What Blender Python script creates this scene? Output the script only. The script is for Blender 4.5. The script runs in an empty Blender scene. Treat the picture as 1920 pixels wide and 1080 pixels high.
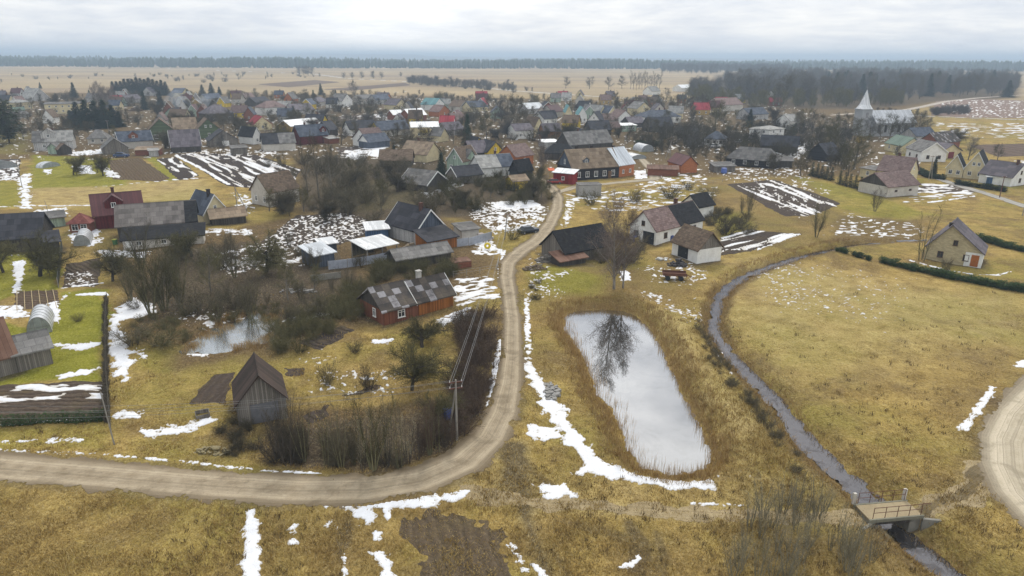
import bpy, math, random
import numpy as np
from mathutils import Vector, Matrix
random.seed(7)
rng = np.random.default_rng(11)
scene = bpy.context.scene
COL = scene.collection
R = math.radians
# ------------------------------------------------------------------ camera
H, F, PITCH, ROLL = 34.0, 1280.0, R(18.75), R(0.3)
CP, SP, CR, SR = math.cos(PITCH), math.sin(PITCH), math.cos(ROLL), math.sin(ROLL)
def ray(px, py):
    u, v = (px - 960.0) / F, (540.0 - py) / F
    u, v = u * CR - v * SR, u * SR + v * CR
    return u, CP + v * SP, -SP + v * CP
def at(px, py, z=0.0):
    dx, dy, dz = ray(px, py)
    dz = min(dz, -1e-4)
    t = (z - H) / dz
    return Vector((dx * t, dy * t, z))
def hgt(px, yb, yt):
    b = at(px, yb); dx, dy, dz = ray(px, yt)
    return H + dz * (b.y / dy)
def ppm(py):
    return max(0.3, (py - 104) * 0.0278)
cam = bpy.data.cameras.new('camera'); co = bpy.data.objects.new('camera', cam); COL.objects.link(co)
co.matrix_world = Matrix.Translation((0, 0, H)) @ Matrix.Rotation(math.pi / 2 - PITCH, 4, 'X') @ Matrix.Rotation(ROLL, 4, 'Z')
cam.sensor_width = 36; cam.lens = 36 * F / 1920; cam.clip_start = 0.5; cam.clip_end = 90000
scene.camera = co
# ------------------------------------------------------------------ numpy noise / sdf
def _h(ix, iy, s):
    n = (ix.astype(np.int64) * 374761393 + iy.astype(np.int64) * 668265263 + s * 1442695041) & 0x7fffffff
    n = ((n ^ (n >> 13)) * 1274126177) & 0x7fffffff
    return ((n ^ (n >> 16)) & 0xffff) / 65535.0
def vnoise(x, y, s=0):
    ix, iy = np.floor(x), np.floor(y); fx, fy = x - ix, y - iy
    fx = fx * fx * (3 - 2 * fx); fy = fy * fy * (3 - 2 * fy)
    a, b, c, d = _h(ix, iy, s), _h(ix + 1, iy, s), _h(ix, iy + 1, s), _h(ix + 1, iy + 1, s)
    return (a * (1 - fx) + b * fx) * (1 - fy) + (c * (1 - fx) + d * fx) * fy
def fbm(x, y, s=0, o=4):
    t = 0; a = 1.0; n = 0
    for k in range(o):
        t = t + a * vnoise(x, y, s + 17 * k); n += a; a *= 0.55; x = x * 2.03 + 3.1; y = y * 2.03 + 7.7
    return t / n
def sstep(a, b, x):
    t = np.clip((x - a) / (b - a), 0, 1); return t * t * (3 - 2 * t)
def wpoly(pts, z=0.0):
    return np.array([at(a, b, z)[:2] for a, b in pts])
def sdf(poly, X, Y, margin=6.0):
    out = np.full(X.shape, -float(margin)); n = len(poly)
    lo, hi = poly.min(0) - margin, poly.max(0) + margin
    m = (X > lo[0]) & (X < hi[0]) & (Y > lo[1]) & (Y < hi[1])
    if not m.any(): return out
    x, y = X[m], Y[m]; d2 = np.full(x.shape, 1e18); ins = np.zeros(x.shape, bool)
    for i in range(n):
        ax, ay = poly[i]; bx, by = poly[(i + 1) % n]; ex, ey = bx - ax, by - ay
        t = np.clip(((x - ax) * ex + (y - ay) * ey) / (ex * ex + ey * ey + 1e-12), 0, 1)
        d2 = np.minimum(d2, (x - ax - t * ex) ** 2 + (y - ay - t * ey) ** 2)
        c = (ay > y) != (by > y)
        ins ^= c & (x < ax + (y - ay) * ex / (ey if abs(ey) > 1e-9 else 1e-9))
    d = np.sqrt(d2); out[m] = np.maximum(np.where(ins, d, -d), -margin); return out
def ribbon(pts, X, Y, margin=6.0, z=0.0):
    """pts (px,py,halfwidth m): signed distance inside and lateral -1..1"""
    P = [(*at(a, b, z)[:2], w) for a, b, w in pts] if z is not None else [(p[0], p[1], p[3]) for p in pts]
    best = np.full(X.shape, -float(margin)); lat = np.zeros(X.shape)
    for (ax, ay, aw), (bx, by, bw) in zip(P, P[1:]):
        w = max(aw, bw) + margin
        m = (X > min(ax, bx) - w) & (X < max(ax, bx) + w) & (Y > min(ay, by) - w) & (Y < max(ay, by) + w)
        if not m.any(): continue
        x, y = X[m], Y[m]; ex, ey = bx - ax, by - ay; L2 = ex * ex + ey * ey + 1e-12
        t = np.clip(((x - ax) * ex + (y - ay) * ey) / L2, 0, 1); hw = aw + (bw - aw) * t
        dx, dy = x - ax - t * ex, y - ay - t * ey; d = np.sqrt(dx * dx + dy * dy)
        s = hw - d; sg = np.sign(ex * dy - ey * dx)
        o = best[m]; u = s > o; o[u] = s[u]; best[m] = o
        l = lat[m]; l[u] = (sg * d / hw)[u]; lat[m] = l
    return best, lat
# ------------------------------------------------------------------ mesh helpers
def me_np(name, V, T, smooth=False):
    V = np.asarray(V, np.float32); T = np.asarray(T, np.int32); k = T.shape[1]
    me = bpy.data.meshes.new(name)
    me.vertices.add(len(V)); me.vertices.foreach_set('co', V.ravel())
    me.loops.add(T.size); me.loops.foreach_set('vertex_index', T.ravel())
    me.polygons.add(len(T)); me.polygons.foreach_set('loop_start', np.arange(0, T.size, k, dtype=np.int32))
    me.polygons.foreach_set('loop_total', np.full(len(T), k, np.int32))
    if smooth: me.polygons.foreach_set('use_smooth', np.ones(len(T), bool))
    me.update(calc_edges=True); return me
class MB:
    def __init__(s): s.v = []; s.f = []
    def poly(s, pts):
        b = len(s.v); s.v += [tuple(p) for p in pts]; s.f.append(tuple(range(b, b + len(pts))))
    def box(s, cx, cy, cz, sx, sy, sz, rz=0.0):
        c, n = math.cos(rz), math.sin(rz); b = len(s.v)
        for dz in (-.5, .5):
            for dx, dy in ((-.5, -.5), (.5, -.5), (.5, .5), (-.5, .5)):
                x, y = dx * sx, dy * sy; s.v.append((cx + x * c - y * n, cy + x * n + y * c, cz + dz * sz))
        s.f += [tuple(b + i for i in q) for q in ((3, 2, 1, 0), (4, 5, 6, 7), (0, 1, 5, 4), (1, 2, 6, 5), (2, 3, 7, 6), (3, 0, 4, 7))]; return s
    def prism(s, prof, x0, x1):
        """profile in (y,z), counter-clockwise seen from +x, extruded along x"""
        n = len(prof); b = len(s.v)
        s.v += [(x0, y, z) for y, z in prof] + [(x1, y, z) for y, z in prof]
        s.f.append(tuple(b + i for i in reversed(range(n)))); s.f.append(tuple(b + n + i for i in range(n)))
        for i in range(n):
            j = (i + 1) % n; s.f.append((b + i, b + j, b + n + j, b + n + i))
        return s
    def tube(s, p, q, r0, r1=None, n=6, cap=True):
        r1 = r0 if r1 is None else r1; p, q = Vector(p), Vector(q); d = (q - p).normalized()
        a = d.orthogonal().normalized(); c = d.cross(a); b = len(s.v)
        for o, r in ((p, r0), (q, r1)):
            for i in range(n):
                t = 2 * math.pi * i / n; s.v.append(tuple(o + a * (r * math.cos(t)) + c * (r * math.sin(t))))
        for i in range(n):
            j = (i + 1) % n; s.f.append((b + i, b + j, b + n + j, b + n + i))
        if cap: s.f.append(tuple(b + i for i in reversed(range(n)))); s.f.append(tuple(b + n + i for i in range(n)))
        return s
    def mesh(s, name, mat=None, smooth=False):
        me = bpy.data.meshes.new(name); me.from_pydata(s.v, [], s.f)
        if smooth:
            for p in me.polygons: p.use_smooth = True
        if mat: me.materials.append(mat)
        me.update(); return me
    def obj(s, name, mat, parent=None, smooth=False):
        return link(name, s.mesh(name, mat, smooth), parent)
def link(name, me, parent=None, loc=None, rz=None):
    o = bpy.data.objects.new(name, me); COL.objects.link(o)
    if parent is not None: o.parent = parent
    if loc is not None: o.location = loc
    if rz is not None: o.rotation_euler = (0, 0, rz)
    return o
LABELS = {}
def tag(o, label, cat, group=None, kind=None):
    o['label'] = label; o['category'] = cat
    if group: o['group'] = group
    if kind: o['kind'] = kind
    n = len(label.split())
    if n < 4 or n > 16: print('LABEL LENGTH', n, label)
    if label in LABELS and not group: print('DUP LABEL', label)
    LABELS[label] = 1; return o
def thing(name, label, cat, loc=(0, 0, 0), rz=0.0, group=None):
    o = link(name, None, None, loc, rz); o.empty_display_size = 0.5; return tag(o, label, cat, group)
def gz(x, y):
    return float(terrain(np.array([float(x)]), np.array([float(y)]))[0])
def onground(p, dz=0.0):
    return Vector((p.x, p.y, gz(p.x, p.y) + dz))
# ------------------------------------------------------------------ node helper
class NT:
    def __init__(s, tree):
        s.t = tree; tree.nodes.clear()
    def n(s, typ, ins=None, **props):
        o = s.t.nodes.new(typ)
        for k, v in props.items(): setattr(o, k, v)
        for k, v in (ins or {}).items(): s.set(o.inputs[k], v)
        return o
    def set(s, sock, v):
        if isinstance(v, bpy.types.NodeSocket): s.t.links.new(v, sock)
        elif isinstance(v, tuple) and len(v) == 3 and sock.type == 'RGBA': sock.default_value = (*v, 1)
        else: sock.default_value = v
    def coord(s, what='Object', scale=None, rz=0.0):
        c = s.n('ShaderNodeTexCoord').outputs[what]
        if scale is None: return c
        if not isinstance(scale, tuple): scale = (scale,) * 3
        return s.n('ShaderNodeMapping', {'Vector': c, 'Scale': scale, 'Rotation': (0, 0, rz)}).outputs[0]
    def noise(s, vec, scale, detail=4, rough=.6, dist=0.0):
        return s.n('ShaderNodeTexNoise', {'Vector': vec, 'Scale': scale, 'Detail': detail, 'Roughness': rough, 'Distortion': dist}).outputs[0]
    def ramp(s, fac, a, b):
        return s.n('ShaderNodeMapRange', {'Value': fac, 'From Min': a, 'From Max': b}).outputs[0]
    def mix(s, fac, a, b, mode='MIX'):
        o = s.n('ShaderNodeMix', data_type='RGBA', blend_type=mode)
        s.set(o.inputs[0], fac); s.set(o.inputs[6], a); s.set(o.inputs[7], b); return o.outputs[2]
    def math(s, op, a, b=0.0, clamp=False):
        o = s.n('ShaderNodeMath', operation=op, use_clamp=clamp); s.set(o.inputs[0], a); s.set(o.inputs[1], b); return o.outputs[0]
    def attr(s, name, out='Color'):
        return s.n('ShaderNodeAttribute', attribute_name=name).outputs[out]
    def rand(s):
        return s.n('ShaderNodeObjectInfo').outputs['Random']
    def bump(s, h, strength=.5, dist=.1):
        return s.n('ShaderNodeBump', {'Height': h, 'Strength': strength, 'Distance': dist}).outputs[0]
    def out(s, col, rough=.9, normal=None, spec=.2, metal=0.0):
        b = s.n('ShaderNodeBsdfPrincipled', {'Base Color': col, 'Roughness': rough, 'Specular IOR Level': spec, 'Metallic': metal})
        if normal is not None: s.set(b.inputs['Normal'], normal)
        s.n('ShaderNodeOutputMaterial', {'Surface': b.outputs[0]}); return b
MATS = {}
def M(name, build):
    if name not in MATS:
        m = bpy.data.materials.new(name); m.use_nodes = True; build(NT(m.node_tree)); MATS[name] = m
    return MATS[name]
def c_mul(c, k): return tuple(min(1, x * k) for x in c)
def m_plain(name, col, rough=.8, spec=.2, metal=0.0, var=.25):
    def b(t):
        n = t.noise(t.coord('Object'), 1.7, 5); t.out(t.mix(t.ramp(n, .3, .7), c_mul(col, 1 - var), c_mul(col, 1 + var * .6)), rough, None, spec, metal)
    return M(name, b)
def m_roof(name, c1, c2, kind='sheet', c3=None, rough=.85, spec=.15):
    """kind: sheet corrugated, slate small tiles, patch mismatched sheets, seam standing-seam metal"""
    def b(t):
        c = t.coord('Object'); big = t.noise(c, .45, 5, .65); fine = t.noise(t.coord('Object', (2, 2, 9)), 2.2, 4)
        rnd = t.rand()
        col = t.mix(t.ramp(big, .35, .66), c1, c2)
        col = t.mix(t.math('MULTIPLY', t.ramp(fine, .5, .75), .45), col, c_mul(c1, .55))
        bw, bh = {'sheet': (1.1, .95), 'slate': (.55, .32), 'patch': (1.15, .85), 'seam': (.5, 40)}[kind]
        br = t.n('ShaderNodeTexBrick', {'Vector': c, 'Color1': (.0, 0, 0), 'Color2': (1, 1, 1), 'Mortar': (.5, .5, .5), 'Scale': 1.0, 'Mortar Size': .02, 'Brick Width': bw, 'Row Height': bh, 'Bias': 0.0}, offset=.5 if kind != 'patch' else 0.0)
        lum = t.n('ShaderNodeSeparateColor', {'Color': br.outputs[0]}).outputs[0]
        if kind == 'patch':
            k = t.math('MULTIPLY', t.math('GREATER_THAN', lum, .84), t.ramp(big, .3, .5)); col = t.mix(k, col, c3 or c2)
            k2 = t.math('MULTIPLY', t.math('LESS_THAN', lum, .25), .6); col = t.mix(k2, col, c_mul(c1, .6))
        else:
            col = t.mix(.38, col, t.mix(lum, c_mul(c1, .5), c_mul(c2, 1.4)))
        col = t.mix(t.math('MULTIPLY', br.outputs[1], .6), col, c_mul(c1, .45))
        col = t.n('ShaderNodeHueSaturation', {'Color': col, 'Value': t.n('ShaderNodeMapRange', {'Value': rnd, 'To Min': .82, 'To Max': 1.18}).outputs[0]}).outputs[0]
        moss = t.noise(t.coord('Object', (1, .5, .5)), 1.1, 6, .75, .8); col = t.mix(t.math('MULTIPLY', t.ramp(moss, .54, .70), .0 if kind == 'seam' else .5), col, t.mix(fine, c_mul(c1, .6), (.12, .105, .06)))
        w = t.n('ShaderNodeTexWave', {'Vector': c, 'Scale': 2.2 if kind != 'seam' else .6, 'Distortion': .0}, bands_direction='X').outputs[1]
        hgt_ = t.math('ADD', t.math('MULTIPLY', w, .5 if kind in ('sheet', 'patch') else .15), t.math('ADD', t.math('MULTIPLY', fine, .6), br.outputs[1]))
        t.out(col, rough, t.bump(hgt_, .35, .05), spec)
    return M(name, b)
def m_wall(name, c1, kind='plaster', c2=None):
    c2 = c2 or c_mul(c1, .6)
    def b(t):
        c = t.coord('Object'); big = t.noise(c, .6, 6, .7); st = t.noise(t.coord('Object', (3, 3, .35)), 2.0, 4)
        col = t.mix(t.ramp(big, .42, .72), c1, t.mix(.5, c1, c2)); nrm = None
        # splash and damp stains with their own ragged outline
        col = t.mix(t.math('MULTIPLY', t.ramp(st, .56, .72), .5), col, c2)
        if kind in ('planks', 'logs'):
            sx = t.n('ShaderNodeSeparateXYZ', {'Vector': c}); s = t.math('ADD', sx.outputs[0], sx.outputs[1]) if kind == 'planks' else sx.outputs[2]
            k = t.math('MULTIPLY', s, 5.5 if kind == 'planks' else 4.5); fr = t.math('FRACT', k); fl = t.math('FLOOR', k)
            pr = t.n('ShaderNodeTexWhiteNoise', {'W': fl}, noise_dimensions='1D').outputs[0]
            col = t.mix(.75, col, t.mix(pr, c_mul(c1, .55), c_mul(c1, 1.3)))
            gap = t.math('LESS_THAN', fr, .1); col = t.mix(gap, col, c_mul(c2, .4)); nrm = t.bump(fr, .4, .04)
        elif kind == 'brick':
            br = t.n('ShaderNodeTexBrick', {'Vector': t.n('ShaderNodeCombineXYZ', {'X': t.math('ADD', t.n('ShaderNodeSeparateXYZ', {'Vector': c}).outputs[0], t.n('ShaderNodeSeparateXYZ', {'Vector': c}).outputs[1]), 'Y': t.n('ShaderNodeSeparateXYZ', {'Vector': c}).outputs[2]}).outputs[0], 'Color1': c_mul(c1, .75), 'Color2': c_mul(c1, 1.2), 'Mortar': c_mul(c2, 1.1), 'Scale': 1.0, 'Mortar Size': .015, 'Brick Width': .4, 'Row Height': .16}).outputs[0]
            col = t.mix(.75, col, br); nrm = t.bump(big, .3, .05)
        else:
            nrm = t.bump(t.noise(c, 9, 3), .25, .03)
        t.out(col, .9, nrm, .1)
    return M(name, b)
# ------------------------------------------------------------------ palettes
W = {
 'white': m_wall('white_plaster', (.80, .80, .78), 'plaster', (.46, .44, .40)),
 'offwhite': m_wall('aged_whitewash', (.56, .53, .48), 'plaster', (.26, .23, .19)),
 'cream': m_wall('cream_plaster', (.68, .59, .37), 'plaster', (.3, .25, .16)),
 'yellow': m_wall('yellow_boards', (.80, .58, .05), 'planks', (.3, .2, .04)),
 'ochre': m_wall('ochre_plaster', (.42, .29, .10), 'plaster', (.22, .14, .06)),
 'orange': m_wall('orange_brick', (.44, .16, .065), 'brick', (.18, .09, .05)),
 'rawor': m_wall('orange_boards', (.34, .13, .035), 'planks', (.16, .08, .04)),
 'redpl': m_wall('worn_red_boards', (.20, .075, .042), 'planks', (.16, .12, .09)),
 'crimson': m_wall('crimson_boards', (.26, .03, .03), 'planks', (.12, .02, .02)),
 'brick': m_wall('red_brick', (.24, .09, .055), 'brick', (.12, .06, .04)),
 'maroon': m_wall('maroon_boards', (.12, .025, .025), 'planks', (.06, .02, .02)),
 'grey': m_wall('weathered_boards', (.21, .19, .165), 'planks', (.10, .085, .07)),
 'dgrey': m_wall('dark_weathered_boards', (.085, .075, .066), 'planks', (.045, .04, .035)),
 'black': m_wall('tarred_logs', (.04, .038, .042), 'logs', (.02, .02, .02)),
 'bluegrey': m_wall('bluegrey_boards', (.10, .12, .16), 'planks', (.06, .06, .07)),
 'mint': m_wall('mint_boards', (.38, .48, .38), 'planks', (.16, .2, .16)),
 'green': m_wall('green_logs', (.12, .16, .09), 'logs', (.07, .08, .05)),
 'pinkgrey': m_wall('pale_grey_boards', (.48, .47, .46), 'planks', (.2, .19, .18)),
 'stone': m_wall('pale_brick', (.50, .42, .25), 'brick', (.22, .19, .14)),
 'concrete': m_wall('concrete', (.34, .33, .31), 'plaster', (.18, .17, .15)),
 'blue': m_wall('blue_boards', (.08, .15, .28), 'planks', (.05, .08, .14)),
}
def rf(n, a, b, k='sheet', c3=None, **q): return m_roof(n + '_roofing', a, b, k, c3, **q)
RF = {
 'grey': rf('grey_fibre', (.11, .106, .10), (.22, .21, .20)),
 'lgrey': rf('pale_fibre', (.24, .235, .22), (.36, .35, .33)),
 'dark': rf('dark_fibre', (.03, .03, .035), (.06, .06, .07)),
 'black': rf('tar_paper', (.014, .014, .016), (.03, .03, .033), 'slate'),
 'bluegrey': rf('bluegrey_fibre', (.055, .065, .09), (.10, .115, .145)),
 'lilac': rf('lilac_fibre', (.10, .088, .10), (.165, .145, .16)),
 'brown': rf('brown_tile', (.11, .075, .052), (.19, .14, .10), 'slate'),
 'tan': rf('tan_mossy', (.20, .14, .095), (.30, .235, .165), 'sheet'),
 'rust': rf('rusty_sheet', (.12, .06, .04), (.20, .12, .085), 'seam'),
 'darkrust': rf('dark_rusty', (.04, .032, .028), (.08, .056, .045), 'seam'),
 'maroon': rf('maroon_metal', (.075, .022, .024), (.10, .035, .034), 'seam', spec=.3, rough=.6),
 'mauve': rf('mauve_tile', (.14, .09, .082), (.24, .175, .16), 'slate'),
 'white': rf('white_metal', (.66, .68, .70), (.82, .83, .84), 'seam', spec=.3, rough=.5),
 'metal': rf('light_metal', (.40, .43, .47), (.52, .55, .58), 'seam', spec=.4, rough=.45),
 'teal': rf('teal_metal', (.10, .24, .26), (.15, .30, .31), 'seam'),
 'greenr': rf('green_metal', (.13, .19, .15), (.19, .25, .20), 'seam'),
 'red': rf('red_metal', (.28, .03, .045), (.36, .06, .07), 'seam'),
 'patch': rf('patched_slate', (.05, .045, .045), (.13, .105, .08), 'patch', (.27, .26, .27)),
 'patchg': rf('patched_grey', (.115, .10, .092), (.205, .185, .17), 'sheet'),
}
TRIM = m_plain('white_painted_wood', (.78, .78, .76), .6, .3, var=.12)
TRIMB = m_plain('brown_painted_wood', (.10, .06, .04), .6, .3)
DOORM = {'wood': m_plain('door_wood', (.16, .09, .05)), 'grey': m_plain('door_grey', (.14, .14, .15)), 'dark': m_plain('door_dark', (.03, .032, .036)), 'white': TRIM, 'orange': m_plain('door_orange', (.36, .12, .03)), 'red': m_plain('door_red', (.2, .03, .03))}
GLASS = M('window_glass', lambda t: t.out((.025, .03, .038), .12, None, .6))
BRICKC = m_wall('chimney_brick', (.12, .06, .045), 'brick', (.05, .04, .035))
CHIMW = m_wall('pale_chimney', (.45, .43, .40), 'plaster', (.2, .18, .16))
CHIMD = m_wall('sooty_chimney', (.05, .04, .038), 'brick', (.03, .03, .03))
WIRE = m_plain('dull_metal', (.3, .3, .3), .5, .4, .3)
RUST = m_plain('rusted_iron', (.13, .055, .035), .8, .2)
WOODP = m_plain('pole_wood', (.27, .25, .22))
# ------------------------------------------------------------------ windows
_WIN = {}
def win_mesh(w, h, style):
    k = (round(w, 2), round(h, 2), style)
    if k not in _WIN:
        f = MB(); b = .09
        f.box(-w / 2 + b / 2, -.035, 0, b, .09, h).box(w / 2 - b / 2, -.035, 0, b, .09, h)
        f.box(0, -.035, h / 2 - b / 2, w - 2 * b, .09, b).box(0, -.035, -h / 2 + b / 2, w - 2 * b, .09, b)
        if w > .7: f.box(0, -.03, 0, .06, .07, h - 2 * b)
        if h > 1.0: f.box(0, -.026, h * .18, w - 2 * b, .06, .05)
        f.box(0, -.07, -h / 2 - .03, w + .14, .16, .05)
        p = MB().box(0, -.012, 0, w - 2 * b + .004, .03, h - 2 * b + .004)
        _WIN[k] = (f.mesh('window', {'w': TRIM, 'b': TRIMB}[style]), p.mesh('pane', GLASS))
    return _WIN[k]
SIDE = {'F': 0.0, 'L': -math.pi / 2, 'R': math.pi / 2, 'B': math.pi}
def side_pos(side, u, z, L, Wd):
    return {'F': (u, -Wd / 2, z), 'B': (u, Wd / 2, z), 'L': (-L / 2, u, z), 'R': (L / 2, u, z)}[side]
def add_win(root, side, u, z, w, h, L, Wd, style='w'):
    fm, pm = win_mesh(w, h, style)
    o = link('window', fm, root, side_pos(side, u, z, L, Wd), SIDE[side]); link('pane', pm, o); return o
def add_door(root, side, u, w, h, L, Wd, mat='wood', name='door'):
    o = MB().box(0, -.03, h / 2 - .02, w, .08, h).box(-w / 2 - .05, -.035, h / 2, .09, .11, h).box(w / 2 + .05, -.035, h / 2, .09, .11, h).obj(name, DOORM[mat], root)
    o.location = side_pos(side, u, .12, L, Wd); o.rotation_euler = (0, 0, SIDE[side])
    MB().box(w * .36, -.09, h * .5, .05, .06, .16).obj('handle', WIRE, o); return o
# ------------------------------------------------------------------ buildings
def building(name, label, cat, loc, rz, L, Wd, hw, hr, wall, roof, win='', chim=(), door='', hip=0.0, trim=None, over=.4, lean=False, gablemat=None, group=None, chimmat=None, ws=(1.0, 1.2), wst='w', base=True, asym=0.0, dorm=None, roof2=None, gambrel=False):
    root = thing(name, label, cat, loc, rz, group)
    t = .16; hp = 0.02; w2 = Wd / 2
    sl = hr / w2
    wm = W[wall]
    if lean:
        MB().prism([(-w2, -.5), (w2, -.5), (w2, hw + hr), (-w2, hw)], -L / 2, L / 2).obj('wall', wm, root)
        s = hr / Wd; r = MB().prism([(-w2 - over, hw - over * s + hp), (w2 + over, hw + hr + over * s + hp), (w2 + over, hw + hr + over * s + hp + t), (-w2 - over, hw - over * s + hp + t)], -L / 2 - over, L / 2 + over)
        ro = r.obj('roof', RF[roof], root)
    elif hip:
        MB().box(0, 0, hw / 2 - .25, L, Wd, hw + .5).obj('wall', wm, root)
        o = over; a = L / 2 + o; b = w2 + o; z0 = hw - o * sl + .02; k = max(L / 2 - w2 * hip, .05) if hip <= 1 else .05; z1 = hw + hr
        r = MB(); A, B_, C, D = (-a, -b, z0), (a, -b, z0), (a, b, z0), (-a, b, z0); E, G_ = (-k, 0, z1), (k, 0, z1)
        up = lambda p: (p[0], p[1], p[2] + t)
        for q in ([up(A), up(B_), G_, E], [up(B_), up(C), G_], [up(C), up(D), E, G_], [up(D), up(A), E], [D, C, B_, A], [A, B_, up(B_), up(A)], [B_, C, up(C), up(B_)], [C, D, up(D), up(C)], [D, A, up(A), up(D)]): r.poly(q)
        ro = r.obj('roof', RF[roof], root)
    else:
        ya = asym * w2
        if gambrel: prof = [(-w2, hw), (-w2 * .62, hw + hr * .66), (0, hw + hr), (w2 * .62, hw + hr * .66), (w2, hw)]
        else: prof = [(-w2, hw), (ya, hw + hr), (w2, hw)]
        body = MB()
        if gablemat:
            body.box(0, 0, hw / 2 - .25, L, Wd, hw + .5); body.obj('wall', wm, root)
            for sx in (-1, 1):
                g = MB().prism(list(reversed([(y, max(z, hw + .003)) for y, z in prof])), sx * (L / 2 - .06) - .06 - .02 * (sx < 0), sx * (L / 2 - .06) + .06 + .02 * (sx > 0)); g.obj('gable', W[gablemat], root)
        else:
            body.prism([(-w2, -.5), (w2, -.5)] + list(reversed(prof)), -L / 2, L / 2).obj('wall', wm, root)
        def lip(p, q):  # extend the eave beyond p on the line q->p
            d = math.hypot(p[0] - q[0], p[1] - q[1]); return (p[0] + (p[0] - q[0]) / d * over, p[1] + (p[1] - q[1]) / d * over)
        pr = list(prof); pr[0] = lip(prof[0], prof[1]); pr[-1] = lip(prof[-1], prof[-2])
        lower = [(y, z + hp) for y, z in pr]; upper = [(y, z + hp + t * 1.15) for y, z in pr]
        x0, x1 = -L / 2 - over, L / 2 + over
        if roof2:  # second covering over part of the length
            r2, f0 = roof2; xm = -L / 2 + L * f0
            ro = MB().prism(lower + upper[::-1], x0, xm).obj('roof', RF[roof], root)
            MB().prism([(y, z + .004) for y, z in lower] + [(y, z + .03) for y, z in upper[::-1]], xm, x1).obj('roof', RF[r2], root)
        else:
            ro = MB().prism(lower + upper[::-1], x0, x1).obj('roof', RF[roof], root)
        if trim:
            for x in (x0 - .035, x1 + .035):
                bb = MB()
                bb.prism([(y, z - .12) for y, z in lower] + [(y, z + .03) for y, z in upper[::-1]], x - .033, x + .033); bb.obj('bargeboard', TRIM if trim == 'w' else TRIMB, root)
        # ridge capping
        MB().prism([(ya - .16, hw + hr + hp + t * 1.15 - .16 * (sl if not gambrel else .5) + .02), (ya + .16, hw + hr + hp + t * 1.15 - .16 * (sl if not gambrel else .5) + .02), (ya, hw + hr + hp + t * 1.15 + .07)], x0 - .01, x1 + .01).obj('ridge_cap', RF[roof], ro)
    for cx in chim:
        cx, cy = cx if isinstance(cx, tuple) else (cx, .12)
        zt_ = hw + hr * (1 - abs(cy)) - .3
        ch = MB().box(cx * L / 2, cy * w2, zt_ + .75, .6, .6, 1.9).box(cx * L / 2, cy * w2, zt_ + 1.72, .74, .74, .14).obj('chimney', chimmat or BRICKC, ro)
    if dorm:  # gabled dormer on the front slope: (x fraction, width, height)
        dx, dw, dh = dorm; x = dx * L / 2; yb = -w2 * .75
        z0 = hw + hr * .22
        d = MB(); d.poly
        prof = [(-dw / 2, 0), (dw / 2, 0), (dw / 2, dh), (0, dh + dw * .4), (-dw / 2, dh)]
        m = MB(); n = len(prof)
        m.v = [(x + a, yb, z0 + b) for a, b in prof] + [(x + a, -.1, z0 + b) for a, b in prof]
        m.f = [tuple(range(n)), tuple(reversed(range(n, 2 * n)))] + [(i, n + i, n + (i + 1) % n, (i + 1) % n) for i in range(n)]
        do = m.obj('dormer', W[gablemat or wall], root)
        rr = MB(); o = .2
        for s in (-1, 1):
            a = (x, z0 + dh + dw * .4 + .06); b = (x + s * (dw / 2 + o), z0 + dh - o * .8 + .06)
            P = [(a[0], yb - o, a[1]), (b[0], yb - o, b[1]), (b[0], .2, b[1]), (a[0], .2, a[1])]; Q = [(p[0], p[1], p[2] + .1) for p in P]
            v = P + Q; bse = len(rr.v); rr.v += v
            rr.f += [tuple(bse + i for i in q) for q in ((0, 1, 2, 3), (4, 7, 6, 5), (0, 4, 5, 1), (1, 5, 6, 2), (2, 6, 7, 3), (3, 7, 4, 0))]
        rr.obj('dormer_roof', RF[roof], do)
        fm, pm = win_mesh(min(.9, dw * .45), min(1.0, dh * .85), 'w'); wo = link('window', fm, do, (x, yb - .01, z0 + dh * .6)); link('pane', pm, wo)
    ww, wh = ws
    zc = min(hw * .56, 1.6) if hw < 3.6 else 1.6
    for tok in win.split():
        s, n = tok[0], int(tok[1])
        if s in 'FB':
            for i in range(n): add_win(root, s, (-.5 + (i + .5) / n) * L * .92, zc, ww, min(wh, hw * .5), L, Wd, wst)
            if hw > 4.4:
                for i in range(n): add_win(root, s, (-.5 + (i + .5) / n) * L * .92, zc + 2.7, ww, min(wh, hw * .5), L, Wd, wst)
        elif s in 'LR':
            for i in range(n): add_win(root, s, (-.5 + (i + .5) / n) * Wd * .9, zc, ww, min(wh, hw * .5), L, Wd, wst)
            if hw > 4.4:
                for i in range(n): add_win(root, s, (-.5 + (i + .5) / n) * Wd * .9, zc + 2.7, ww, min(wh, hw * .5), L, Wd, wst)
        else:
            S = s.upper()
            for i in range(n): add_win(root, S, (-.5 + (i + .5) / n) * Wd * .45, hw + hr * .3, ww * .8, min(wh * .85, hr * .42), L, Wd, wst)
    for tok in door.split():
        s, m, f = tok.split(':')[:3]; add_door(root, s, float(f) * (L if s in 'FB' else Wd) / 2, *( (2.4, min(2.3, hw * .85)) if 'gar' in tok else (.95, min(2.05, hw * .8)) ), L, Wd, m)
    root['dims'] = (L, Wd, hw, hr)
    return root
def S(label, p1, p2, Wd, hw, hr, wall, roof, name='house', cat='house', sink=0.0, **k):
    a, b = at(*p1), at(*p2); d = b - a; L = d.length; rz = math.atan2(d.y, d.x)
    n = Vector((-math.sin(rz), math.cos(rz), 0)); c = (a + b) / 2 + n * (Wd / 2)
    return building(name, label, cat, onground(c, -sink), rz, L, Wd, hw, hr, wall, roof, **k)
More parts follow.
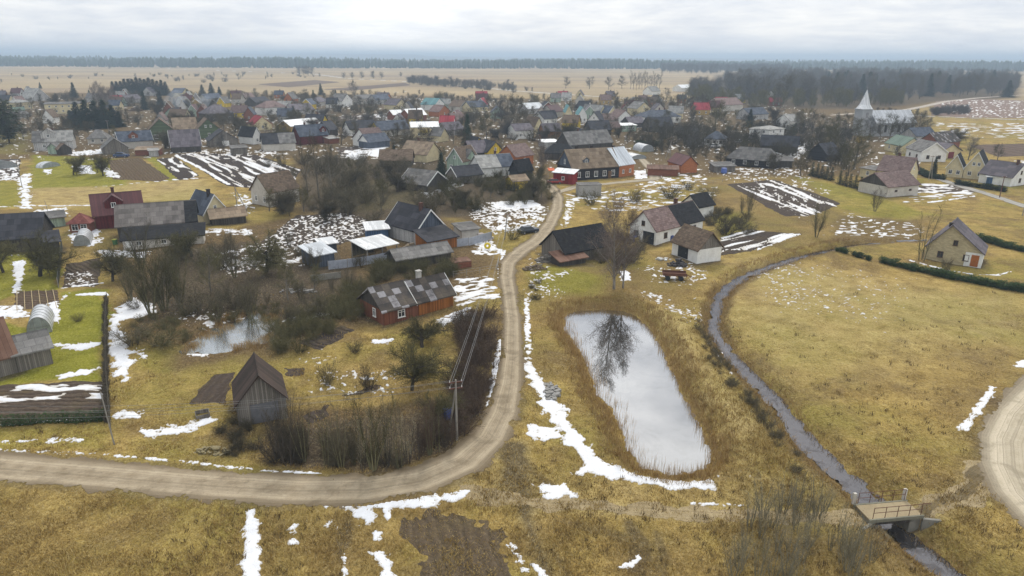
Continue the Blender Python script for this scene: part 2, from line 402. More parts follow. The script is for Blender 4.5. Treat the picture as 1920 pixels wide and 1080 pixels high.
def G(label, p1, p2, L, hw, hr, wall, roof, name='house', cat='house', turn=0.0, **k):
    a, b = at(*p1), at(*p2); d = b - a; Wd = d.length; rz = math.atan2(d.y, d.x) + math.pi / 2
    n = Vector((math.cos(rz), math.sin(rz), 0)); c = (a + b) / 2 + n * (L / 2)
    return building(name, label, cat, onground(c), rz, L, Wd, hw, hr, wall, roof, **k)
# ------------------------------------------------------------------ terrain
ZP, ZS, ZM = -0.9, -1.5, -0.5
POND = wpoly([(1062,590),(1085,584),(1130,581),(1170,584),(1200,597),(1225,628),(1245,665),(1265,710),(1290,760),(1310,800),(1328,845),(1330,868),(1300,884),(1250,888),(1205,876),(1178,845),(1165,800),(1150,770),(1122,742),(1112,705),(1098,670),(1076,640),(1058,615)], ZP)
MARSH = wpoly([(345,662),(362,640),(400,620),(440,606),(480,588),(512,596),(524,620),(500,645),(450,652),(400,662)], ZM)
STREAM = [(1745,450,.5),(1690,452,.6),(1600,461,.8),(1555,470,.9),(1500,482,1.0),(1440,502,1.1),(1398,518,1.15),(1364,540,1.15),(1346,565,1.1),(1338,595,1.05),(1340,625,1.05),(1360,655,1.1),(1388,688,1.1),(1416,716,1.15),(1452,752,1.2),(1486,795,1.3),(1520,838,1.45),(1562,880,1.6),(1612,920,1.6),(1650,960,1.5),(1692,1008,1.35),(1745,1052,1.3),(1800,1092,1.3),(1900,1160,1.3),(2000,1230,1.3)]
ROADS = {
 'road': [(-900,790,2.6),(-150,868,2.2),(0,879,2.15),(200,895,2.1),(400,912,2.1),(560,921,2.1),(690,919,2.1),(790,903,2.05),(870,868,1.95),(920,822,1.75),(944,775,1.65),(956,720,1.4),(961,660,1.2),(961,600,1.15),(955,550,1.15),(950,520,1.25),(953,495,1.45),(974,473,1.8),(1010,450,1.8),(1032,420,1.55),(1045,392,1.5),(1046,372,1.5),(1037,355,1.6),(1018,340,1.5),(990,326,1.3),(950,300,1.3),(905,270,1.4)],
 'yard_track': [(1044,362,1.2),(1080,350,1.5),(1160,343,1.6),(1228,336,1.8),(1222,318,1.6),(1205,300,1.4),(1180,285,1.4)],
 'gravel_road': [(2300,600,3),(2090,660,3),(1975,728,3),(1922,785,2.9),(1902,832,2.9),(1906,882,2.9),(1930,930,2.9),(1975,975,2.9),(2070,1050,2.9),(2260,1150,3)],
 'village_road': [(1660,306,1.4),(1722,324,1.4),(1790,346,1.5),(1850,364,1.5),(1922,388,1.5),(2020,420,1.5),(2300,500,1.6)],
 'far_road': [(300,128,3),(590,139,4),(650,147,4),(760,153,4),(860,160,4),(960,170,4),(1045,176,4),(1120,181,3),(1320,193,3)],
 'hill_track': [(1560,216,2.5),(1640,210,2.5),(1700,206,3),(1735,199,3),(1775,190,3),(1830,184,3),(1900,179,3),(2000,175,3)],
 'field_road': [(1700,214,2.2),(1740,218,2.2),(1840,222,2.2),(1925,225,2.2),(2100,232,2.2)],
}
PATHS = [[(1848,888,.9),(1800,918,.75),(1745,948,.85),(1700,955,1.0),(1640,961,1.0),(1560,966,.8),(1400,962,.8),(1200,948,.8),(1050,940,.9),(940,930,1.0),(880,918,1.0)],
         [(1850,890,1.6),(1830,925,1.0),(1760,952,.9),(1700,957,.9)], [(960,830,1.2),(965,880,1.3),(985,930,1.0),(1000,1000,.5),(1040,1080,.5)], [(930,880,.8),(960,920,.7)]]
SPTS = [(*at(a, b, -.35 - 1.15 * min(1, max(0, (b - 470) / 430)))[:], w * .8) for a, b, w in STREAM]
_sy = np.array([p[1] for p in SPTS][::-1]); _sz = np.array([p[2] for p in SPTS][::-1])
def zstream(Y): return np.interp(Y, _sy, _sz)
def terrain(X, Y):
    near = 1 - sstep(90, 260, Y)
    z = (fbm(X / 21, Y / 21, 3, 3) - .5) * 1.1 * near + (fbm(X / 3.3, Y / 3.3, 5, 3) - .5) * .28 * near
    z = z + (fbm(X / 60, Y / 60, 9, 2) - .5) * 1.0 * near
    # lifted bank between the pond and the brook
    d, _ = ribbon([(1180,560,1.0),(1245,600,1.5),(1290,660,1.8),(1340,730,2.0),(1390,800,2.2),(1420,850,2.0),(1400,890,1)], X, Y, 4)
    z = z + .8 * sstep(-3.5, 1.5, d)
    d, _ = ribbon(ROADS['road'], X, Y, 6); k = sstep(-3.5, .3, d); z = z * (1 - k) + .12 * k
    d, _ = ribbon(ROADS['gravel_road'], X, Y, 6); k = sstep(-3.5, .3, d); z = z * (1 - k) + .12 * k
    for P, zw, bw in ((MARSH, ZM, 3.5), (POND, ZP, 2.6)):
        d = sdf(P, X, Y, 6); k = sstep(-bw, 0, d); z = z * (1 - k) + (zw - .02) * k; z = z - .45 * sstep(0, 2.5, d)
    d, _ = ribbon(SPTS, X, Y, 5, None); ZS = zstream(Y); k = sstep(-.7 + 1.1 * ZS, 0, d); z = z * (1 - k) + (ZS - .02) * k; z = z - .4 * sstep(0, 1, d)
    return z
# perspective-spaced grid: fine where the photo resolves it, coarse beyond
pys = np.concatenate([np.arange(1700, 1100, -40), np.arange(1100, 600, -2.0), np.arange(600, 250, -1.5), np.arange(250, 112, -1.0)])
gy = np.array([(lambda d: d[1] * (-H / d[2]))((0, CP + (540 - p) / F * SP, -SP + (540 - p) / F * CP)) for p in pys])
gdep = gy * CP + H * SP
far = np.geomspace(gy[-1] * 1.2, 19000, 8); gy = np.concatenate([[4.0], gy, far]); gdep = gy * CP + H * SP
pxs = np.concatenate([np.arange(-2600, -80, 60), np.arange(-80, 2000, 2.6), np.arange(2000, 4600, 60)])
GU = (pxs - 960) / F
GX = gdep[:, None] * GU[None, :]; GY = np.repeat(gy[:, None], len(pxs), 1)
NR, NC = GX.shape
GZ = terrain(GX.ravel(), GY.ravel()).reshape(NR, NC)
FX, FY, FZ = GX.ravel(), GY.ravel(), GZ.ravel()
DIST = np.sqrt(FX ** 2 + FY ** 2)
def grid_quads():
    i = np.arange(NR - 1)[:, None] * NC + np.arange(NC - 1)[None, :]
    return np.stack([i, i + 1, i + NC + 1, i + NC], -1).reshape(-1, 4)
QUADS = grid_quads()
def sheet(name, field, dz, mat, kind='structure', edge_dz=None, attrs=None, flat=None):
    """the part of the ground where field > 0, as its own mesh dz above the ground (marching squares on the ground grid)"""
    f = field.ravel(); pos = f > 0
    cnt = pos[QUADS].sum(1); full = QUADS[cnt == 4]; mixed = QUADS[(cnt > 0) & (cnt < 4)]
    if len(full) + len(mixed) == 0: return None
    used = np.unique(np.concatenate([full.ravel(), mixed[pos[mixed]].ravel()])); idx = np.full(len(f), -1, np.int64); idx[used] = np.arange(len(used))
    lift = dz + DIST[used] * 6e-5
    if edge_dz is not None:  # thin towards the rim
        lift = edge_dz + (dz - edge_dz) * sstep(0, .25, f[used]) + DIST[used] * 6e-5
    V = [np.stack([FX[used], FY[used], (FZ[used] if flat is None else flat if np.isscalar(flat) else flat[used]) + (lift if flat is None else 0 * lift)], 1)]
    A = {k: [v.ravel()[used]] for k, v in (attrs or {}).items()}
    cross = {}; newv = []; newa = {k: [] for k in A}; faces = []
    e = edge_dz if edge_dz is not None else dz; base = len(used)
    for q in mixed.tolist():
        p = []
        for k in range(4):
            a, b = q[k], q[(k + 1) % 4]
            if pos[a]: p.append(int(idx[a]))
            if pos[a] != pos[b]:
                key = (a, b) if a < b else (b, a)
                if key not in cross:
                    t = f[key[0]] / (f[key[0]] - f[key[1]]); t = min(max(t, .02), .98); i, j = key
                    x = FX[i] + (FX[j] - FX[i]) * t; y = FY[i] + (FY[j] - FY[i]) * t; z = FZ[i] + (FZ[j] - FZ[i]) * t
                    cross[key] = base + len(newv); newv.append((x, y, z + e + DIST[i] * 6e-5 if flat is None else flat if np.isscalar(flat) else flat[i]))
                    for n in newa: v = attrs[n].ravel(); newa[n].append(v[i] + (v[j] - v[i]) * t)
                p.append(cross[key])
        if len(p) >= 3:
            for k in range(1, len(p) - 1): faces.append((p[0], p[k], p[k + 1]))
    V = np.concatenate(V + ([np.array(newv)] if newv else []))
    T = np.concatenate([full_i for full_i in (idx[full][:, [0, 1, 2]], idx[full][:, [0, 2, 3]])] + ([np.array(faces)] if faces else []))
    me = me_np(name, V, T, smooth=True)
    for k in A:
        at_ = me.attributes.new(k, 'FLOAT', 'POINT'); at_.data.foreach_set('value', np.concatenate([A[k][0], np.array(newa[k])]).astype(np.float32))
    me.materials.append(mat); o = link(name, me); o['kind'] = kind; return o
# ------------------------------------------------------------------ land cover (kinds of growth; channel d also takes painted contact shade)
cov = {k: np.zeros(len(FX)) for k in 'gbdp'}
def cover(ch, pts, k=1.0, soft=3.0, wob=2.0):
    P = wpoly(pts); d = sdf(P, FX, FY, soft + wob + 1)
    m = d > -soft - wob - .9
    dd = d[m] + (fbm(FX[m] / 4, FY[m] / 4, 21, 3) - .5) * 2 * wob
    cov[ch][m] = np.maximum(cov[ch][m], k * sstep(-soft, soft, dd))
def coverl(ch, pts, k=1.0, soft=2.0):
    d, _ = ribbon(pts, FX, FY, soft + 2); m = d > -soft - 1.9
    dd = d[m] + (fbm(FX[m] / 3, FY[m] / 3, 22, 3) - .5) * 1.5
    cov[ch][m] = np.maximum(cov[ch][m], k * sstep(-soft, soft * .3, dd))
G_ = [([(640,330),(800,350),(780,390),(640,400)],.6,3),([(1000,490),(1130,515),(1100,560),(990,550)],.7,2),([(1400,600),(1800,560),(1900,640),(1700,700),(1480,680)],.32,8),([(110,540),(200,540),(205,650),(200,712),(0,718),(-60,690),(-60,600),(105,610)],1,.8),([(-40,475),(112,470),(106,540),(30,548),(-40,580)],.9,.8),([(60,290),(255,300),(240,348),(50,352)],.9,2),
      ([(270,290),(300,296),(335,337),(310,340)],.9,1),([(-60,785),(205,785),(210,845),(-60,848)],.55,2),([(1020,500),(1150,515),(1130,565),(1010,560)],.5,2),([(-60,330),(40,340),(45,392),(-60,395)],.7,2),
      ([(1490,330),(1600,350),(1740,400),(1700,415),(1560,390)],.6,3),([(1620,340),(1740,335),(1730,350),(1660,358)],.7,2),([(1330,400),(1400,395),(1410,440),(1350,450)],.6,2),([(1840,905),(1890,940),(1860,955),(1815,945)],.5,1.5),
      ([(870,300),(960,310),(940,330)],.4,3),([(-60,240),(60,245),(60,290),(-60,290)],.5,4),([(1660,300),(1720,290),(1660,270)],.6,4),([(240,640),(330,640),(310,690),(240,690)],.5,2),([(-60,895),(200,900),(250,960),(-60,1080)],.25,6),([(740,340),(790,340),(780,362),(740,362)],.5,2),([(1180,270),(1230,280),(1200,300)],.5,2),([(1840,330),(1900,340),(1900,355),(1840,350)],.6,2)]
for p, k, s in G_: cover('g', p, k, s)
B_ = [([(200,440),(420,430),(560,400),(760,380),(930,440),(930,540),(860,580),(690,610),(520,670),(330,690),(230,640)],1.0,4),([(540,285),(840,300),(1035,325),(1040,400),(930,440),(760,390),(560,400)],1.0,4),([(470,770),(870,730),(920,590),(945,590),(935,690),(905,800),(850,862),(740,900),(600,890),(470,862)],1.0,2),([(640,700),(860,690),(870,760),(640,770)],.45,3),([(380,690),(450,680),(450,790),(330,800)],.4,3),([(1010,480),(1200,500),(1330,510),(1300,580),(1060,575),(970,540)],.6,4),([(-60,900),(300,925),(460,960),(400,1000),(-60,960)],.35,3),([(1560,880),(1700,960),(1560,960),(1400,930)],.7,3),([(1280,200),(1500,210),(1680,212),(1760,192),(1915,184),(1910,140),(1340,140)],1.0,10),([(1470,245),(1600,230),(1740,235),(1720,270),(1600,300),(1480,290)],.9,4),([(190,480),(420,440),(580,470),(700,510),(690,560),(520,660),(400,690),(300,690),(230,620)],.85,4),([(510,590),(690,530),(700,600),(600,660),(500,680)],.7,3),([(560,290),(760,300),(830,340),(1030,330),(1030,420),(900,400),(640,430),(540,400)],.75,4),
      ([(480,790),(870,740),(900,790),(850,860),(760,895),(620,890),(480,860)],.9,2.5),([(850,590),(935,580),(930,680),(905,790),(850,840)],.9,1.5),([(400,800),(470,770),(500,860),(380,850)],.8,2),([(440,950),(760,950),(760,1090),(430,1090)],.5,3),
      ([(960,490),(1110,480),(1100,580),(980,580)],.5,3),([(1290,320),(1500,320),(1600,400),(1580,460),(1420,480),(1330,440)],.55,4),([(1560,400),(1740,410),(1740,455),(1540,460)],.8,3),([(1400,940),(1640,1000),(1800,1090),(1300,1090)],.6,4),([(1780,650),(1930,640),(1930,760),(1800,860),(1750,860)],.6,6),
      ([(980,560),(1060,580),(1090,700),(1130,780),(1160,870),(1090,800),(1000,650)],.45,3),([(-100,172),(700,178),(1500,196),(1740,215),(1740,330),(1500,335),(900,330),(560,300),(-100,300)],.95,8),([(500,962),(560,958),(545,1110),(500,1110)],.7,1.2),([(610,960),(660,965),(650,1110),(590,1110)],.6,1.2),([(1560,690),(1640,680),(1700,720),(1600,740)],.5,3),([(1480,760),(1600,790),(1640,880),(1560,850)],.55,3),([(-60,1000),(100,980),(180,1040),(-60,1060)],.4,3),([(1120,980),(1300,960),(1360,1040),(1200,1090)],.5,3),([(1760,890),(1840,880),(1850,900),(1770,930)],.5,1.5),([(1180,830),(1240,900),(1350,900),(1370,830),(1330,790)],.5,2),([(-60,395),(200,395),(380,430),(470,430),(560,400),(560,480),(200,480),(-60,470)],.5,3)]
for p, k, s in B_: cover('b', p, k, s)
coverl('b', [(a, b, w + .5) for a, b, w in STREAM], .8, 1.4)
D_ = [([(480,800),(860,760),(910,620),(930,620),(925,700),(895,800),(845,850),(740,888),(610,880),(490,850)],.85,2),([(300,470),(560,440),(640,480),(690,530),(560,600),(420,610),(300,590),(250,540)],.9,3),([(560,290),(840,305),(1030,330),(1030,395),(900,410),(640,415),(560,390)],.85,3),([(1280,196),(1350,200),(1500,205),(1640,205),(1760,190),(1905,183),(1905,160),(1350,160)],.7,8),([(-100,180),(700,182),(1300,196),(1500,205),(1700,250),(1650,320),(1400,300),(900,310),(560,295),(-100,280)],.5,10),([(560,290),(760,300),(830,340),(1030,330),(1030,400),(900,395),(640,425),(540,395)],.55,4),([(380,470),(560,480),(600,540),(440,590),(300,600),(240,560),(260,500)],.75,4),([(520,800),(860,770),(850,840),(740,880),(600,875)],.7,3),([(860,600),(925,590),(915,700),(880,790),(855,800)],.7,1.5),([(560,300),(760,310),(780,360),(600,380)],.5,4),([(1020,470),(1110,480),(1110,500),(1010,500)],.6,1.5),([(700,490),(860,495),(850,520),(700,525)],.6,1.5)]
for p, k, s in D_: cover('d', p, k, s)
for k in ('road', 'gravel_road'): coverl('d', [(a, b, w + .35) for a, b, w in ROADS[k]], .55, .7)
for p in PATHS: coverl('p', p, .8, .9)
coverl('d', [(962,840,.9),(968,900,1.2),(985,960,.4),(1030,1080,.3)], .8, 1)
coverl('d', [(1040,968,.2),(1120,985,.2),(1190,1010,.2),(1215,1060,.2),(1190,1090,.2)], .6, .5)
coverl('d', [(1230,990,.2),(1245,1030,.2),(1240,1075,.2)], .6, .5)
coverl('d', [(990,955,.2),(1030,1010,.2),(1075,1090,.2)], .7, .5)
coverl('d', [(985,870,.25),(1030,905,.25),(1080,935,.25),(1180,952,.25)], .7, .6)
coverl('d', [(655,960,.3),(640,1030,.3),(630,1110,.3)], .7, .6)
coverl('d', [(1180,975,.25),(1205,1010,.25),(1205,1040,.25),(1190,1062,.25)], .7, .6)
P_ = [([(1390,480),(1930,560),(1930,640),(1500,700),(1360,600)],.7,8),([(1190,560),(1260,590),(1440,830),(1400,900),(1300,720)],.9,2),([(60,350),(380,335),(400,370),(60,392)],.8,2),([(960,910),(1200,900),(1560,880),(1560,960),(1200,930),(960,925)],.5,2)]
for p, k, s in P_: cover('p', p, k, s)
# ---- ground
def g_mat(t):
    c = t.coord('Object'); A = lambda n: t.attr(n, 'Fac')
    n1 = t.noise(c, .05, 5, .62); n2 = t.noise(c, .35, 5, .65, .4); n3 = t.noise(c, 1.6, 4, .7); n4 = t.noise(t.coord('Object', (1, .6, 1)), 5.0, 3, .7); n0 = t.noise(c, .0045, 4, .55)
    straw = t.mix(t.ramp(n2, .3, .68), (.22, .145, .044), (.51, .365, .12))
    straw = t.mix(t.math('MULTIPLY', t.ramp(n1, .44, .62), .8), straw, (.28, .235, .055)); straw = t.mix(t.math('MULTIPLY', t.ramp(t.noise(c, .11, 6, .68, .6), .48, .66), .75), straw, (.16, .105, .05))
    straw = t.mix(t.math('MULTIPLY', t.ramp(n3, .52, .72), .5), straw, (.13, .085, .032))
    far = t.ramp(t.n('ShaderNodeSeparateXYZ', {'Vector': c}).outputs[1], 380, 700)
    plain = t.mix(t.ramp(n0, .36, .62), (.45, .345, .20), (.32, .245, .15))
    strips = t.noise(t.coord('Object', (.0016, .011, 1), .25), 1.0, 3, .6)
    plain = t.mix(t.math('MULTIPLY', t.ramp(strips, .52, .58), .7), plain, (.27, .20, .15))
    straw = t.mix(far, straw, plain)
    col = t.mix(t.math('MULTIPLY', A('pale'), t.ramp(n2, .2, .75)), straw, (.52, .41, .19))
    brown = t.mix(t.ramp(n3, .3, .7), (.095, .062, .034), t.mix(n2, (.22, .14, .055), (.16, .12, .06)))
    col = t.mix(t.math('MULTIPLY', A('brown'), t.ramp(t.math('ADD', n2, A('brown')), .55, 1.25)), col, brown)
    green = t.mix(t.ramp(n2, .3, .72), (.17, .17, .018), (.31, .295, .04))
    col = t.mix(t.math('MULTIPLY', A('green'), t.ramp(t.math('ADD', n1, A('green')), .5, 1.1)), col, green)
    col = t.mix(t.math('MULTIPLY', A('mud_and_shade'), t.ramp(t.math('ADD', n2, A('mud_and_shade')), .5, 1.2)), col, t.mix(n3, (.06, .046, .032), (.11, .085, .058)))
    col = t.mix(t.math('MULTIPLY', t.ramp(n4, .5, .7), .6), col, t.mix(.65, col, (.03, .022, .012)))
    col = t.mix(t.math('MULTIPLY', t.ramp(n4, .47, .3), .55), col, t.mix(.5, col, (.62, .52, .30)))
    h = t.math('ADD', t.math('MULTIPLY', n3, 1.0), t.math('MULTIPLY', n4, .5))
    t.out(col, .95, t.bump(h, 1.0, .35), .05)
CARVE = np.zeros(len(FX))
# ---- ploughed plots
def m_soil(name, c1, c2, ang, per, amp=.6):
    def b(t):
        c = t.coord('Object'); w = t.n('ShaderNodeTexWave', {'Vector': t.coord('Object', 1.0, ang), 'Scale': .314 / per, 'Distortion': 5.0, 'Detail': 4, 'Detail Scale': 1.6}, bands_direction='Y').outputs[1]
        n = t.noise(c, 3.2, 6, .75); n2 = t.noise(c, .3, 4, .6)
        col = t.mix(t.ramp(n, .3, .7), c1, c2); col = t.mix(t.math('MULTIPLY', t.ramp(n2, .5, .7), .4), col, (.17, .13, .06))
        col = t.mix(t.math('MULTIPLY', w, amp * .5), col, c_mul(c1, .5)); col = t.mix(t.math('MULTIPLY', t.ramp(n, .56, .7), .6), col, c_mul(c2, 1.5))
        t.out(col, .95, t.bump(t.math('ADD', t.math('MULTIPLY', w, 1.5), n), .8, .2), .05)
    return M(name, b)
FIELDS = [
 ([(-80,716),(192,709),(196,745),(198,781),(-80,792)], (.075,.055,.042),(.13,.1,.075), 'garden_bed'),
 ([(328,289),(400,288),(478,290),(566,318),(548,342),(470,352),(424,348)], (.05,.038,.036),(.085,.068,.06), 'ploughed_field'),
 ([(292,298),(330,295),(374,330),(336,338)], (.05,.04,.038),(.085,.068,.06), 'ploughed_field'),
 ([(203,300),(262,296),(318,334),(300,340),(212,336)], (.10,.07,.045),(.16,.115,.07), 'garden_bed'),
 ([(1362,346),(1452,337),(1578,382),(1520,404),(1472,406)], (.065,.05,.043),(.105,.082,.066), 'ploughed_field'),
 ([(1352,447),(1398,431),(1502,440),(1412,472),(1340,482)], (.06,.047,.04),(.10,.078,.062), 'ploughed_field'),
 ([(752,972),(830,962),(905,960),(945,1010),(995,1110),(795,1110)], (.095,.07,.046),(.165,.125,.08), 'ploughed_field'),
 ([(352,752),(400,697),(440,692),(418,748)], (.07,.052,.042),(.11,.085,.065), 'garden_bed'),
 ([(533,684),(572,681),(574,696),(538,698)], (.07,.052,.042),(.11,.085,.065), 'garden_bed'),
 ([(640,733),(705,714),(722,714),(680,730)], (.075,.055,.04),(.12,.09,.065), 'garden_bed'),
 ([(562,637),(640,608),(664,616),(600,652)], (.05,.04,.036),(.09,.07,.055), 'garden_bed'),
 ([(570,770),(612,752),(618,770),(580,785)], (.06,.045,.038),(.09,.07,.055), 'garden_bed'),
 ([(26,541),(106,539),(108,575),(30,577)], (.10,.07,.05),(.15,.11,.08), 'garden_bed'),
 ([(122,491),(190,478),(182,530),(119,534)], (.07,.055,.042),(.12,.09,.065), 'garden_bed'),
 ([(-60,300),(38,297),(36,336),(-60,338)], (.07,.055,.05),(.11,.085,.07), 'garden_bed'),
 ([(-60,406),(82,401),(84,419),(-60,427)], (.085,.06,.045),(.13,.1,.07), 'garden_bed'),
 ([(555,402),(655,396),(722,430),(600,472),(490,452)], (.055,.043,.038),(.10,.078,.06), 'garden_bed'),
 ([(1755,190),(1840,186),(1960,190),(1960,222),(1800,220),(1745,216)], (.20,.14,.115),(.30,.215,.17), 'ploughed_field'),
 ([(1815,272),(1960,268),(1960,292),(1870,294)], (.11,.075,.06),(.16,.115,.085), 'ploughed_field'),
 ([(1720,350),(1800,346),(1828,362),(1716,360)], (.08,.06,.05),(.13,.1,.075), 'garden_bed'),
 ([(600,168),(700,160),(760,155),(770,160),(660,170)], (.14,.10,.085),(.18,.14,.11), 'ploughed_field'),
 ([(480,158),(590,150),(640,154),(540,164)], (.15,.11,.085),(.19,.14,.11), 'ploughed_field'),
 ([(620,220),(720,212),(740,228),(640,236)], (.08,.06,.05),(.12,.09,.07), 'garden_bed'),
 ([(630,278),(700,270),(720,285),(640,295)], (.07,.055,.05),(.11,.085,.07), 'garden_bed'),
]
for i, (pts, c1, c2, nm) in enumerate(FIELDS):
    P = wpoly(pts); e0, e1 = (P[0] + P[-1]) / 2, (P[1] + P[2]) / 2
    ev = P[len(P) // 2] - P[0]; ang = -math.atan2(P[1][1] - P[0][1], P[1][0] - P[0][0]) + (0 if i in (0, 7, 12, 14, 15, 19) else math.pi / 2 if i not in (1, 2) else -math.atan2(P[3][1] - P[2][1], P[3][0] - P[2][0]) + math.atan2(P[1][1] - P[0][1], P[1][0] - P[0][0]))
    d = sdf(P, FX, FY, 4) + (fbm(FX / 1.3, FY / 1.3, 40 + i, 3) - .5) * (1.2 if i != 6 else 4.5)
    CARVE = np.maximum(CARVE, sstep(.2, .7, d) * .1)
    o = sheet(nm, d, .006, m_soil('soil_%d' % i, c1, c2, ang, .9 if i not in (17, 18, 20, 21) else 7.0), 'structure')
# ---- roads
def r_mat(c1, c2, rut=True):
    def b(t):
        c = t.coord('Object'); l = t.attr('lateral', 'Fac'); al = t.attr('across', 'Fac')
        n = t.noise(c, .8, 5, .65); n2 = t.noise(c, 5, 4, .7)
        st = t.noise(t.n('ShaderNodeCombineXYZ', {'X': t.math('MULTIPLY', al, 6.0), 'Y': t.math('MULTIPLY', n, .6), 'Z': 0.0}).outputs[0], 1.4, 3)
        col = t.mix(t.ramp(n, .3, .7), c1, c2)
        rl = t.math('ABSOLUTE', l); rutm = t.math('SUBTRACT', 1.0, t.math('MULTIPLY', t.math('ABSOLUTE', t.math('SUBTRACT', rl, .45)), 4.0), True)
        if rut: col = t.mix(t.math('MULTIPLY', rutm, .55), col, c_mul(c2, 1.3))
        col = t.mix(t.math('MULTIPLY', t.ramp(st, .48, .66), .6), col, c_mul(c1, .55))
        col = t.mix(t.math('MULTIPLY', t.ramp(n2, .55, .72), .5), col, c_mul(c1, .6)); wet = t.noise(c, .33, 5, .7, .5); col = t.mix(t.math('MULTIPLY', t.ramp(wet, .53, .66), .55), col, c_mul(c1, .62))
        edge = t.ramp(t.math('ADD', rl, t.math('MULTIPLY', n, .6)), .95, 1.3)
        col = t.mix(t.math('MULTIPLY', edge, .75), col, (.13, .095, .055))
        h = t.math('SUBTRACT', t.math('ADD', n2, t.math('MULTIPLY', st, .6)), t.math('MULTIPLY', rutm, .8))
        t.out(col, .9, t.bump(h, .5, .08), .1)
    return b
RC = {'road': ((.255, .20, .13), (.41, .34, .24)), 'yard_track': ((.33, .28, .2), (.42, .36, .27)), 'gravel_road': ((.40, .34, .24), (.52, .45, .34)), 'village_road': ((.32, .30, .27), (.40, .38, .34)), 'far_road': ((.5, .47, .43), (.6, .57, .53)), 'hill_track': ((.4, .34, .28), (.5, .44, .38)), 'field_road': ((.45, .43, .4), (.6, .58, .55))}
for pts_ in PATHS[:3]:
    d, l = ribbon(pts_, FX, FY, 3); d = d * .9 + .12 + (fbm(FX / 1.5, FY / 1.5, 66, 5) - .55) * 1.9
    if pts_ is PATHS[2]: continue
    sheet('path', d, .008, M('trodden_path', r_mat((.29, .225, .125), (.43, .34, .20), False)), attrs={'lateral': l * .5, 'across': l})
ROADSD = np.full(len(FX), -6.0)
for nm, pts in ROADS.items():
    d, l = ribbon(pts, FX, FY, 3); wob = (fbm(FX / 1.9, FY / 1.9, 60, 5) - .5) * 1.9 + (vnoise(FX / .22, FY / .22, 61) - .5) * .5
    ROADSD = np.maximum(ROADSD, d)
    CARVE = np.maximum(CARVE, sstep(.2, .6, d + wob) * .15)
    sheet(nm, d + wob, .02, M('surface_of_' + nm, r_mat(*RC[nm])), attrs={'lateral': l, 'across': l * 2.3})
me = me_np('ground', np.stack([FX, FY, FZ - CARVE], 1), np.concatenate([QUADS[:, [0, 1, 2]], QUADS[:, [0, 2, 3]]]), True)
for nm, k in (('green', 'g'), ('brown', 'b'), ('mud_and_shade', 'd'), ('pale', 'p')):
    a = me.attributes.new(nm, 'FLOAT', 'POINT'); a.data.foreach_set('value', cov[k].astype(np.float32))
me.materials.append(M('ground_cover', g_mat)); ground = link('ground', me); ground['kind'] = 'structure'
# ---- water
def w_mat(tint, mirror, rough, bumpk, detail=1.0, ice=0.0, fr0=0.0):
    def b(t):
        c = t.coord('Object'); n = t.noise(t.coord('Object', (1, .45, 1)), 1.1 * detail, 3, .6); n2 = t.noise(c, .22 * detail, 5, .68, .6)
        nr = t.bump(n, bumpk, .03)
        g = t.n('ShaderNodeBsdfGlossy', {'Color': mirror, 'Roughness': rough, 'Normal': nr}).outputs[0]
        d = t.n('ShaderNodeBsdfDiffuse', {'Color': t.mix(t.ramp(n2, .35, .7), tint, c_mul(tint, 1.5))}).outputs[0]
        f = t.ramp(t.n('ShaderNodeLayerWeight', {'Blend': .5}).outputs['Facing'], fr0, .72)
        f = t.math('SUBTRACT', f, t.math('MULTIPLY', t.ramp(n2, .5, .75), ice), True)
        s = t.n('ShaderNodeMixShader', {0: f, 1: d, 2: g}).outputs[0]
        t.n('ShaderNodeOutputMaterial', {'Surface': s})
    return b
sheet('pond', sdf(POND, FX, FY, 4) + .1 + (fbm(FX / 1.3, FY / 1.3, 92, 4) - .5) * 1.6, 0, M('pond_water', w_mat((.075, .078, .07), (.72, .735, .76), .02, .03, 1.0, .10, .0)), flat=ZP)
sheet('marsh_water', sdf(MARSH, FX, FY, 4) + .2 + (fbm(FX / 1.2, FY / 1.2, 90, 3) - .5) * 2.2, 0, M('marsh_surface', w_mat((.20, .21, .19), (.8, .82, .82), .12, .05, 1, .3)), flat=ZM)
STRD, STRL = ribbon(SPTS, FX, FY, 4, None)
sheet('stream', STRD - .05 + (fbm(FX / 1.4, FY / 1.4, 91, 4) - .5) * 2.0, 0, M('stream_water', w_mat((.06, .056, .056), (.29, .285, .30), .09, .5, 3.0, .75, .15)), flat=zstream(FY))
WET = np.maximum(np.maximum(STRD, sdf(POND, FX, FY, 4)), sdf(MARSH, FX, FY, 4))
# ---- snow lying in patches
snow = np.full(len(FX), -1.0)
def sn(pts, dens, soft=.6, sc=1.2, ang=None, st=1.0, line=False, seed=0):
    if dens > .95: dens = .62 + .36 * dens; soft = soft * 1.7
    if line: d, _ = ribbon(pts, FX, FY, soft + 1)
    else: d = sdf(wpoly(pts), FX, FY, soft + 1)
    m = d > -soft - .4
    if not m.any(): return
    x, y = FX[m], FY[m]
    if ang is not None:
        a, b = at(*ang[0]), at(*ang[1]); v = (b - a).normalized(); x, y = (x * v.x + y * v.y) / st, (-x * v.y + y * v.x)
    sc = sc * .8; hf = 1.0 if ang is None else .25; n = fbm(x / sc, y / sc, 70 + seed, 4 if ang is None else 3) * (1 - .30 * hf) + .18 * hf * vnoise(x / sc * 6.3, y / sc * 6.3, 9 + seed) + .12 * hf * vnoise(x / sc * 13, y / sc * 13, 19 + seed); n = np.clip((n - .5) * 2.1 + .5, 0, 1)
    snow[m] = np.maximum(snow[m], (dens * sstep(-soft, soft, d[m]) - n) * (1.0 if dens < 1 else 1.0))
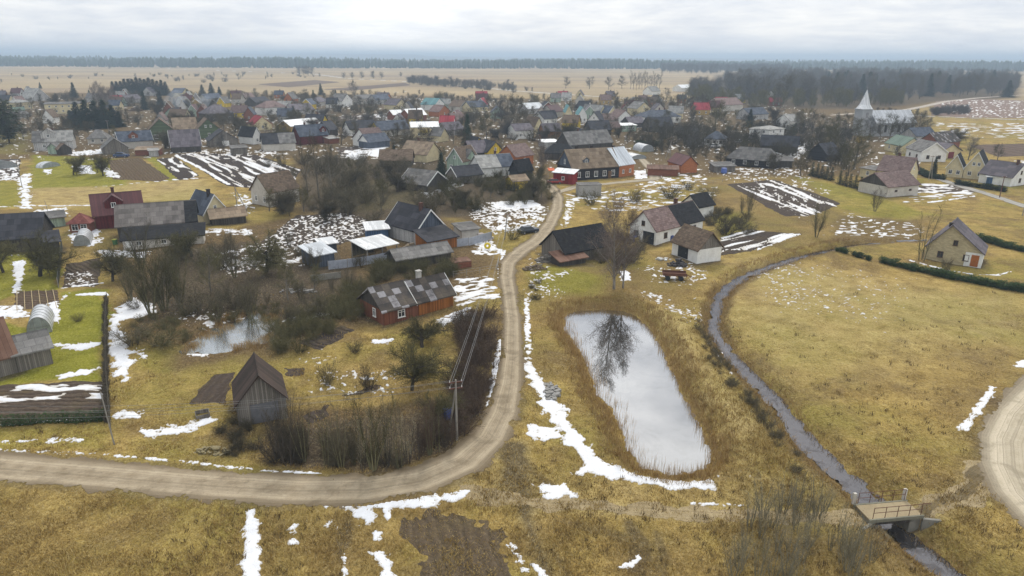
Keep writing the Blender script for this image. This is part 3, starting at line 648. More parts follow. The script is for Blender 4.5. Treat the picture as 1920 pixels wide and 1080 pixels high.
SN = [  # outline in the picture, how much of it is covered, softness, size of the patches
 ([(985,688),(1006,690),(1020,715),(1042,745),(1060,755),(1064,778),(1082,800),(1096,825),(1112,845),(1135,862),(1180,880),(1250,893),(1310,893),(1348,890),(1322,899),(1340,909),(1260,910),(1180,900),(1120,886),(1083,882),(1094,865),(1085,845),(1060,825),(1056,800),(1030,780),(1010,755),(1014,740),(994,715),(985,705)],1.25,.5,1.2),
 ([(975,794),(1052,796),(1062,815),(1000,828)],.75,.5,.8),([(1003,905),(1060,899),(1078,926),(1020,929)],.85,.6,.7),
 ([(462,953),(477,955),(485,1000),(486,1100),(460,1100),(458,990)],1.3,.3,1),([(698,1034),(715,1031),(735,1052),(744,1100),(712,1100),(718,1060)],1.25,.35,1),
 ([(657,958),(690,955),(707,977),(688,980)],1.0,.4,.8),([(700,990),(713,995),(716,1008),(700,1012)],.9,.4,.6),([(545,982),(562,982),(556,1020),(540,1018)],.7,.4,.5),([(625,972),(640,974),(634,990),(600,988)],.6,.4,.5),
 ([(265,798),(330,792),(400,772),(412,778),(372,802),(290,814),(266,810)],.85,.8,.9),([(212,768),(240,758),(260,766),(258,776),(222,778)],1.0,.5,.8),
 ([(205,600),(222,572),(250,555),(286,566),(288,586),(262,592),(222,602),(218,615),(238,640),(250,668),(232,705),(216,690),(206,650)],1.2,.7,1.1),([(250,645),(275,650),(270,665)],.7,.6,.8),
 ([(95,642),(150,640),(197,636),(180,648),(138,656)],1.1,.5,1),([(110,698),(150,688),(183,685),(165,698),(120,706)],1.15,.5,1),([(135,548),(200,543),(204,550),(150,552)],.95,.4,.8),([(22,488),(48,486),(40,518),(34,545),(18,545),(26,520)],1.1,.4,.9),
 ([(88,564),(110,562),(112,605),(98,602)],1.0,.4,.8),([(-40,572),(38,568),(58,590),(20,596),(-40,592)],.8,.4,.8),([(-60,719),(195,712),(192,738),(-60,756)],.56,.3,.9,[(0,735),(195,728)],4),([(-60,822),(160,812),(165,822),(-60,834)],.55,.5,.7),
 ([(1796,806),(1815,808),(1870,727),(1856,722)],1.25,.3,.8),([(1898,682),(1935,668),(1935,682),(1905,690)],1.1,.4,.8),([(1390,490),(1560,495),(1720,520),(1660,630),(1420,560)],.23,4,.5),([(1445,500),(1500,500),(1490,560),(1430,550)],.28,3,.6),
 ([(555,402),(655,396),(722,430),(600,472),(480,455)],.44,2,.55),([(380,470),(500,455),(640,470),(560,500),(420,500)],.42,3,1.0),([(860,440),(905,470),(935,466),(910,440)],.8,1.2,1),([(895,378),(1032,388),(1022,432),(925,440),(880,410)],.52,1.5,.8),
 ([(850,523),(930,522),(935,560),(855,574)],.58,1,.8,[(850,540),(930,530)],3),([(815,598),(880,572),(892,590),(830,612)],.75,.8,.6),([(692,632),(742,632),(728,642),(700,642)],.8,.5,.5),([(520,596),(600,582),(676,572),(672,580),(560,600)],.6,.8,1.0),([(880,470),(940,465),(945,475),(890,480)],.7,.6,1),
 ([(1060,372),(1140,398),(1340,382),(1330,330),(1200,325),(1190,360),(1130,352)],.40,2,.8,[(1080,372),(1300,365)],2.5),([(1190,320),(1240,318),(1240,336),(1190,338)],.9,1,1.4),([(1330,318),(1480,310),(1560,360),(1500,410),(1380,345)],.28,3,.8,[(1360,330),(1500,375)],3),([(1362,346),(1452,337),(1578,382),(1520,404)],.34,1,1.3,[(1375,345),(1500,400)],16),([(1352,447),(1398,431),(1502,440),(1412,472),(1340,482)],.36,.6,.9,[(1355,480),(1500,437)],16),
 ([(1590,400),(1725,420),(1720,447),(1550,442)],.32,2,.7,[(1600,430),(1720,428)],2),([(1690,345),(1800,346),(1830,366),(1690,382)],.46,1,1.2,[(1700,372),(1830,366)],5),([(1180,540),(1270,560),(1320,600),(1290,610),(1220,570)],.42,1.5,.6),([(1200,500),(1300,490),(1340,520),(1280,540),(1220,530)],.4,2,.7),([(1160,508),(1180,508),(1182,525),(1164,526)],1.1,.4,.7),
 ([(30,328),(56,325),(62,395),(38,392)],.8,1.5,1.5),([(-60,305),(38,300),(34,338),(-60,340)],.62,1,1.2),([(78,318),(96,318),(92,330)],.9,1,1.2),([(135,310),(170,310),(178,326),(150,326)],1.0,1,1.4),([(178,306),(200,310),(232,334),(200,332)],.75,1,1.2),([(130,286),(200,278),(200,288),(140,292)],.8,1.5,1.5),([(285,285),(470,276),(560,290),(420,292)],.4,2,1.2),
 ([(328,289),(400,288),(478,290),(566,318),(548,342),(470,352),(424,348)],.40,.8,1.5,[(330,292),(430,346)],16),([(292,298),(330,295),(374,330),(336,338)],.38,.6,1.3,[(300,298),(350,336)],9),([(430,315),(530,310),(550,338),(470,345)],.34,2,1.4,[(470,295),(560,335)],12),
 ([(130,430),(190,425),(190,450),(175,460),(130,455)],.7,1,1.0),([(180,465),(280,470),(270,482),(190,478)],.72,1,.9),([(118,505),(180,500),(180,532),(118,532)],.42,.8,.6),([(370,430),(470,425),(480,440),(380,440)],.6,1.2,1.2),([(60,393),(130,388),(130,405),(60,405)],.6,1,1.2),([(400,490),(480,480),(500,500),(430,520)],.4,1.5,.8),
 ([(330,585),(420,575),(510,590),(440,600),(390,628)],.42,2,.7),([(350,650),(400,640),(395,662),(350,664)],.6,1,.7),([(580,690),(760,680),(750,735),(580,730)],.30,1.5,.5),([(1000,470),(1030,500),(1060,560),(985,570),(980,500)],.36,1.5,.5),([(1020,520),(1080,505),(1060,520),(1010,530)],.55,1,.8),
 ([(640,285),(720,270),(740,290),(660,300)],.72,2,1.8,[(640,290),(720,285)],2),([(700,215),(760,208),(770,225),(720,230)],.6,2,2),([(-100,185),(700,180),(1300,190),(1500,200),(1720,250),(1700,330),(1200,330),(560,300),(-100,300)],.27,10,1.7),([(1745,230),(1940,232),(1940,262),(1760,255)],.36,3,1.8,[(1745,240),(1940,245)],4),([(1755,190),(1840,186),(1960,190),(1960,222),(1800,220)],.36,3,1.6),
 ([(1060,375),(1080,372),(1070,420),(1052,440)],.6,1,1),([(1440,560),(1500,540),(1480,600)],.3,2,.6),([(1455,270),(1540,262),(1500,300),(1450,300)],.55,2,1.6),([(1655,305),(1720,300),(1735,325),(1690,330)],.5,1.5,1.5),([(1830,300),(1930,300),(1930,320),(1850,318)],.4,2,2),([(1395,900),(1420,890),(1400,930)],.2,1,.5),([(540,660),(640,640),(620,700)],.2,1,.6),([(440,360),(480,370),(470,400),(440,390)],.6,2,1.2),([(760,345),(850,330),(880,345),(800,370)],.6,1.5,1.4),([(920,380),(1000,375),(1020,390),(930,395)],.8,1,1.2)]
for i, z in enumerate(SN): sn(z[0], z[1], z[2], z[3], *(z[4:6] if len(z) > 4 else ()), seed=i)
SL = [([(988,555,.4),(989,620,.45),(991,685,.5)],.68,.4,.6),([(938,640,.35),(931,690,.5),(924,740,.5),(912,795,.35)],.82,.3,.6),([(470,939,.35),(540,941,.45),(600,945,.4),(700,949,.5),(790,943,.6),(850,930,.6),(880,919,.2)],1.0,.35,.7),([(490,886,.3),(560,889,.4),(640,897,.25),(680,902,.2)],.85,.3,.6),
 ([(-20,898,.3),(200,915,.3),(340,932,.3),(460,940,.3)],.6,.3,.45),([(0,845,.3),(140,850,.3),(300,862,.3),(470,880,.3)],.58,.3,.45),([(645,1036,.2),(648,1100,.25)],.8,.25,.4),([(1004,1056,.2),(1030,1095,.35)],1.0,.25,.6),([(958,1015,.3),(985,1062,.3)],.62,.4,.5),([(1165,1060,.2),(1185,1052,.3),(1198,1040,.2)],.8,.25,.4),([(1298,938,.2),(1395,942,.2)],.68,.2,.45),([(725,946,.3),(728,972,.25)],1.0,.2,.5),
 ([(1706,488,.3),(1760,502,.3),(1820,512,.3),(1874,514,.25)],1.0,.25,.7),([(1870,514,.3),(1900,505,.3)],.6,.3,.5),([(-40,393,.5),(60,386,.6),(170,384,.6),(180,380,.3)],.95,.4,1),([(180,350,.4),(280,341,.5),(370,334,.5)],.85,.4,1),([(330,292,.6),(380,318,.6),(430,346,.6)],1.0,.3,1),([(318,336,.3),(372,334,.4)],.8,.3,.8),([(945,470,.4),(938,500,.4),(938,530,.3)],.85,.4,.7),([(1322,470,.3),(1420,470,.3),(1500,440,.3)],.6,.3,.6),([(130,545,.3),(115,560,.3)],.7,.3,.5),
 ([(1300,560,.4),(1330,640,.4),(1370,700,.4)],.4,.5,.5),([(700,175,2),(760,172,2)],.8,1,4),([(560,185,1.5),(640,183,1.5)],.7,1,3),([(750,202,1.5),(850,205,1.5)],.9,1,3),([(1240,200,2),(1350,203,2)],.6,1,3),([(-20,480,.3),(110,472,.3)],.6,.3,.6),([(118,535,.3),(190,524,.3)],.95,.3,.7),([(0,790,.25),(200,776,.25)],.6,.25,.5),([(1050,362,.4),(1100,372,.4),(1190,380,.6)],.9,.6,1.2),([(1740,380,.5),(1828,368,.5)],.9,.4,1)]
for i, z in enumerate(SL): sn(z[0], z[1], z[2], z[3], line=True, seed=200 + i)
snow[(ROADSD > -.15) & (DIST < 330)] = -1; snow[WET > -.1] = -1; snow[DIST > 1600] = -1
def s_mat(t):
    c = t.coord('Object'); th = t.attr('thick', 'Fac'); ng = t.noise(c, 4.0, 4, .75); n = t.noise(c, .9, 5, .65); n2 = t.noise(c, 6, 4, .7)
    col = t.mix(t.ramp(n, .35, .75), (.77, .78, .81), (.64, .65, .68)); col = t.mix(t.math('MULTIPLY', t.ramp(n2, .58, .74), .6), col, (.44, .39, .31)); thin = t.math('SUBTRACT', 1.0, t.ramp(t.math('ADD', th, t.math('MULTIPLY', t.math('SUBTRACT', ng, .5), .34)), .0, .22), True)
    col = t.mix(t.math('MULTIPLY', thin, .85), col, t.mix(ng, (.26, .19, .09), (.62, .60, .57)))
    t.out(col, .7, t.bump(t.math('ADD', n2, n), .5, .08), .2)
sheet('snow', snow, .07, M('old_snow', s_mat), 'stuff', edge_dz=.012, attrs={'thick': snow})
print('SHEETS DONE')
# ------------------------------------------------------------------ trees
def rot_to(d, ang, az):
    a = d.orthogonal().normalized(); b = d.cross(a)
    return (d * math.cos(ang) + (a * math.cos(az) + b * math.sin(az)) * math.sin(ang)).normalized()
class Tree:
    def __init__(s, seed): s.r = random.Random(seed); s.seg = []
    def grow(s, p, d, L, r, lev, P):
        n = P['n'][lev]; r0 = r
        for k in range(n):
            rv = Vector((s.r.gauss(0, 1), s.r.gauss(0, 1), s.r.gauss(0, 1)))
            d = (d + rv * P['wob'][lev] + Vector((0, 0, 1)) * P['trop'][lev]).normalized()
            q = p + d * (L / n); r1 = r0 * (1 - (1 - P['tap'][lev]) * (k + 1) / n)
            s.seg.append((p, q, r, r1, lev)); f = (k + 1) / n
            if lev + 1 < len(P['n']) and f > P['start'][lev]:
                for c in range(P['kids'][lev]):
                    cd = rot_to(d, R(P['ang'][lev]) * s.r.uniform(.65, 1.3), s.r.uniform(0, 6.283))
                    if 'flat' in P and lev >= P['flat']: cd.z *= .6; cd.normalize()
                    s.grow(p.lerp(q, s.r.random()), cd, L * P['ratio'][lev] * s.r.uniform(.7, 1.2) * (1.15 - P['fall'][lev] * f), r1 * P['rr'][lev], lev + 1, P)
            p, r = q, r1
    def mesh(s, split=1, minr=.012):
        """trunk/limb arrays and crown arrays"""
        res = []
        for sel in (lambda l: l <= split, lambda l: l > split):
            V, T = [], []; nv = 0
            for p, q, r0, r1, l in s.seg:
                if not sel(l): continue
                d = (q - p)
                if d.length < 1e-5: continue
                d.normalize(); a = d.orthogonal().normalized(); c = d.cross(a)
                k = 6 if l == 0 else 4 if l == 1 else 3
                if max(r0, r1) < minr * 1.3:   # fine twig: a thin three-sided splinter
                    w = max(minr, r0)
                    az = s.r.uniform(0, 6.28); e = a * math.cos(az) + c * math.sin(az)
                    V += [p + e * w, p - e * w, q]; T.append((nv, nv + 1, nv + 2)); nv += 3; continue
                for o, r in ((p, r0), (q, r1)):
                    for i in range(k):
                        t = 6.2832 * i / k; V.append(o + a * (r * math.cos(t)) + c * (r * math.sin(t)))
                for i in range(k):
                    j = (i + 1) % k; T += [(nv + i, nv + j, nv + k + j), (nv + i, nv + k + j, nv + k + i)]
                nv += 2 * k
            res.append((np.array([tuple(v) for v in V], np.float32).reshape(-1, 3), np.array(T, np.int32).reshape(-1, 3)))
        return res
def m_bark(name, c1, c2, var=.3):
    def b(t):
        n = t.noise(t.coord('Object', (1, 1, .3)), 3.0, 4); rr = t.n('ShaderNodeMapRange', {'Value': t.rand(), 'To Min': 1 - var, 'To Max': 1 + var}).outputs[0]
        c = t.mix(t.ramp(n, .35, .65), c1, c2); t.out(t.n('ShaderNodeHueSaturation', {'Color': c, 'Value': rr}).outputs[0], .9, None, .1)
    return M(name, b)
BK = {'bark': m_bark('grey_bark', (.12, .105, .085), (.20, .18, .145)), 'birch': m_bark('birch_bark', (.36, .33, .29), (.18, .16, .14)), 'olive': m_bark('olive_bark', (.115, .105, .055), (.18, .165, .09)), 'dark': m_bark('dark_bark', (.05, .042, .034), (.09, .075, .06)), 'fir': m_bark('conifer_bark', (.07, .05, .035), (.1, .08, .055))}
TW = {'brown': m_bark('brown_twigs', (.075, .063, .040), (.125, .108, .068)), 'olive': m_bark('olive_twigs', (.082, .075, .034), (.135, .12, .055)), 'birch': m_bark('birch_twigs', (.13, .098, .08), (.20, .16, .135)), 'grey': m_bark('grey_twigs', (.08, .074, .066), (.135, .125, .11)), 'dark': m_bark('dark_twigs', (.055, .045, .033), (.09, .075, .052)), 'red': m_bark('reddish_twigs', (.07, .05, .037), (.115, .08, .055)), 'pale': m_bark('pale_whips', (.22, .20, .13), (.30, .27, .19)),
      'fir': m_bark('fir_needles', (.018, .032, .016), (.036, .055, .026)), 'thuja': m_bark('thuja_sprays', (.03, .055, .018), (.055, .085, .03)), 'pine': m_bark('pine_needles', (.03, .042, .02), (.06, .07, .035)), 'gold': m_bark('golden_leaves', (.38, .24, .02), (.48, .33, .04))}
PROTO = {}
def proto(kind, seeds, fn):
    PROTO[kind] = [fn(s) for s in seeds]
def broad(P, h, trunks=1, split=1, spread=0.0, minr=.012):
    def f(seed):
        t = Tree(seed)
        for k in range(trunks):
            az = 6.283 * k / trunks + t.r.uniform(-.5, .5); off = Vector((math.cos(az), math.sin(az), 0)) * (.25 if trunks > 1 else 0)
            d = Vector((math.cos(az) * spread * t.r.uniform(.4, 1.2), math.sin(az) * spread * t.r.uniform(.4, 1.2), 1)).normalized()
            t.grow(off - Vector((0, 0, .25)), d, P['L'] * t.r.uniform(.85, 1.1), P['r'], 0, P)
        return t.mesh(split, minr) + [max(q.z for p, q, a, b, l in t.seg)]
    return f
ROUND = dict(L=11, r=.28, n=[7, 5, 4, 3], wob=[.05, .12, .18, .25], trop=[.05, .07, .05, .04], tap=[.15, .3, .3, .4], start=[.22, .2, .1], kids=[3, 3, 4], ang=[52, 44, 44], ratio=[.52, .5, .55], fall=[.55, .4, .3], rr=[.5, .5, .45])
TALL = dict(L=17, r=.26, n=[10, 5, 4, 3], wob=[.025, .08, .14, .2], trop=[.03, .10, .04, .0], tap=[.12, .25, .3, .4], start=[.28, .2, .1], kids=[3, 2, 3], ang=[40, 36, 42], ratio=[.34, .45, .5], fall=[.6, .4, .3], rr=[.42, .5, .45])
BIRCH = dict(L=15.5, r=.34, n=[11, 6, 4, 3], wob=[.03, .07, .16, .22], trop=[.02, .05, -.02, -.08], tap=[.1, .22, .3, .4], start=[.12, .22, .1], kids=[3, 3, 4], ang=[44, 38, 48], ratio=[.44, .42, .58], fall=[.62, .4, .3], rr=[.45, .5, .45])
APPLE = dict(L=3.0, r=.20, n=[4, 5, 4, 3], wob=[.10, .2, .25, .3], trop=[.03, .02, .03, .06], tap=[.6, .3, .3, .4], start=[.35, .15, .1], kids=[5, 4, 5], ang=[62, 45, 45], ratio=[1.05, .42, .55], fall=[.3, .3, .3], rr=[.6, .5, .45])
VASE = dict(L=7.5, r=.10, n=[7, 4, 3], wob=[.04, .12, .2], trop=[.05, .10, .06], tap=[.15, .3, .4], start=[.15, .1], kids=[3, 4], ang=[30, 34], ratio=[.36, .45], fall=[.5, .3], rr=[.5, .45])
WHIP = dict(L=6.0, r=.05, n=[7, 3, 2], wob=[.035, .10, .2], trop=[.05, .08, .04], tap=[.2, .4, .4], start=[.2, .1], kids=[2, 2], ang=[26, 32], ratio=[.28, .45], fall=[.5, .3], rr=[.5, .5])
SHRUB = dict(L=2.3, r=.045, n=[4, 4, 3], wob=[.12, .18, .25], trop=[.06, .06, .03], tap=[.3, .4, .4], start=[.1, .1], kids=[3, 3], ang=[38, 38], ratio=[.5, .5], fall=[.3, .3], rr=[.6, .5])
LOW = dict(L=12, r=.24, n=[7, 5, 3], wob=[.05, .16, .25], trop=[.05, .06, .02], tap=[.15, .3, .4], start=[.2, .05], kids=[5, 7], ang=[52, 46], ratio=[.46, .52], fall=[.45, .3], rr=[.5, .45])
proto('round', (1, 2, 3), broad(ROUND, 0, 1, 1, 0, .022)); proto('tall', (4, 5), broad(TALL, 0, 1, 1, 0, .024)); proto('birch', (31, 8), broad(BIRCH, 0, 1, 1, 0, .019)); proto('apple', (9, 10, 12), broad(APPLE, 0, 1, 1, 0, .016))
proto('vase', (13, 14, 15), broad(VASE, 0, 6, 0, .30, .014)); proto('whip', (16, 17, 18), broad(WHIP, 0, 7, 0, .22, .011)); proto('shrub', (19, 20, 21, 22), broad(SHRUB, 0, 9, -1, .7, .015)); proto('low', (23, 24, 25, 26), broad(LOW, 0, 1, 0, 0, .05)); proto('sapling', (27, 28), broad(WHIP, 0, 3, 0, .10, .014))
def conifer(h, w, layers, dens, droop=.35, leaf=.5, base=.06, dome=False):
    def f(seed):
        r = random.Random(seed); V, T = [], []
        tv = MB().tube((0, 0, -.25), (0, 0, h * .97), w * .055, .02, 6); TV = np.array(tv.v, np.float32); TT = []
        for q in tv.f:
            for k in range(1, len(q) - 1): TT.append((q[0], q[k], q[k + 1]))
        for k in range(layers):
            f_ = k / layers; z = h * (base + (1 - base) * f_); rad = w * ((1 - f_) ** .85 if not dome else math.sqrt(max(0, 1 - (2 * f_ - .9) ** 2)) if f_ > .1 else .5) * r.uniform(.8, 1.15) + .12
            nb = max(5, int(dens * (1 - f_ * .6)))
            for b in range(nb):
                az = r.uniform(0, 6.283); rl = rad * r.uniform(.65, 1.1); c, s_ = math.cos(az), math.sin(az)
                ns = max(2, int(rl / leaf * 1.6))
                for j in range(ns):
                    t = (j + .6) / ns; x = rl * t; zz = z - droop * x * t + r.uniform(-.1, .1) * leaf + (.12 * x if t > .8 else 0)
                    for m in range(3):
                        a2 = az + r.uniform(-1.0, 1.0); l = leaf * r.uniform(.6, 1.2); wd = leaf * r.uniform(.14, .28)
                        p = Vector((c * x, s_ * x, zz + r.uniform(-.15, .1) * leaf)); d = Vector((math.cos(a2), math.sin(a2), r.uniform(-.7, .25))).normalized(); e = d.cross(Vector((r.uniform(-.5, .5), r.uniform(-.5, .5), 1))).normalized()
                        i = len(V); V += [tuple(p + e * wd), tuple(p - e * wd), tuple(p + d * l)]; T.append((i, i + 1, i + 2))
        return [(TV, np.array(TT, np.int32)), (np.array(V, np.float32), np.array(T, np.int32)), h]
    return f
proto('spruce', (41, 42, 43), conifer(15, 3.9, 34, 20, .45, 1.0)); proto('pine', (44, 45), conifer(11, 3.6, 20, 20, .1, .8, .12, True)); proto('thuja', (46, 47), conifer(1.2, .32, 9, 9, -.3, .16)); proto('cone', (48,), conifer(7, 1.6, 20, 14, .2, .5)); proto('hedgebush', (49, 50), conifer(1.2, .95, 8, 14, -.1, .32, .05, True))
_TM = {}
def tree_meshes(kind, i, bark, twig):
    k = (kind, i, bark, twig)
    if k not in _TM:
        (tv, tt), (cv, ct), h = PROTO[kind][i]; a = None
        if len(tv): a = me_np('trunk', tv, tt, True); a.materials.append(BK[bark])
        b = me_np('crown', cv, ct); b.materials.append(TW[twig]); _TM[k] = (a, b, h)
    return _TM[k]
KIND = {'round': ('bark', 'brown'), 'tall': ('bark', 'grey'), 'birch': ('birch', 'birch'), 'apple': ('dark', 'olive'), 'vase': ('olive', 'olive'), 'whip': ('olive', 'brown'), 'shrub': ('dark', 'brown'), 'low': ('bark', 'brown'), 'sapling': ('olive', 'grey'), 'spruce': ('fir', 'fir'), 'pine': ('fir', 'pine'), 'thuja': ('fir', 'thuja'), 'cone': ('fir', 'fir'), 'hedgebush': ('fir', 'thuja')}
_tc = [0]
def tree(kind, px, yb, yt, label, name='bare_tree', cat='tree', wide=1.0, group=None, bark=None, twig=None, var=None):
    _tc[0] += 1; n = _tc[0]; p = onground(at(px, yb)); bk, tw = KIND[kind]; i = (n if var is None else var) % len(PROTO[kind])
    a, b, h = tree_meshes(kind, i, bark or bk, twig or tw)
    s = max(.3, hgt(px, yb, yt) - p.z) / h; rz = (n * 2.39996) % 6.283
    root = thing(name, label, cat, p, rz, group); root.scale = (s * wide, s * wide, s)
    if a: link('trunk', a, root)
    link('crown', b, root); return root
def scatter(name, kinds, spots, label, cat, twig, seed=5):
    """many shrubs nobody could count, merged into one mesh"""
    VV, TT = [], []; nv = 0
    for (x, y, s, kd, k, rz, wd) in spots:
        P = PROTO[kd][k % len(PROTO[kd])]; z = gz(x, y)
        for (v, t) in P[:2]:
            if not len(v): continue
            c, n = math.cos(rz), math.sin(rz); w = v * np.array([s * wd, s * wd, s], np.float32)
            VV.append(np.stack([w[:, 0] * c - w[:, 1] * n + x, w[:, 0] * n + w[:, 1] * c + y, w[:, 2] + z], 1)); TT.append(t + nv); nv += len(v)
    me = me_np(name, np.concatenate(VV), np.concatenate(TT)); me.materials.append(TW[twig]); o = link(name, me); return tag(o, label, cat, kind='stuff')
def spots_in(pts, n, kinds, h0, h1, seed, wd=(1.0, 1.3)):
    """kinds: proto names; heights h0..h1 in metres"""
    r = random.Random(seed); P = wpoly(pts); lo, hi = P.min(0), P.max(0); out = []; tries = 0
    while len(out) < n and tries < n * 60:
        tries += 1; x, y = r.uniform(lo[0], hi[0]), r.uniform(lo[1], hi[1])
        if sdf(P, np.array([x]), np.array([y]), 1)[0] < 0: continue
        kd = r.choice(kinds); k = r.randrange(9); out.append((x, y, r.uniform(h0, h1) / PROTO[kd][k % len(PROTO[kd])][2], kd, k, r.uniform(0, 6.28), r.uniform(*wd)))
    return out
# ------------------------------------------------------------------ houses
def attach(main, ext):
    """make the pieces of ext parts of main"""
    mm = Matrix.Translation(main.location) @ Matrix.Rotation(main.rotation_euler.z, 4, 'Z')
    em = Matrix.Translation(ext.location) @ Matrix.Rotation(ext.rotation_euler.z, 4, 'Z')
    for c in list(ext.children):
        mb = Matrix.Translation(c.location) @ Matrix.Rotation(c.rotation_euler.z, 4, 'Z')
        m = mm.inverted() @ em @ mb; c.parent = main; c.location = m.to_translation(); c.rotation_euler = (0, 0, m.to_euler().z)
    LABELS.pop(ext['label'], None); bpy.data.objects.remove(ext)
T_ = 'extension of a house'
# --- around the pond and the road bend
h = S('red board cottage under patched black and grey slates, beside the bushes west of the road', (720,607),(785,590), 6.6, 2.1, 2.3, 'redpl', 'patch', name='board_cottage', win='F1', ws=(1.1,1.2), gablemat='dgrey', chim=())
attach(h, S(T_, (786,589.6),(850,573), 5.6, 1.95, 2.2, 'rawor', 'patch', chim=((-.3,.1),), chimmat=CHIMW, trim='w'))
add_win(h, 'L', -.8, 1.25, .8, 1.2, *list(h['dims'])[:2])
h = G('tall grey weathered barn with a brown roof, alone in the yellow grass', (447,792),(539,775), 5.2, 2.4, 2.7, 'grey', 'darkrust', name='old_barn', cat='barn', over=.35, door='L:grey:-0.1:gar')
h = S('grey plank barn with rusty roof cut by the left edge, below the arched greenhouse', (-95,726),(33,692), 6.5, 2.4, 3.4, 'grey', 'rust', name='plank_barn', cat='barn')
attach(h, S(T_, (33.5,691.7),(99,676), 4.6, 2.1, 1.3, 'grey', 'grey'))
h = G('dark gabled farmhouse with a lean-to and orange shed door, beside the snowy yard', (781,462),(833,450), 9.5, 2.7, 3.5, 'pinkgrey', 'dark', name='farmhouse', trim='w', gablemat='bluegrey', chim=((-.55,.1),))
attach(h, S(T_, (803,475),(857,464), 4.2, 2.0, 1.1, 'rawor', 'dark', lean=True))
S('long low dark shed behind the metal fence', (745,506),(846,489), 4.2, 1.8, 1.2, 'dgrey', 'grey', name='long_shed', cat='shed')
S('square brick-walled old house with brown roof behind the bare trees', (507,388),(562,377), 7, 3.4, 3.7, 'offwhite', 'brown', name='brick_house', win='F2 L2', ws=(.9,1.3))
h = S('maroon metal-roofed house with grey dormer and red chimney', (181,429),(272,420), 7.5, 2.9, 3.6, 'maroon', 'maroon', name='maroon_house', chim=((-.1,.05),), dorm=(-.15,3.2,1.6), win='F1')
h = S('long grey farm building with mossy patched roof', (224,452),(371,440), 8.2, 3.0, 3.2, 'dgrey', 'patchg', name='farm_building', cat='barn', roof2=('black',.86))
attach(h, S(T_, (232,467),(383,456), 3.2, 1.7, 1.3, 'offwhite', 'black', lean=True, win='F3', ws=(.9,.8), door='F:white:-.85'))
h = G('cream gabled cottage with a dark slate roof beside the woodpile', (383,420),(430,412), 8, 2.2, 3.8, 'cream', 'bluegrey', name='gabled_cottage', chim=((-.6,.1),), win='l1', ws=(.9,1.2), trim='w', chimmat=CHIMD)
S('low sagging woodshed beside the cream cottage', (398,423),(462,416), 4.5, 1.6, 1.4, 'dgrey', 'tan', name='woodshed', cat='shed')
S('dark long-roofed barn cut off by the left edge', (-120,482),(80,468), 8, 2.2, 3.6, 'dgrey', 'dark', name='long_barn', cat='barn')
S('little dark shed at the end of the long left barn', (82,474),(114,470), 4, 2.0, 1.0, 'dgrey', 'dark', name='garden_shed', cat='shed', lean=True)
S('low greenish shed by the red gazebo', (89,427),(124,423), 3.4, 1.9, .6, 'mint', 'grey', name='green_shed', cat='shed', lean=True)
h = G('cream stone house with steep lilac roof and white annex by the clipped hedges', (1732,485),(1838,501), 6.8, 2.5, 4.2, 'stone', 'lilac', name='stone_house', asym=.22, chim=((-.6,.3),), chimmat=CHIMD, win='l1 L2', wst='b', ws=(.9,1.1))
L_, Wd_, hw_, hr_ = h['dims']
MB().box(-L_/2 - .02, -Wd_/2 + 1.25, 1.2, .1, 2.5, 2.5).box(-.03, -Wd_/2 - .02, 1.2, L_, .1, 2.5).obj('annex_wall', W['white'], h)
add_door(h, 'L', -Wd_/2 + 1.0, .95, 2.0, L_ + .1, Wd_, 'orange')
h = S('white farmhouse with half black, half faded patched roof and garage door', (1229,460),(1316,436.5), 6.4, 2.9, 3.2, 'white', 'mauve', name='white_farmhouse', roof2=('black',.47), win='F3 l1', chim=((.35,.1),), door='L:dark:-.45:gar L:grey:.5', ws=(1,1.1), wst='b')
S('small white outbuilding with black roof behind the white farmhouse', (1309,409),(1337,403), 5, 2.6, 2.2, 'white', 'black', name='outbuilding', cat='shed', win='L1')
h = S('brown-roofed barn with grey planks over white walls, in front of the white farmhouse', (1259,478),(1306,496), 5.4, 2.4, 2.7, 'white', 'brown', name='timber_barn', cat='barn', gablemat='grey', door='F:dark:-.1:gar')
h = S('black-roofed plank barn beside the road behind the tall birch', (1060,494),(1146,477), 7.0, 2.0, 3.0, 'grey', 'black', name='roadside_barn', cat='barn')
attach(h, S(T_, (1050,501),(1098,492), 2.6, 1.0, .8, 'dgrey', 'rust', lean=True))
h = S('grey-green site container with flat roof on the grassy bank', (1085,367),(1127,366), 3.2, 2.7, .12, 'concrete', 'grey', name='site_container', cat='container', lean=True, over=.1)
# --- along the village street
h = S('long blackened timber house with brown roof, brick end and red porch', (1073,339),(1160,333), 10, 3.5, 4.6, 'black', 'tan', name='timber_house', win='F5 L2 l1', gablemat='bluegrey', chim=((-.5,.1),(.15,.1)), dorm=(-.35,1.9,1.1), ws=(1.2,1.6), chimmat=CHIMD, door='F:wood:.6')
attach(h, S(T_, (1160.4,333),(1188,328.4), 9.4, 3.6, 4.4, 'orange', 'metal', chim=((.0,.2),), win='F2', ws=(.9,1.1), chimmat=CHIMD))
attach(h, S(T_, (1037,343),(1074,346.5), 3.2, 3.0, .6, 'crimson', 'metal', lean=True, win='F1', ws=(.9,1.0)))
S('long black log cottage with grey shingle roof and white windows', (1360,309),(1455,317), 8, 2.5, 3.4, 'black', 'grey', name='log_cottage', win='F4', ws=(1.1,1.4), hip=.8)
S('small barn with maroon roof and orange plank walls', (1252,317),(1277,325), 5.4, 2.6, 2.4, 'orange', 'maroon', name='small_barn', cat='barn')
S('low red brick outhouse below the small maroon-roofed barn', (1214,329),(1270,331), 4, 2.0, .5, 'brick', 'rust', name='brick_outhouse', cat='shed', lean=True)
S('flat grey shed beside a blue barrel', (1340,323),(1378,322), 4, 1.8, .6, 'grey', 'grey', name='flat_shed', cat='shed', lean=True)
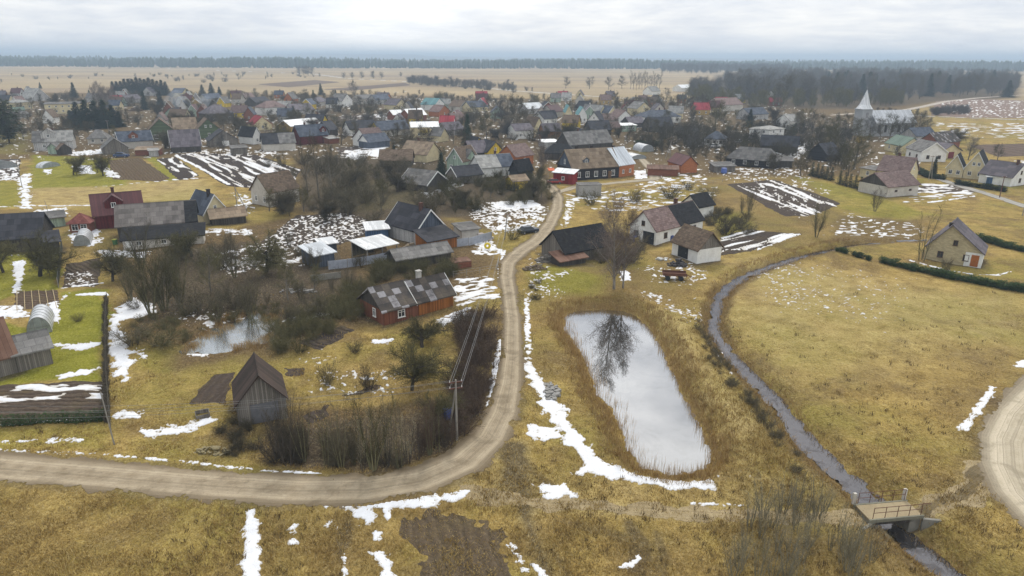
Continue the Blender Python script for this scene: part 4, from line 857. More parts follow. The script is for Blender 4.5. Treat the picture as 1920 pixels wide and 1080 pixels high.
S('grey hip-roofed white cottage under the tall bare willow', (1320,272),(1358,274), 8, 2.7, 2.8, 'white', 'bluegrey', name='hip_cottage', hip=.9, win='F3', wst='b')
h = S('pale modern block with flat roof at the right village edge', (1403,264),(1440,267), 8, 5.0, .2, 'white', 'lgrey', name='modern_house', lean=True, win='F2')
attach(h, S(T_, (1440.5,267),(1468,264), 9, 5.2, 1.2, 'white', 'lgrey', hip=.9, win='F2'))
S('grey shingled long house crosswise behind the blackened timber house', (1068,285),(1148,279), 9, 2.6, 4.2, 'dgrey', 'grey', name='shingled_house', win='R1', chim=((-.3,.1),))
S('black hip-roofed shed hidden behind the timber house gable', (1020,299),(1080,300), 7, 2.4, 2.8, 'dgrey', 'black', name='hip_shed', cat='shed', hip=.9)
h = S('maroon-roofed house with orange-red brick walls by the bare birch', (967,312),(1000,307), 8, 3.0, 3.2, 'orange', 'mauve', name='brick_cottage', win='F1')
G('bright yellow gabled house, the larger of the yellow pair', (914,302),(944,300), 9, 3.0, 3.2, 'yellow', 'dark', name='yellow_house', win='L1 l1')
G('small bright yellow shed gable left of the larger yellow house', (891,283),(905,282), 6, 2.2, 2.6, 'yellow', 'dark', name='yellow_shed', cat='shed')
G('mint green house with two white gable windows and brown roof', (838,321),(868,324), 9, 3.4, 3.8, 'mint', 'brown', name='mint_house', win='L2 l1', trim='w')
G('pale mint house with mossy grey roof joined right of the mint house', (871,322),(897,319), 9, 3.0, 3.4, 'mint', 'grey', name='pale_mint_house', win='L1')
S('dark brown-roofed house behind the two mint houses', (884,302),(915,300), 8, 2.8, 3.4, 'dgrey', 'lilac', name='dark_house')
h = S('white gabled house under grey corrugated roof right of the mint houses', (902,333),(965,328), 8, 2.8, 3.0, 'white', 'lgrey', name='corrugated_house', roof2=('bluegrey',.6), chim=((.2,.1),), win='L1')
G('low grey barn with sagging dark roof below the mint houses', (800,360),(838,350), 9, 2.0, 2.9, 'dgrey', 'grey', name='sagging_barn', cat='barn', trim='w')
S('dark little house with snowy eaves just below the mint houses', (858,345),(905,340), 6, 2.2, 2.2, 'grey', 'dark', name='little_house', trim='w')
S('bright lime shed half buried in bushes above the road bend', (962,357),(990,354), 4, 2.4, 1.2, 'yellow', 'tan', name='lime_shed', cat='shed')
G('dark tarred hut at the bushes right of the corrugated house', (955,335),(972,338), 6, 2.4, 3, 'black', 'black', name='tarred_hut', cat='shed')
S('mossy tan-roofed cream house among the central bushes', (752,301),(800,305), 9, 2.6, 3.6, 'cream', 'tan', name='mossy_house', chim=((-.2,.1),))
S('long dark brown barn roof in front of the mossy tan-roofed house', (712,312),(772,312), 7, 2.0, 2.8, 'dgrey', 'brown', name='brown_barn', cat='barn')
# --- left side of the village
h = S('grey house with front dormer and mint porch at the upper left', (65,283),(138,280), 8, 3.2, 3.4, 'pinkgrey', 'grey', name='dormer_house', dorm=(-.2,4.6,2.0), chim=((-.0,.15),), win='F2', roof2=('lgrey',.3))
attach(h, G(T_, (91,289),(110,289), 2.5, 2.3, 1.4, 'mint', 'grey'))
G('brown plank hut beside the mint porch', (111,291),(136,289), 3.5, 2.0, 1.8, 'dgrey', 'brown', name='plank_hut', cat='shed')
S('grey hip-roofed cottage right of the dormer house', (165,270),(202,269), 7, 2.3, 3.0, 'offwhite', 'grey', name='hip_roof_cottage', hip=.8, win='F2')
G('broad grey plank barn gable by the blue parked car', (194,290),(242,287), 8, 2.0, 3.4, 'grey', 'grey', name='plank_gable_barn', cat='barn')
h = S('slate-roofed house with red-fronted dormer and brick end', (226,280),(288,276), 7.5, 2.8, 3.2, 'offwhite', 'bluegrey', name='slate_house', dorm=(-.1,3.2,1.4), trim='w', gablemat='brick')
S('low rust-red row of sheds in front of the slate-roofed house', (254,292),(300,291), 4, 1.9, .6, 'brick', 'tan', name='shed_row', cat='shed', lean=True)
S('small white shed beside the rust-red shed row', (281,294),(298,293), 3, 2.0, .4, 'pinkgrey', 'lgrey', name='white_shed', cat='shed', lean=True)
G('green log house gable with two white windows', (281,264),(328,262), 11, 4.2, 4.4, 'green', 'brown', name='green_log_house', win='L2', ws=(1.6,1.6))
S('long brown-roofed wing between the two green gables', (329,259),(372,257), 9, 3.4, 4.6, 'green', 'tan', name='log_wing')
G('dark green gable with a white attic window beside the bare trees', (372,260),(414,258), 10, 3.8, 4.2, 'green', 'brown', name='dark_green_house', win='l2 L1')
S('steep mottled dark roofed barn with white verges before the green log house', (324,287),(378,284), 8, 2.2, 5.4, 'dgrey', 'lilac', name='steep_barn', cat='barn', trim='w')
G('grey plank barn gable right of the steep mottled barn', (394,276),(448,273), 9, 2.4, 3.6, 'grey', 'dark', name='grey_gable_barn', cat='barn', door='L:white:-.1:gar')
S('tiny grey lean-to shed by the ploughed field', (437,290),(465,288), 3.6, 2.2, .5, 'grey', 'grey', name='lean_to_shed', cat='shed', lean=True)
G('cream gabled house with bright red roof', (477,245),(510,243), 9, 2.8, 3.4, 'cream', 'red', name='red_roof_house', hip=0, win='L1')
G('white house end with black roof left of the long dark barn', (475,271),(492,269), 9, 3.0, 3.4, 'white', 'black', name='black_roof_house', trim='w', win='L1')
h = S('long dark-roofed barn with white left half', (495,284),(555,281), 8, 2.8, 3.2, 'offwhite', 'dark', name='white_barn', cat='barn', roof2=('grey',.5))
S('ochre two-storey house with long white metal roof', (547,256),(604,250), 9, 4.4, 2.2, 'ochre', 'white', name='ochre_house', win='F3', ws=(.9,1))
h = S('dark red-brown house with blue slate roof before the ochre house', (564,272),(616,268), 8, 3.4, 3.8, 'maroon', 'bluegrey', name='blue_slate_house', dorm=(.75,2.6,1.6), chim=((-.3,.1),(.6,.1)))
S('dark slate roofed house right of the blue slate house', (618,256),(634,254), 8, 2.8, 3.4, 'dgrey', 'dark', name='slate_cottage')
S('open red shed beside the snowy gardens', (618,270),(636,268), 4, 2.0, .6, 'brick', 'lgrey', name='open_shed', cat='shed', lean=True)
h = S('black-roofed white house with front gable wing', (657,255),(708,252), 9, 2.8, 3.2, 'white', 'dark', name='wing_house', win='F2')
G('steep white gable house with red porch', (662,272),(691,278), 8, 2.8, 4.0, 'white', 'mauve', name='white_gable_house', win='L1 l1')
S('dark shed roof attached right of the steep white gable', (692,279),(731,275), 7, 2.4, 2.6, 'bluegrey', 'bluegrey', name='slate_shed', cat='shed', gablemat='white')
S('long slate roofed house with yellow end', (712,256),(768,252), 9, 2.6, 3.4, 'offwhite', 'bluegrey', name='long_slate_house', gablemat='yellow')
h = S('cream house with snowy white roof and yellow balcony', (772,259),(823,258), 9, 4.6, 1.8, 'cream', 'white', name='balcony_house', win='F2', chim=((-.4,.1),), ws=(.9,1))
MB().box(-.1*7, -9/2-.7, 2.7, 3.2, 1.4, 1.0).obj('balcony', W['yellow'], h)
G('pale yellow gable tucked between lilac roofs', (826,266),(841,264), 6, 2.4, 3.0, 'cream', 'grey', name='pale_yellow_house')
S('lilac-roofed long house behind the pale yellow gable', (838,255),(870,252), 8, 2.4, 3.0, 'pinkgrey', 'lilac', name='lilac_roof_house')
S('rosy brown-roofed house above the lilac-roofed house', (850,236),(871,234), 8, 2.6, 3.2, 'ochre', 'mauve', name='rosy_roof_house')
G('small orange brick gable on the far side of the white roofs', (823,219),(844,217), 8, 2.8, 3.4, 'orange', 'mauve', name='orange_house', win='L1')
S('red brick shed with white metal roof, left of a larger white roof', (738,226),(757,225), 8, 3.0, 2.2, 'brick', 'white', name='white_roof_shed', cat='shed')
S('brick house under a large snow white roof', (769,228),(800,226), 10, 3.2, 3.0, 'brick', 'white', name='snow_roof_house')
h = S('brown hip-roofed house with white ground floor among bare trees', (499,216),(538,213), 10, 4.4, 3.4, 'white', 'mauve', name='brown_hip_house', hip=.9, win='F3')
S('purple-brown long roofs right of the brown hip-roofed house', (551,216),(590,213), 9, 2.6, 3.4, 'pinkgrey', 'lilac', name='purple_roof_house')
S('dark blue barn at the end of the gardens', (481,200),(508,197), 9, 2.6, 3.2, 'dgrey', 'dark', name='blue_barn', cat='barn')
G('tall white gable beside a pointed spruce', (642,201),(662,199), 10, 4.0, 4.6, 'white', 'grey', name='tall_gable_house', win='L2 l1', ws=(.8,1))
S('purple hip roof left of the tall white gable', (597,199),(617,197), 9, 2.8, 3.2, 'offwhite', 'lilac', name='purple_hip_house', hip=.8)
S('pale house with grey roof under the round bare tree', (676,196),(704,194), 9, 4.0, 2.4, 'offwhite', 'grey', name='pale_village_house', win='F2')
S('blue slate house right of the round bare tree', (706,196),(733,194), 9, 3.2, 3.4, 'pinkgrey', 'bluegrey', name='blue_house')
G('yellow gable with lilac roof at the snowy lane', (743,206),(763,204), 10, 3.0, 3.6, 'cream', 'lilac', name='lane_house', win='L1')
G('white gable with teal roof at the far left of the lane', (815,207),(833,204), 10, 3.6, 3.6, 'white', 'teal', name='teal_gable_house', win='L1 l1')
S('dark roofed house beside the left teal roof', (829,202),(845,200), 8, 2.8, 3.2, 'pinkgrey', 'dark', name='dark_roof_house')
G('grey-brown gable house beyond the orange brick gable', (862,209),(882,207), 9, 3.0, 3.6, 'offwhite', 'brown', name='greybrown_house', win='L1')
S('dark slate house at the field edge', (883,210),(914,208), 9, 2.8, 3.4, 'cream', 'bluegrey', name='edge_house', win='F2')
S('white terraced block with flat grey roof and green balcony, far left', (86,214),(165,212), 10, 5.6, .6, 'cream', 'grey', name='terraced_block', lean=True, win='F6', ws=(1,1))
S('pale hip-roofed villa left of the terraced block', (27,206),(63,204), 10, 4.4, 1.6, 'cream', 'lgrey', name='villa', hip=.9, win='F3')
G('steep snowy A-frame roof behind the terraced block', (60,190),(94,188), 12, 2.0, 7.0, 'pinkgrey', 'lgrey', name='a_frame_house', trim='w', win='L1')
S('long lilac barn in front of the conifer belt', (229,194),(266,192), 9, 2.6, 3.0, 'pinkgrey', 'lilac', name='lilac_barn', cat='barn')
S('pale gable house between two firs', (286,180),(310,178), 9, 3.0, 4.0, 'pinkgrey', 'lilac', name='between_firs_house')
G('small yellow gable at the far end of the conifer belt', (342,181),(356,179), 9, 3.0, 3.4, 'cream', 'bluegrey', name='belt_end_house')
S('blue roofed house near the left fir hedge', (388,192),(418,190), 9, 2.6, 3.2, 'pinkgrey', 'bluegrey', name='fir_hedge_house')
S('mauve roofed farm at the plain, left centre', (452,192),(480,190), 9, 2.8, 3.4, 'offwhite', 'mauve', name='plain_farm')
S('large dark hip-roofed house behind the green gables', (393,228),(440,225), 12, 4.0, 4.4, 'dgrey', 'lilac', name='large_hip_house', hip=.9, win='F3')
S('green hut in the thicket below the villa', (28,214),(48,213), 5, 2.2, 1.4, 'mint', 'greenr', name='green_hut', cat='shed')
S('grey long shed below the villa', (20,222),(55,220), 6, 2.0, 1.0, 'concrete', 'grey', name='concrete_shed', cat='shed')
# --- centre right of the village
G('white gable with navy roof at the front of the white house row', (1010,233),(1020,234), 10, 3.4, 3.4, 'white', 'dark', name='navy_roof_house', win='L1', turn=0)
h = S('white house wall with navy roof in the white house row', (1020.5,235),(1043,233), 9, 3.2, 3.4, 'white', 'dark', name='row_house', win='F2')
S('bluish white roofed house left of the white house row', (990,214),(1020,212), 10, 3.2, 3.0, 'pinkgrey', 'metal', name='bluish_roof_house')
S('maroon-brown roofed house behind the navy roofs', (1036,220),(1056,218), 9, 3.0, 3.4, 'offwhite', 'maroon', name='behind_navy_house')
G('cream gable with teal roof, left of the teal pair', (1060,222),(1072,222), 11, 3.4, 3.8, 'cream', 'teal', name='cream_teal_house', win='L1')
G('white gable with teal roof, right of the teal pair', (1084,230),(1100,230), 11, 4.2, 3.8, 'white', 'teal', name='white_teal_house', win='L2')
G('white gable with dark roof right of the teal pair', (1098,214),(1112,213), 9, 3.4, 4.0, 'white', 'dark', name='white_dark_house', win='L1')
G('small white gable farther back above the lilac roofs', (1112,216),(1122,215), 8, 2.8, 3.2, 'white', 'grey', name='small_white_house')
G('cream gable under grey roof before the bare lime row', (1124,221),(1136,220), 10, 3.0, 3.8, 'cream', 'lgrey', name='cream_grey_house', win='L1')
G('cream gable with white verges, rightmost of the cream pair', (1140,222),(1156,221), 9, 3.0, 3.6, 'cream', 'bluegrey', name='white_verge_house', trim='w')
G('white gable with rosy roof at the end of the row', (1156,234),(1186,233), 10, 3.2, 4.0, 'white', 'mauve', name='rosy_gable_house', win='L2')
G('white gable house with dark roof in front of the teal pair', (1102,237),(1124,238), 9, 3.2, 4.0, 'white', 'dark', name='front_gable_house', win='L2 l1')
S('rusty roofed house between two white gables', (1128,236),(1158,235), 8, 2.6, 3.0, 'pinkgrey', 'mauve', name='rusty_roof_house')
S('deep yellow house with brown roof below the teal pair', (1054,242),(1082,243), 8, 3.2, 3.2, 'yellow', 'brown', name='deep_yellow_house', gablemat='ochre')
G('cream villa beside the limes', (1194,217),(1219,216), 10, 4.2, 3.6, 'cream', 'grey', name='cream_villa', win='L2 l1')
S('wide white house with grey hip roof and chimneys', (1210,232),(1276,230), 12, 3.4, 3.2, 'white', 'bluegrey', name='wide_hip_house', hip=.9, win='F5', chim=((.1,.1),(.4,.1)))
S('broad dark-roofed barn below the wide hip house', (1218,248),(1262,247), 9, 2.6, 3.8, 'dgrey', 'dark', name='broad_dark_barn', cat='barn')
S('dark low house left of the broad dark barn', (1180,240),(1208,239), 8, 2.4, 2.6, 'dgrey', 'lilac', name='dark_low_house')
S('dark bushy-roofed house below the front gables', (1108,254),(1146,253), 9, 2.4, 3.6, 'dgrey', 'dark', name='bushy_house')
S('brown roofed shed right of the dark bushy-roofed house', (1146,248),(1164,247), 6, 2.0, 2.4, 'ochre', 'mauve', name='brown_roof_shed', cat='shed')
S('mint-white low house with snowy flat roof', (1166,247),(1193,246), 6, 2.8, .5, 'mint', 'white', name='mint_low_house', lean=True, win='F3')
h = S('white house with grey roof and wide balcony by the birch', (967,261),(1000,259), 8, 3.6, 2.4, 'white', 'lilac', name='white_balcony_house', win='F2')
G('grey-yellow gable right of the white balcony house', (1002,250),(1018,249), 9, 3.0, 4.0, 'cream', 'brown', name='greyyellow_house', win='L1')
S('brown shed with orange gable end below the deep yellow house', (1020,258),(1052,257), 7, 2.6, 3.0, 'rawor', 'lilac', name='orange_end_shed', cat='shed')
S('low shed with snowy white roof by the grey shingled house', (1019,277),(1048,276), 6, 2.0, .4, 'pinkgrey', 'white', name='snow_shed', cat='shed', lean=True)
S('pale far cottage gable among the limes', (1222,178),(1238,177), 10, 3.2, 4.2, 'white', 'lgrey', name='far_cottage')
S('white farm behind the bare park', (1278,172),(1302,171), 12, 3.6, 3.0, 'white', 'white', name='far_farm')
S('large rosy roof behind the tall bare willow', (1350,209),(1392,207), 14, 4.0, 4.0, 'offwhite', 'mauve', name='rosy_barn', cat='barn')
S('blue-grey roofed farm left of the church trees', (1405,225),(1440,223), 10, 3.0, 3.2, 'pinkgrey', 'bluegrey', name='church_farm')
S('white house under the church trees', (1480,243),(1498,242), 9, 4.0, 3.0, 'white', 'lgrey', name='church_house', win='F1')
# --- right edge
S('long dark tiled barn right of the modern house', (1424,284),(1493,288), 7.5, 2.4, 3.4, 'dgrey', 'dark', name='dark_tiled_barn', cat='barn')
G('navy-roofed black barn in front of the church trees', (1513,298),(1550,303), 8, 2.2, 3.4, 'black', 'dark', name='navy_barn', cat='barn')
S('tiny shed left of the dark planted hedge, by the log cottage', (1440,314),(1455,314), 4, 2.2, 1.2, 'grey', 'grey', name='tiny_shed', cat='shed', win='F1', ws=(.7,.7))
S('dark plank shed right of the tiny shed', (1458,314),(1485,315), 4, 2.2, .8, 'dgrey', 'grey', name='dark_plank_shed', cat='shed', lean=True)
S('yellow house with green roof near the church', (1658,281),(1689,288), 8, 2.8, 2.9, 'cream', 'greenr', name='green_roof_house', win='F2 R1')
S('white house with dark half-hipped roof beside the yellow green-roofed house', (1697,295),(1725,303), 8.5, 3.4, 3.0, 'white', 'grey', name='halfhip_house', win='F2 R2', trim='w', wst='b')
h = G('cream bungalow with red garage door and long lilac roof', (1763,298),(1800,296), 15, 2.6, 2.4, 'cream', 'lilac', name='bungalow', door='L:red:.0:gar')
S('rust and white patched barn roof above the cream bungalow', (1758,282),(1798,277), 8, 2.8, 3.4, 'brick', 'patch', name='patched_barn', cat='barn')
S('navy-roofed long shed left of the patched barn', (1716,266),(1754,264), 8, 2.4, 3.0, 'pinkgrey', 'bluegrey', name='navy_shed', cat='shed')
h = G('tall cream house with two steep gables and black roof', (1804,334),(1846,338), 9, 3.0, 4.8, 'cream', 'black', name='twin_gable_house', trim='w', win='L2 l2', ws=(1,1.2))
attach(h, G(T_, (1771,331),(1803,334), 6, 2.8, 3.8, 'cream', 'black', win='L2', trim='w'))
h = S('ochre-cream house with wide mauve tiled roof behind the roadside barn', (1642,338),(1699,345), 8.4, 3.0, 3.8, 'cream', 'mauve', name='mauve_roof_house', win='R1 r1', chim=((-.1,.1),))
attach(h, S(T_, (1611,331),(1640,337), 4.4, 2.6, .4, 'cream', 'grey', lean=True, win='F1'))
S('long stock barn with mauve tiles and white lower wall by the village road', (1662,370),(1720,364.5), 9, 2.7, 2.8, 'offwhite', 'mauve', name='stock_barn', cat='barn', gablemat='dgrey', win='F2', ws=(.9,.5), wst='b', roof2=('mauve',.3))
h = G('white gabled house with dark roof at the right edge', (1893,351),(1926,346), 8.5, 2.6, 3.4, 'white', 'lilac', name='right_edge_house', win='L1 l1', wst='b', chim=((-.7,.1),))
S('low blue garage with snowy flat roof at the right edge', (1848,345),(1883,348), 4.5, 2.0, .3, 'blue', 'white', name='blue_garage', cat='garage', lean=True)
# --- church
def church():
    a, b = at(1612, 254), at(1697, 252); d = b - a; L = d.length; rz = math.atan2(d.y, d.x)
    root = thing('church', 'pale church with pointed white spire behind bare trees', 'church', onground(a), rz)
    wm = m_wall('church_wall', (.40, .41, .42), 'plaster', (.3, .3, .31)); rm = rf('church', (.42, .43, .45), (.52, .53, .55), 'seam', rough=.6)
    MB().prism([(-5, -.5), (5, -.5), (5, 6.2), (0, 11), (-5, 6.2)], 3.2, L).obj('wall', wm, root)
    MB().prism([(-5.6, 5.7), (0, 11.05), (5.6, 5.7), (5.6, 5.95), (0, 11.35), (-5.6, 5.95)], 3.25, L + .4).obj('roof', rm, root)
    t = MB().box(0, 0, 5.6, 5.2, 5.2, 12.2).obj('tower', wm, root)
    MB().box(0, 0, 11.8, 5.7, 5.7, .35).obj('cornice', wm, t)
    s = MB(); n = 8; pr = [(3.7, 12.0), (2.3, 13.9), (0.08, 20.4)]
    for k, (r, z) in enumerate(pr):
        for i in range(n):
            q = 6.2832 * (i + .5) / n; s.v.append((r * math.cos(q), r * math.sin(q), z))
    for k in range(2):
        for i in range(n):
            j = (i + 1) % n; s.f.append((k * n + i, k * n + j, (k + 1) * n + j, (k + 1) * n + i))
    s.f.append(tuple(reversed(range(n)))); sp = s.obj('spire', RF['white'], root)
    MB().tube((0, 0, 20.3), (0, 0, 22.2), .07).box(0, 0, 21.5, .9, .1, .1).obj('cross', WIRE, sp)
    for k in range(6):
        x = 5.5 + k * (L - 7) / 5
        fm, pm = win_mesh(1.3, 3.2, 'b'); o = link('window', fm, root, (x, -5, 3.4), 0); link('pane', pm, o)
    fm, pm = win_mesh(1.0, 2.0, 'b'); o = link('belfry_window', fm, t, (0, -2.6, 9.4), 0)
church()

# smaller houses deep in the village, each with its own pair of colours
def far_houses():
    r = random.Random(21); have = [(o.location.x, o.location.y) for o in bpy.data.objects if 'dims' in o.keys()]
    combos = [(w, k) for k in ('grey', 'dark', 'lilac', 'brown', 'bluegrey', 'mauve', 'lgrey', 'maroon', 'red') for w in ('white', 'cream', 'yellow', 'offwhite', 'ochre', 'pinkgrey', 'mint', 'orange', 'brick')]
    say = {'offwhite': 'aged white', 'pinkgrey': 'pale grey', 'lgrey': 'pale fibre', 'bluegrey': 'blue-grey', 'dark': 'charcoal', 'brick': 'red brick', 'orange': 'orange brick'}
    r.shuffle(combos); n = 0
    for k in range(2500):
        if n >= len(combos): break
        px = r.uniform(-10, 1460); py = r.uniform(176, 236) + px * .006
        p = at(px, py)
        if any((p.x - x) ** 2 + (p.y - y) ** 2 < 10.5 ** 2 for x, y in have): continue
        have.append((p.x, p.y)); w, ro = combos[n]; n += 1; L = r.uniform(6, 9); wd_ = r.uniform(5.4, 7); s = ppm(py)
        lab = 'small %s walled house with %s roof deep in the village' % (say.get(w, w), say.get(ro, ro))
        sk = r.uniform(-.06, .06) * L * s
        if r.random() < .45: G(lab, (px - wd_ * s / 2, py), (px + wd_ * s / 2, py + sk * .3), L, r.uniform(2.6, 3.6), r.uniform(3, 4.4), w, ro, name='village_house', win='L1', trim=r.choice([None, 'w']))
        else: S(lab, (px - L * s / 2, py), (px + L * s / 2, py + sk * .5), wd_, r.uniform(2.6, 3.4), r.uniform(2.8, 4), w, ro, name='village_house', win='F2', chim=((.2, .1),))
far_houses()
def contact_shade():
    """contact shade round every building, painted into the ground colour"""
    mud_and_shade = cov['d']
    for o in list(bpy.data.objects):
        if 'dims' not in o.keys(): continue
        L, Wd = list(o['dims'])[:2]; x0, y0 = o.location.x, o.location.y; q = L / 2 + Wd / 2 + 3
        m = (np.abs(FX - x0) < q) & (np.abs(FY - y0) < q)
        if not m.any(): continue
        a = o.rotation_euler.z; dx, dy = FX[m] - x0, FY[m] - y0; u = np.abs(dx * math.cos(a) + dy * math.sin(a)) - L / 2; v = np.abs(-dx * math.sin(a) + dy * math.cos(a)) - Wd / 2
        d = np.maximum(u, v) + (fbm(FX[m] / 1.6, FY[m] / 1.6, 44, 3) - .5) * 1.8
        mud_and_shade[m] = np.maximum(mud_and_shade[m], .8 * (1 - sstep(.1, 1.7, d)))  # painted contact shade: ground colour darkens towards the walls
    ground.data.attributes['mud_and_shade'].data.foreach_set('value', mud_and_shade.astype(np.float32))
contact_shade()
# ------------------------------------------------------------------ smaller things
def arch(name, label, px1, px2, L, rad, cat='greenhouse', mat=None, face='end', group=None):
    a, b = at(*px1), at(*px2); d = b - a; Wd = d.length; rz = math.atan2(d.y, d.x); n = Vector((-math.sin(rz), math.cos(rz), 0)); c = onground((a + b) / 2)
    root = thing(name, label, cat, c, rz, group); w = Wd / 2; k = 14
    P = [(w * math.cos(math.pi * i / k), rad * math.sin(math.pi * i / k) ** .85) for i in range(k + 1)]
    m = MB(); N = len(P); m.v = [(x, 0, z) for x, z in P] + [(x, L, z) for x, z in P]; m.f = [(i, i + 1, N + i + 1, N + i) for i in range(k)]
    m.obj('cover', mat or PLAST, root, True)
    for y in (0.02, L - .02):
        e = MB(); e.poly([(x * .985, y, z * .985) for x, z in P]); e.obj('end_panel', PLAST_E if mat is None else mat, root)
    fr = MB()
    for j in range(int(L / 1.1) + 1):
        y = j * L / int(L / 1.1)
        for i in range(k): fr.tube((P[i][0] * 1.005, y, P[i][1] * 1.005), (P[i + 1][0] * 1.005, y, P[i + 1][1] * 1.005), .035, None, 4, False)
    for x in (-.45, .45): fr.tube((x, -.02, 0), (x, -.02, rad * .95), .04, None, 4)
    for s in (-1, 1): fr.tube((s * w, -.02, 0), (s * .45, -.02, rad * .93), .03, None, 4)
    fr.tube((-w * .9, -.02, rad * .42), (w * .9, -.02, rad * .42), .03, None, 4); fr.obj('frame', WIRE, root); return root
PLAST = m_plain('greenhouse_film', (.58, .60, .62), .35, .4, .2); PLAST_E = m_plain('greenhouse_end_sheet', (.36, .40, .43), .3, .4, .3); TARP = m_plain('grey_tarp', (.26, .27, .27), .7, .2)
arch('arched_greenhouse', 'arched film greenhouse on the bright lawn beside the planted bed', (51,626),(97,619), 5.6, 2.3)
arch('polytunnel', 'short white polytunnel by the red gazebo', (138,460),(170,457), 6, 2.1)
arch('tunnel_greenhouse', 'small white tunnel greenhouse beyond the timber house', (1203,285),(1226,284), 7, 2.6)
arch('film_tunnel', 'low white film tunnel below the small tunnel greenhouse', (1184,299),(1212,297), 6, 1.5)
arch('dark_shelter', 'dark arched shelter cut by the left edge near snowy beds', (-40,322),(34,313), 6, 2.6, 'shelter', TARP)
arch('row_tunnel', 'long low white greenhouse on the upper left lawn', (80,316),(113,311), 3, 1.6)
def shelter(name, label, p1, p2, Wd, h0, h1, roof, cat='shelter', fill=None):
    a, b = at(*p1), at(*p2); d = b - a; L = d.length; rz = math.atan2(d.y, d.x); n = Vector((-math.sin(rz), math.cos(rz), 0)); root = thing(name, label, cat, onground((a + b) / 2 + n * Wd / 2), rz)
    s = (h1 - h0) / Wd; o = .35
    MB().prism([(-Wd / 2 - o, h0 - s * o), (Wd / 2 + o, h1 + s * o), (Wd / 2 + o, h1 + s * o + .12), (-Wd / 2 - o, h0 - s * o + .12)], -L / 2 - o, L / 2 + o).obj('roof', RF[roof], root)
    for x in (-L / 2, 0, L / 2):
        for y, hh in ((-Wd / 2, h0), (Wd / 2, h1)): MB().box(x, y, hh / 2 - .02, .16, .16, hh + .04).obj('post', WOODP, root)
    MB().box(0, Wd / 2 + .12, h1 * .45, L, .08, h1 * .8).obj('back_boards', W['dgrey'], root); return root
def pile(name, label, px, py, rx, ry, hh, mat, cat='pile', seed=1, n=60, size=.4):
    r = random.Random(seed); m = MB(); c = onground(at(px, py))
    for k in range(n):
        q = r.uniform(0, 6.28); t = math.sqrt(r.random()); z = (1 - t) * hh * r.uniform(.4, 1.1)
        s = size * r.uniform(.5, 1.3); b = len(m.v); m.box(rx * t * math.cos(q), ry * t * math.sin(q), z, s * r.uniform(.6, 2.2), s, s * r.uniform(.4, .9), r.uniform(0, 3.1))
    o = m.obj(name, mat); o.location = c; return tag(o, label, cat)
shelter('hay_shelter', 'white-roofed hay shelter on posts in the cluttered yard', (690,494),(745,482), 5.2, 2.5, 3.0, 'white')
pile('hay_heap', 'straw heap under the white-roofed shelter', 716, 482, 2.8, 1.6, 2.0, m_plain('straw', (.30, .21, .10)), 'heap', 3, 120, .55)
S('flat white-roofed shed behind the hay shelter', (690,455),(729,452), 4, 2.3, .5, 'blue', 'white', name='flat_white_shed', cat='shed', lean=True)
S('tiny white-roofed hutch left of the hay shelter', (605,476),(632,472), 2.8, 1.6, .3, 'bluegrey', 'white', name='hutch', cat='shed', lean=True)
S('light metal-roofed shed with pale blue wall at the fence end', (592,502),(628,494), 4.6, 2.1, .7, 'bluegrey', 'metal', name='metal_shed', cat='shed', lean=True)
S('pale shed with grey roof behind the short metal fence', (866,452),(898,448), 4, 2.0, .4, 'offwhite', 'grey', name='pale_shed', cat='shed', lean=True)
FMET = m_plain('galvanised_sheet', (.36, .39, .46), .5, .3, .2)
def fence(name, label, pts, h, mat, th=.05, posts=True):
    P = [onground(at(*p)) for p in pts]; root = thing(name, label, 'fence', P[0])
    for a, b in zip(P, P[1:]):
        d = b - a; L = d.length; c = (a + b) / 2 - P[0]; m = MB().box(0, 0, h / 2 + .05, L - .06, th, h); o = m.obj('panel', mat, root); o.location = c; o.rotation_euler = (0, 0, math.atan2(d.y, d.x))
    if posts:
        for q in P:
            m = MB().box(0, 0, h / 2, .09, .09, h + .3).obj('post', WOODP, root); m.location = q - P[0]
    return root
fence('metal_fence', 'pale grey metal sheet fence in front of the hay shelter', [(616,505),(652,501),(687,496),(733,487)], 1.5, FMET)
fence('short_metal_fence', 'short pale metal fence right of the orange shed door', [(857,464),(879,461),(922,448)], 1.5, FMET)
fence('garden_fence', 'dark mesh garden fence between the lawn and the dug plot, upper left', [(117,462),(114,485),(111,510),(109,534)], 1.5, m_plain('dark_mesh', (.05, .055, .04), .8))
def rail_fence(name, label, pts, h, step, r=.05, mat=None, rails=2):
    root = thing(name, label, 'fence', onground(at(*pts[0]))); P = []
    for p, q in zip(pts, pts[1:]):
        a, b = at(*p), at(*q); n = max(1, int((b - a).length / step)); P += [a.lerp(b, k / n) for k in range(n)]
    P.append(at(*pts[-1])); P = [onground(p) - root.location for p in P]
    for p in P: MB().tube((p.x, p.y, p.z - .2), (p.x, p.y, p.z + h), r, None, 5).obj('post', mat or WOODP, root)
    rl = MB()
    for a, b in zip(P, P[1:]):
        for k in range(rails): z = Vector((0, 0, h * (.95 - .42 * k))); rl.tube(a + z, b + z, r * .6, None, 4)
    rl.obj('rail', mat or WOODP, root); return root
rail_fence('post_fence', 'thin post and rail fence by the road near the dark long shed', [(850,520),(900,515),(932,508),(935,495)], 1.0, 2.0)
rail_fence('wire_fence', 'thin wire fence between the green lawn and snow strip', [(207,800),(203,740),(199,690),(199,620),(201,560)], 1.2, 2.5, .045, m_plain('dark_post', (.08, .07, .05)), 3)
rail_fence('paddock_fence', 'sparse post fence along the yard above the brook', [(1210,360),(1300,352),(1420,330),(1480,326)], 1.0, 4.0)
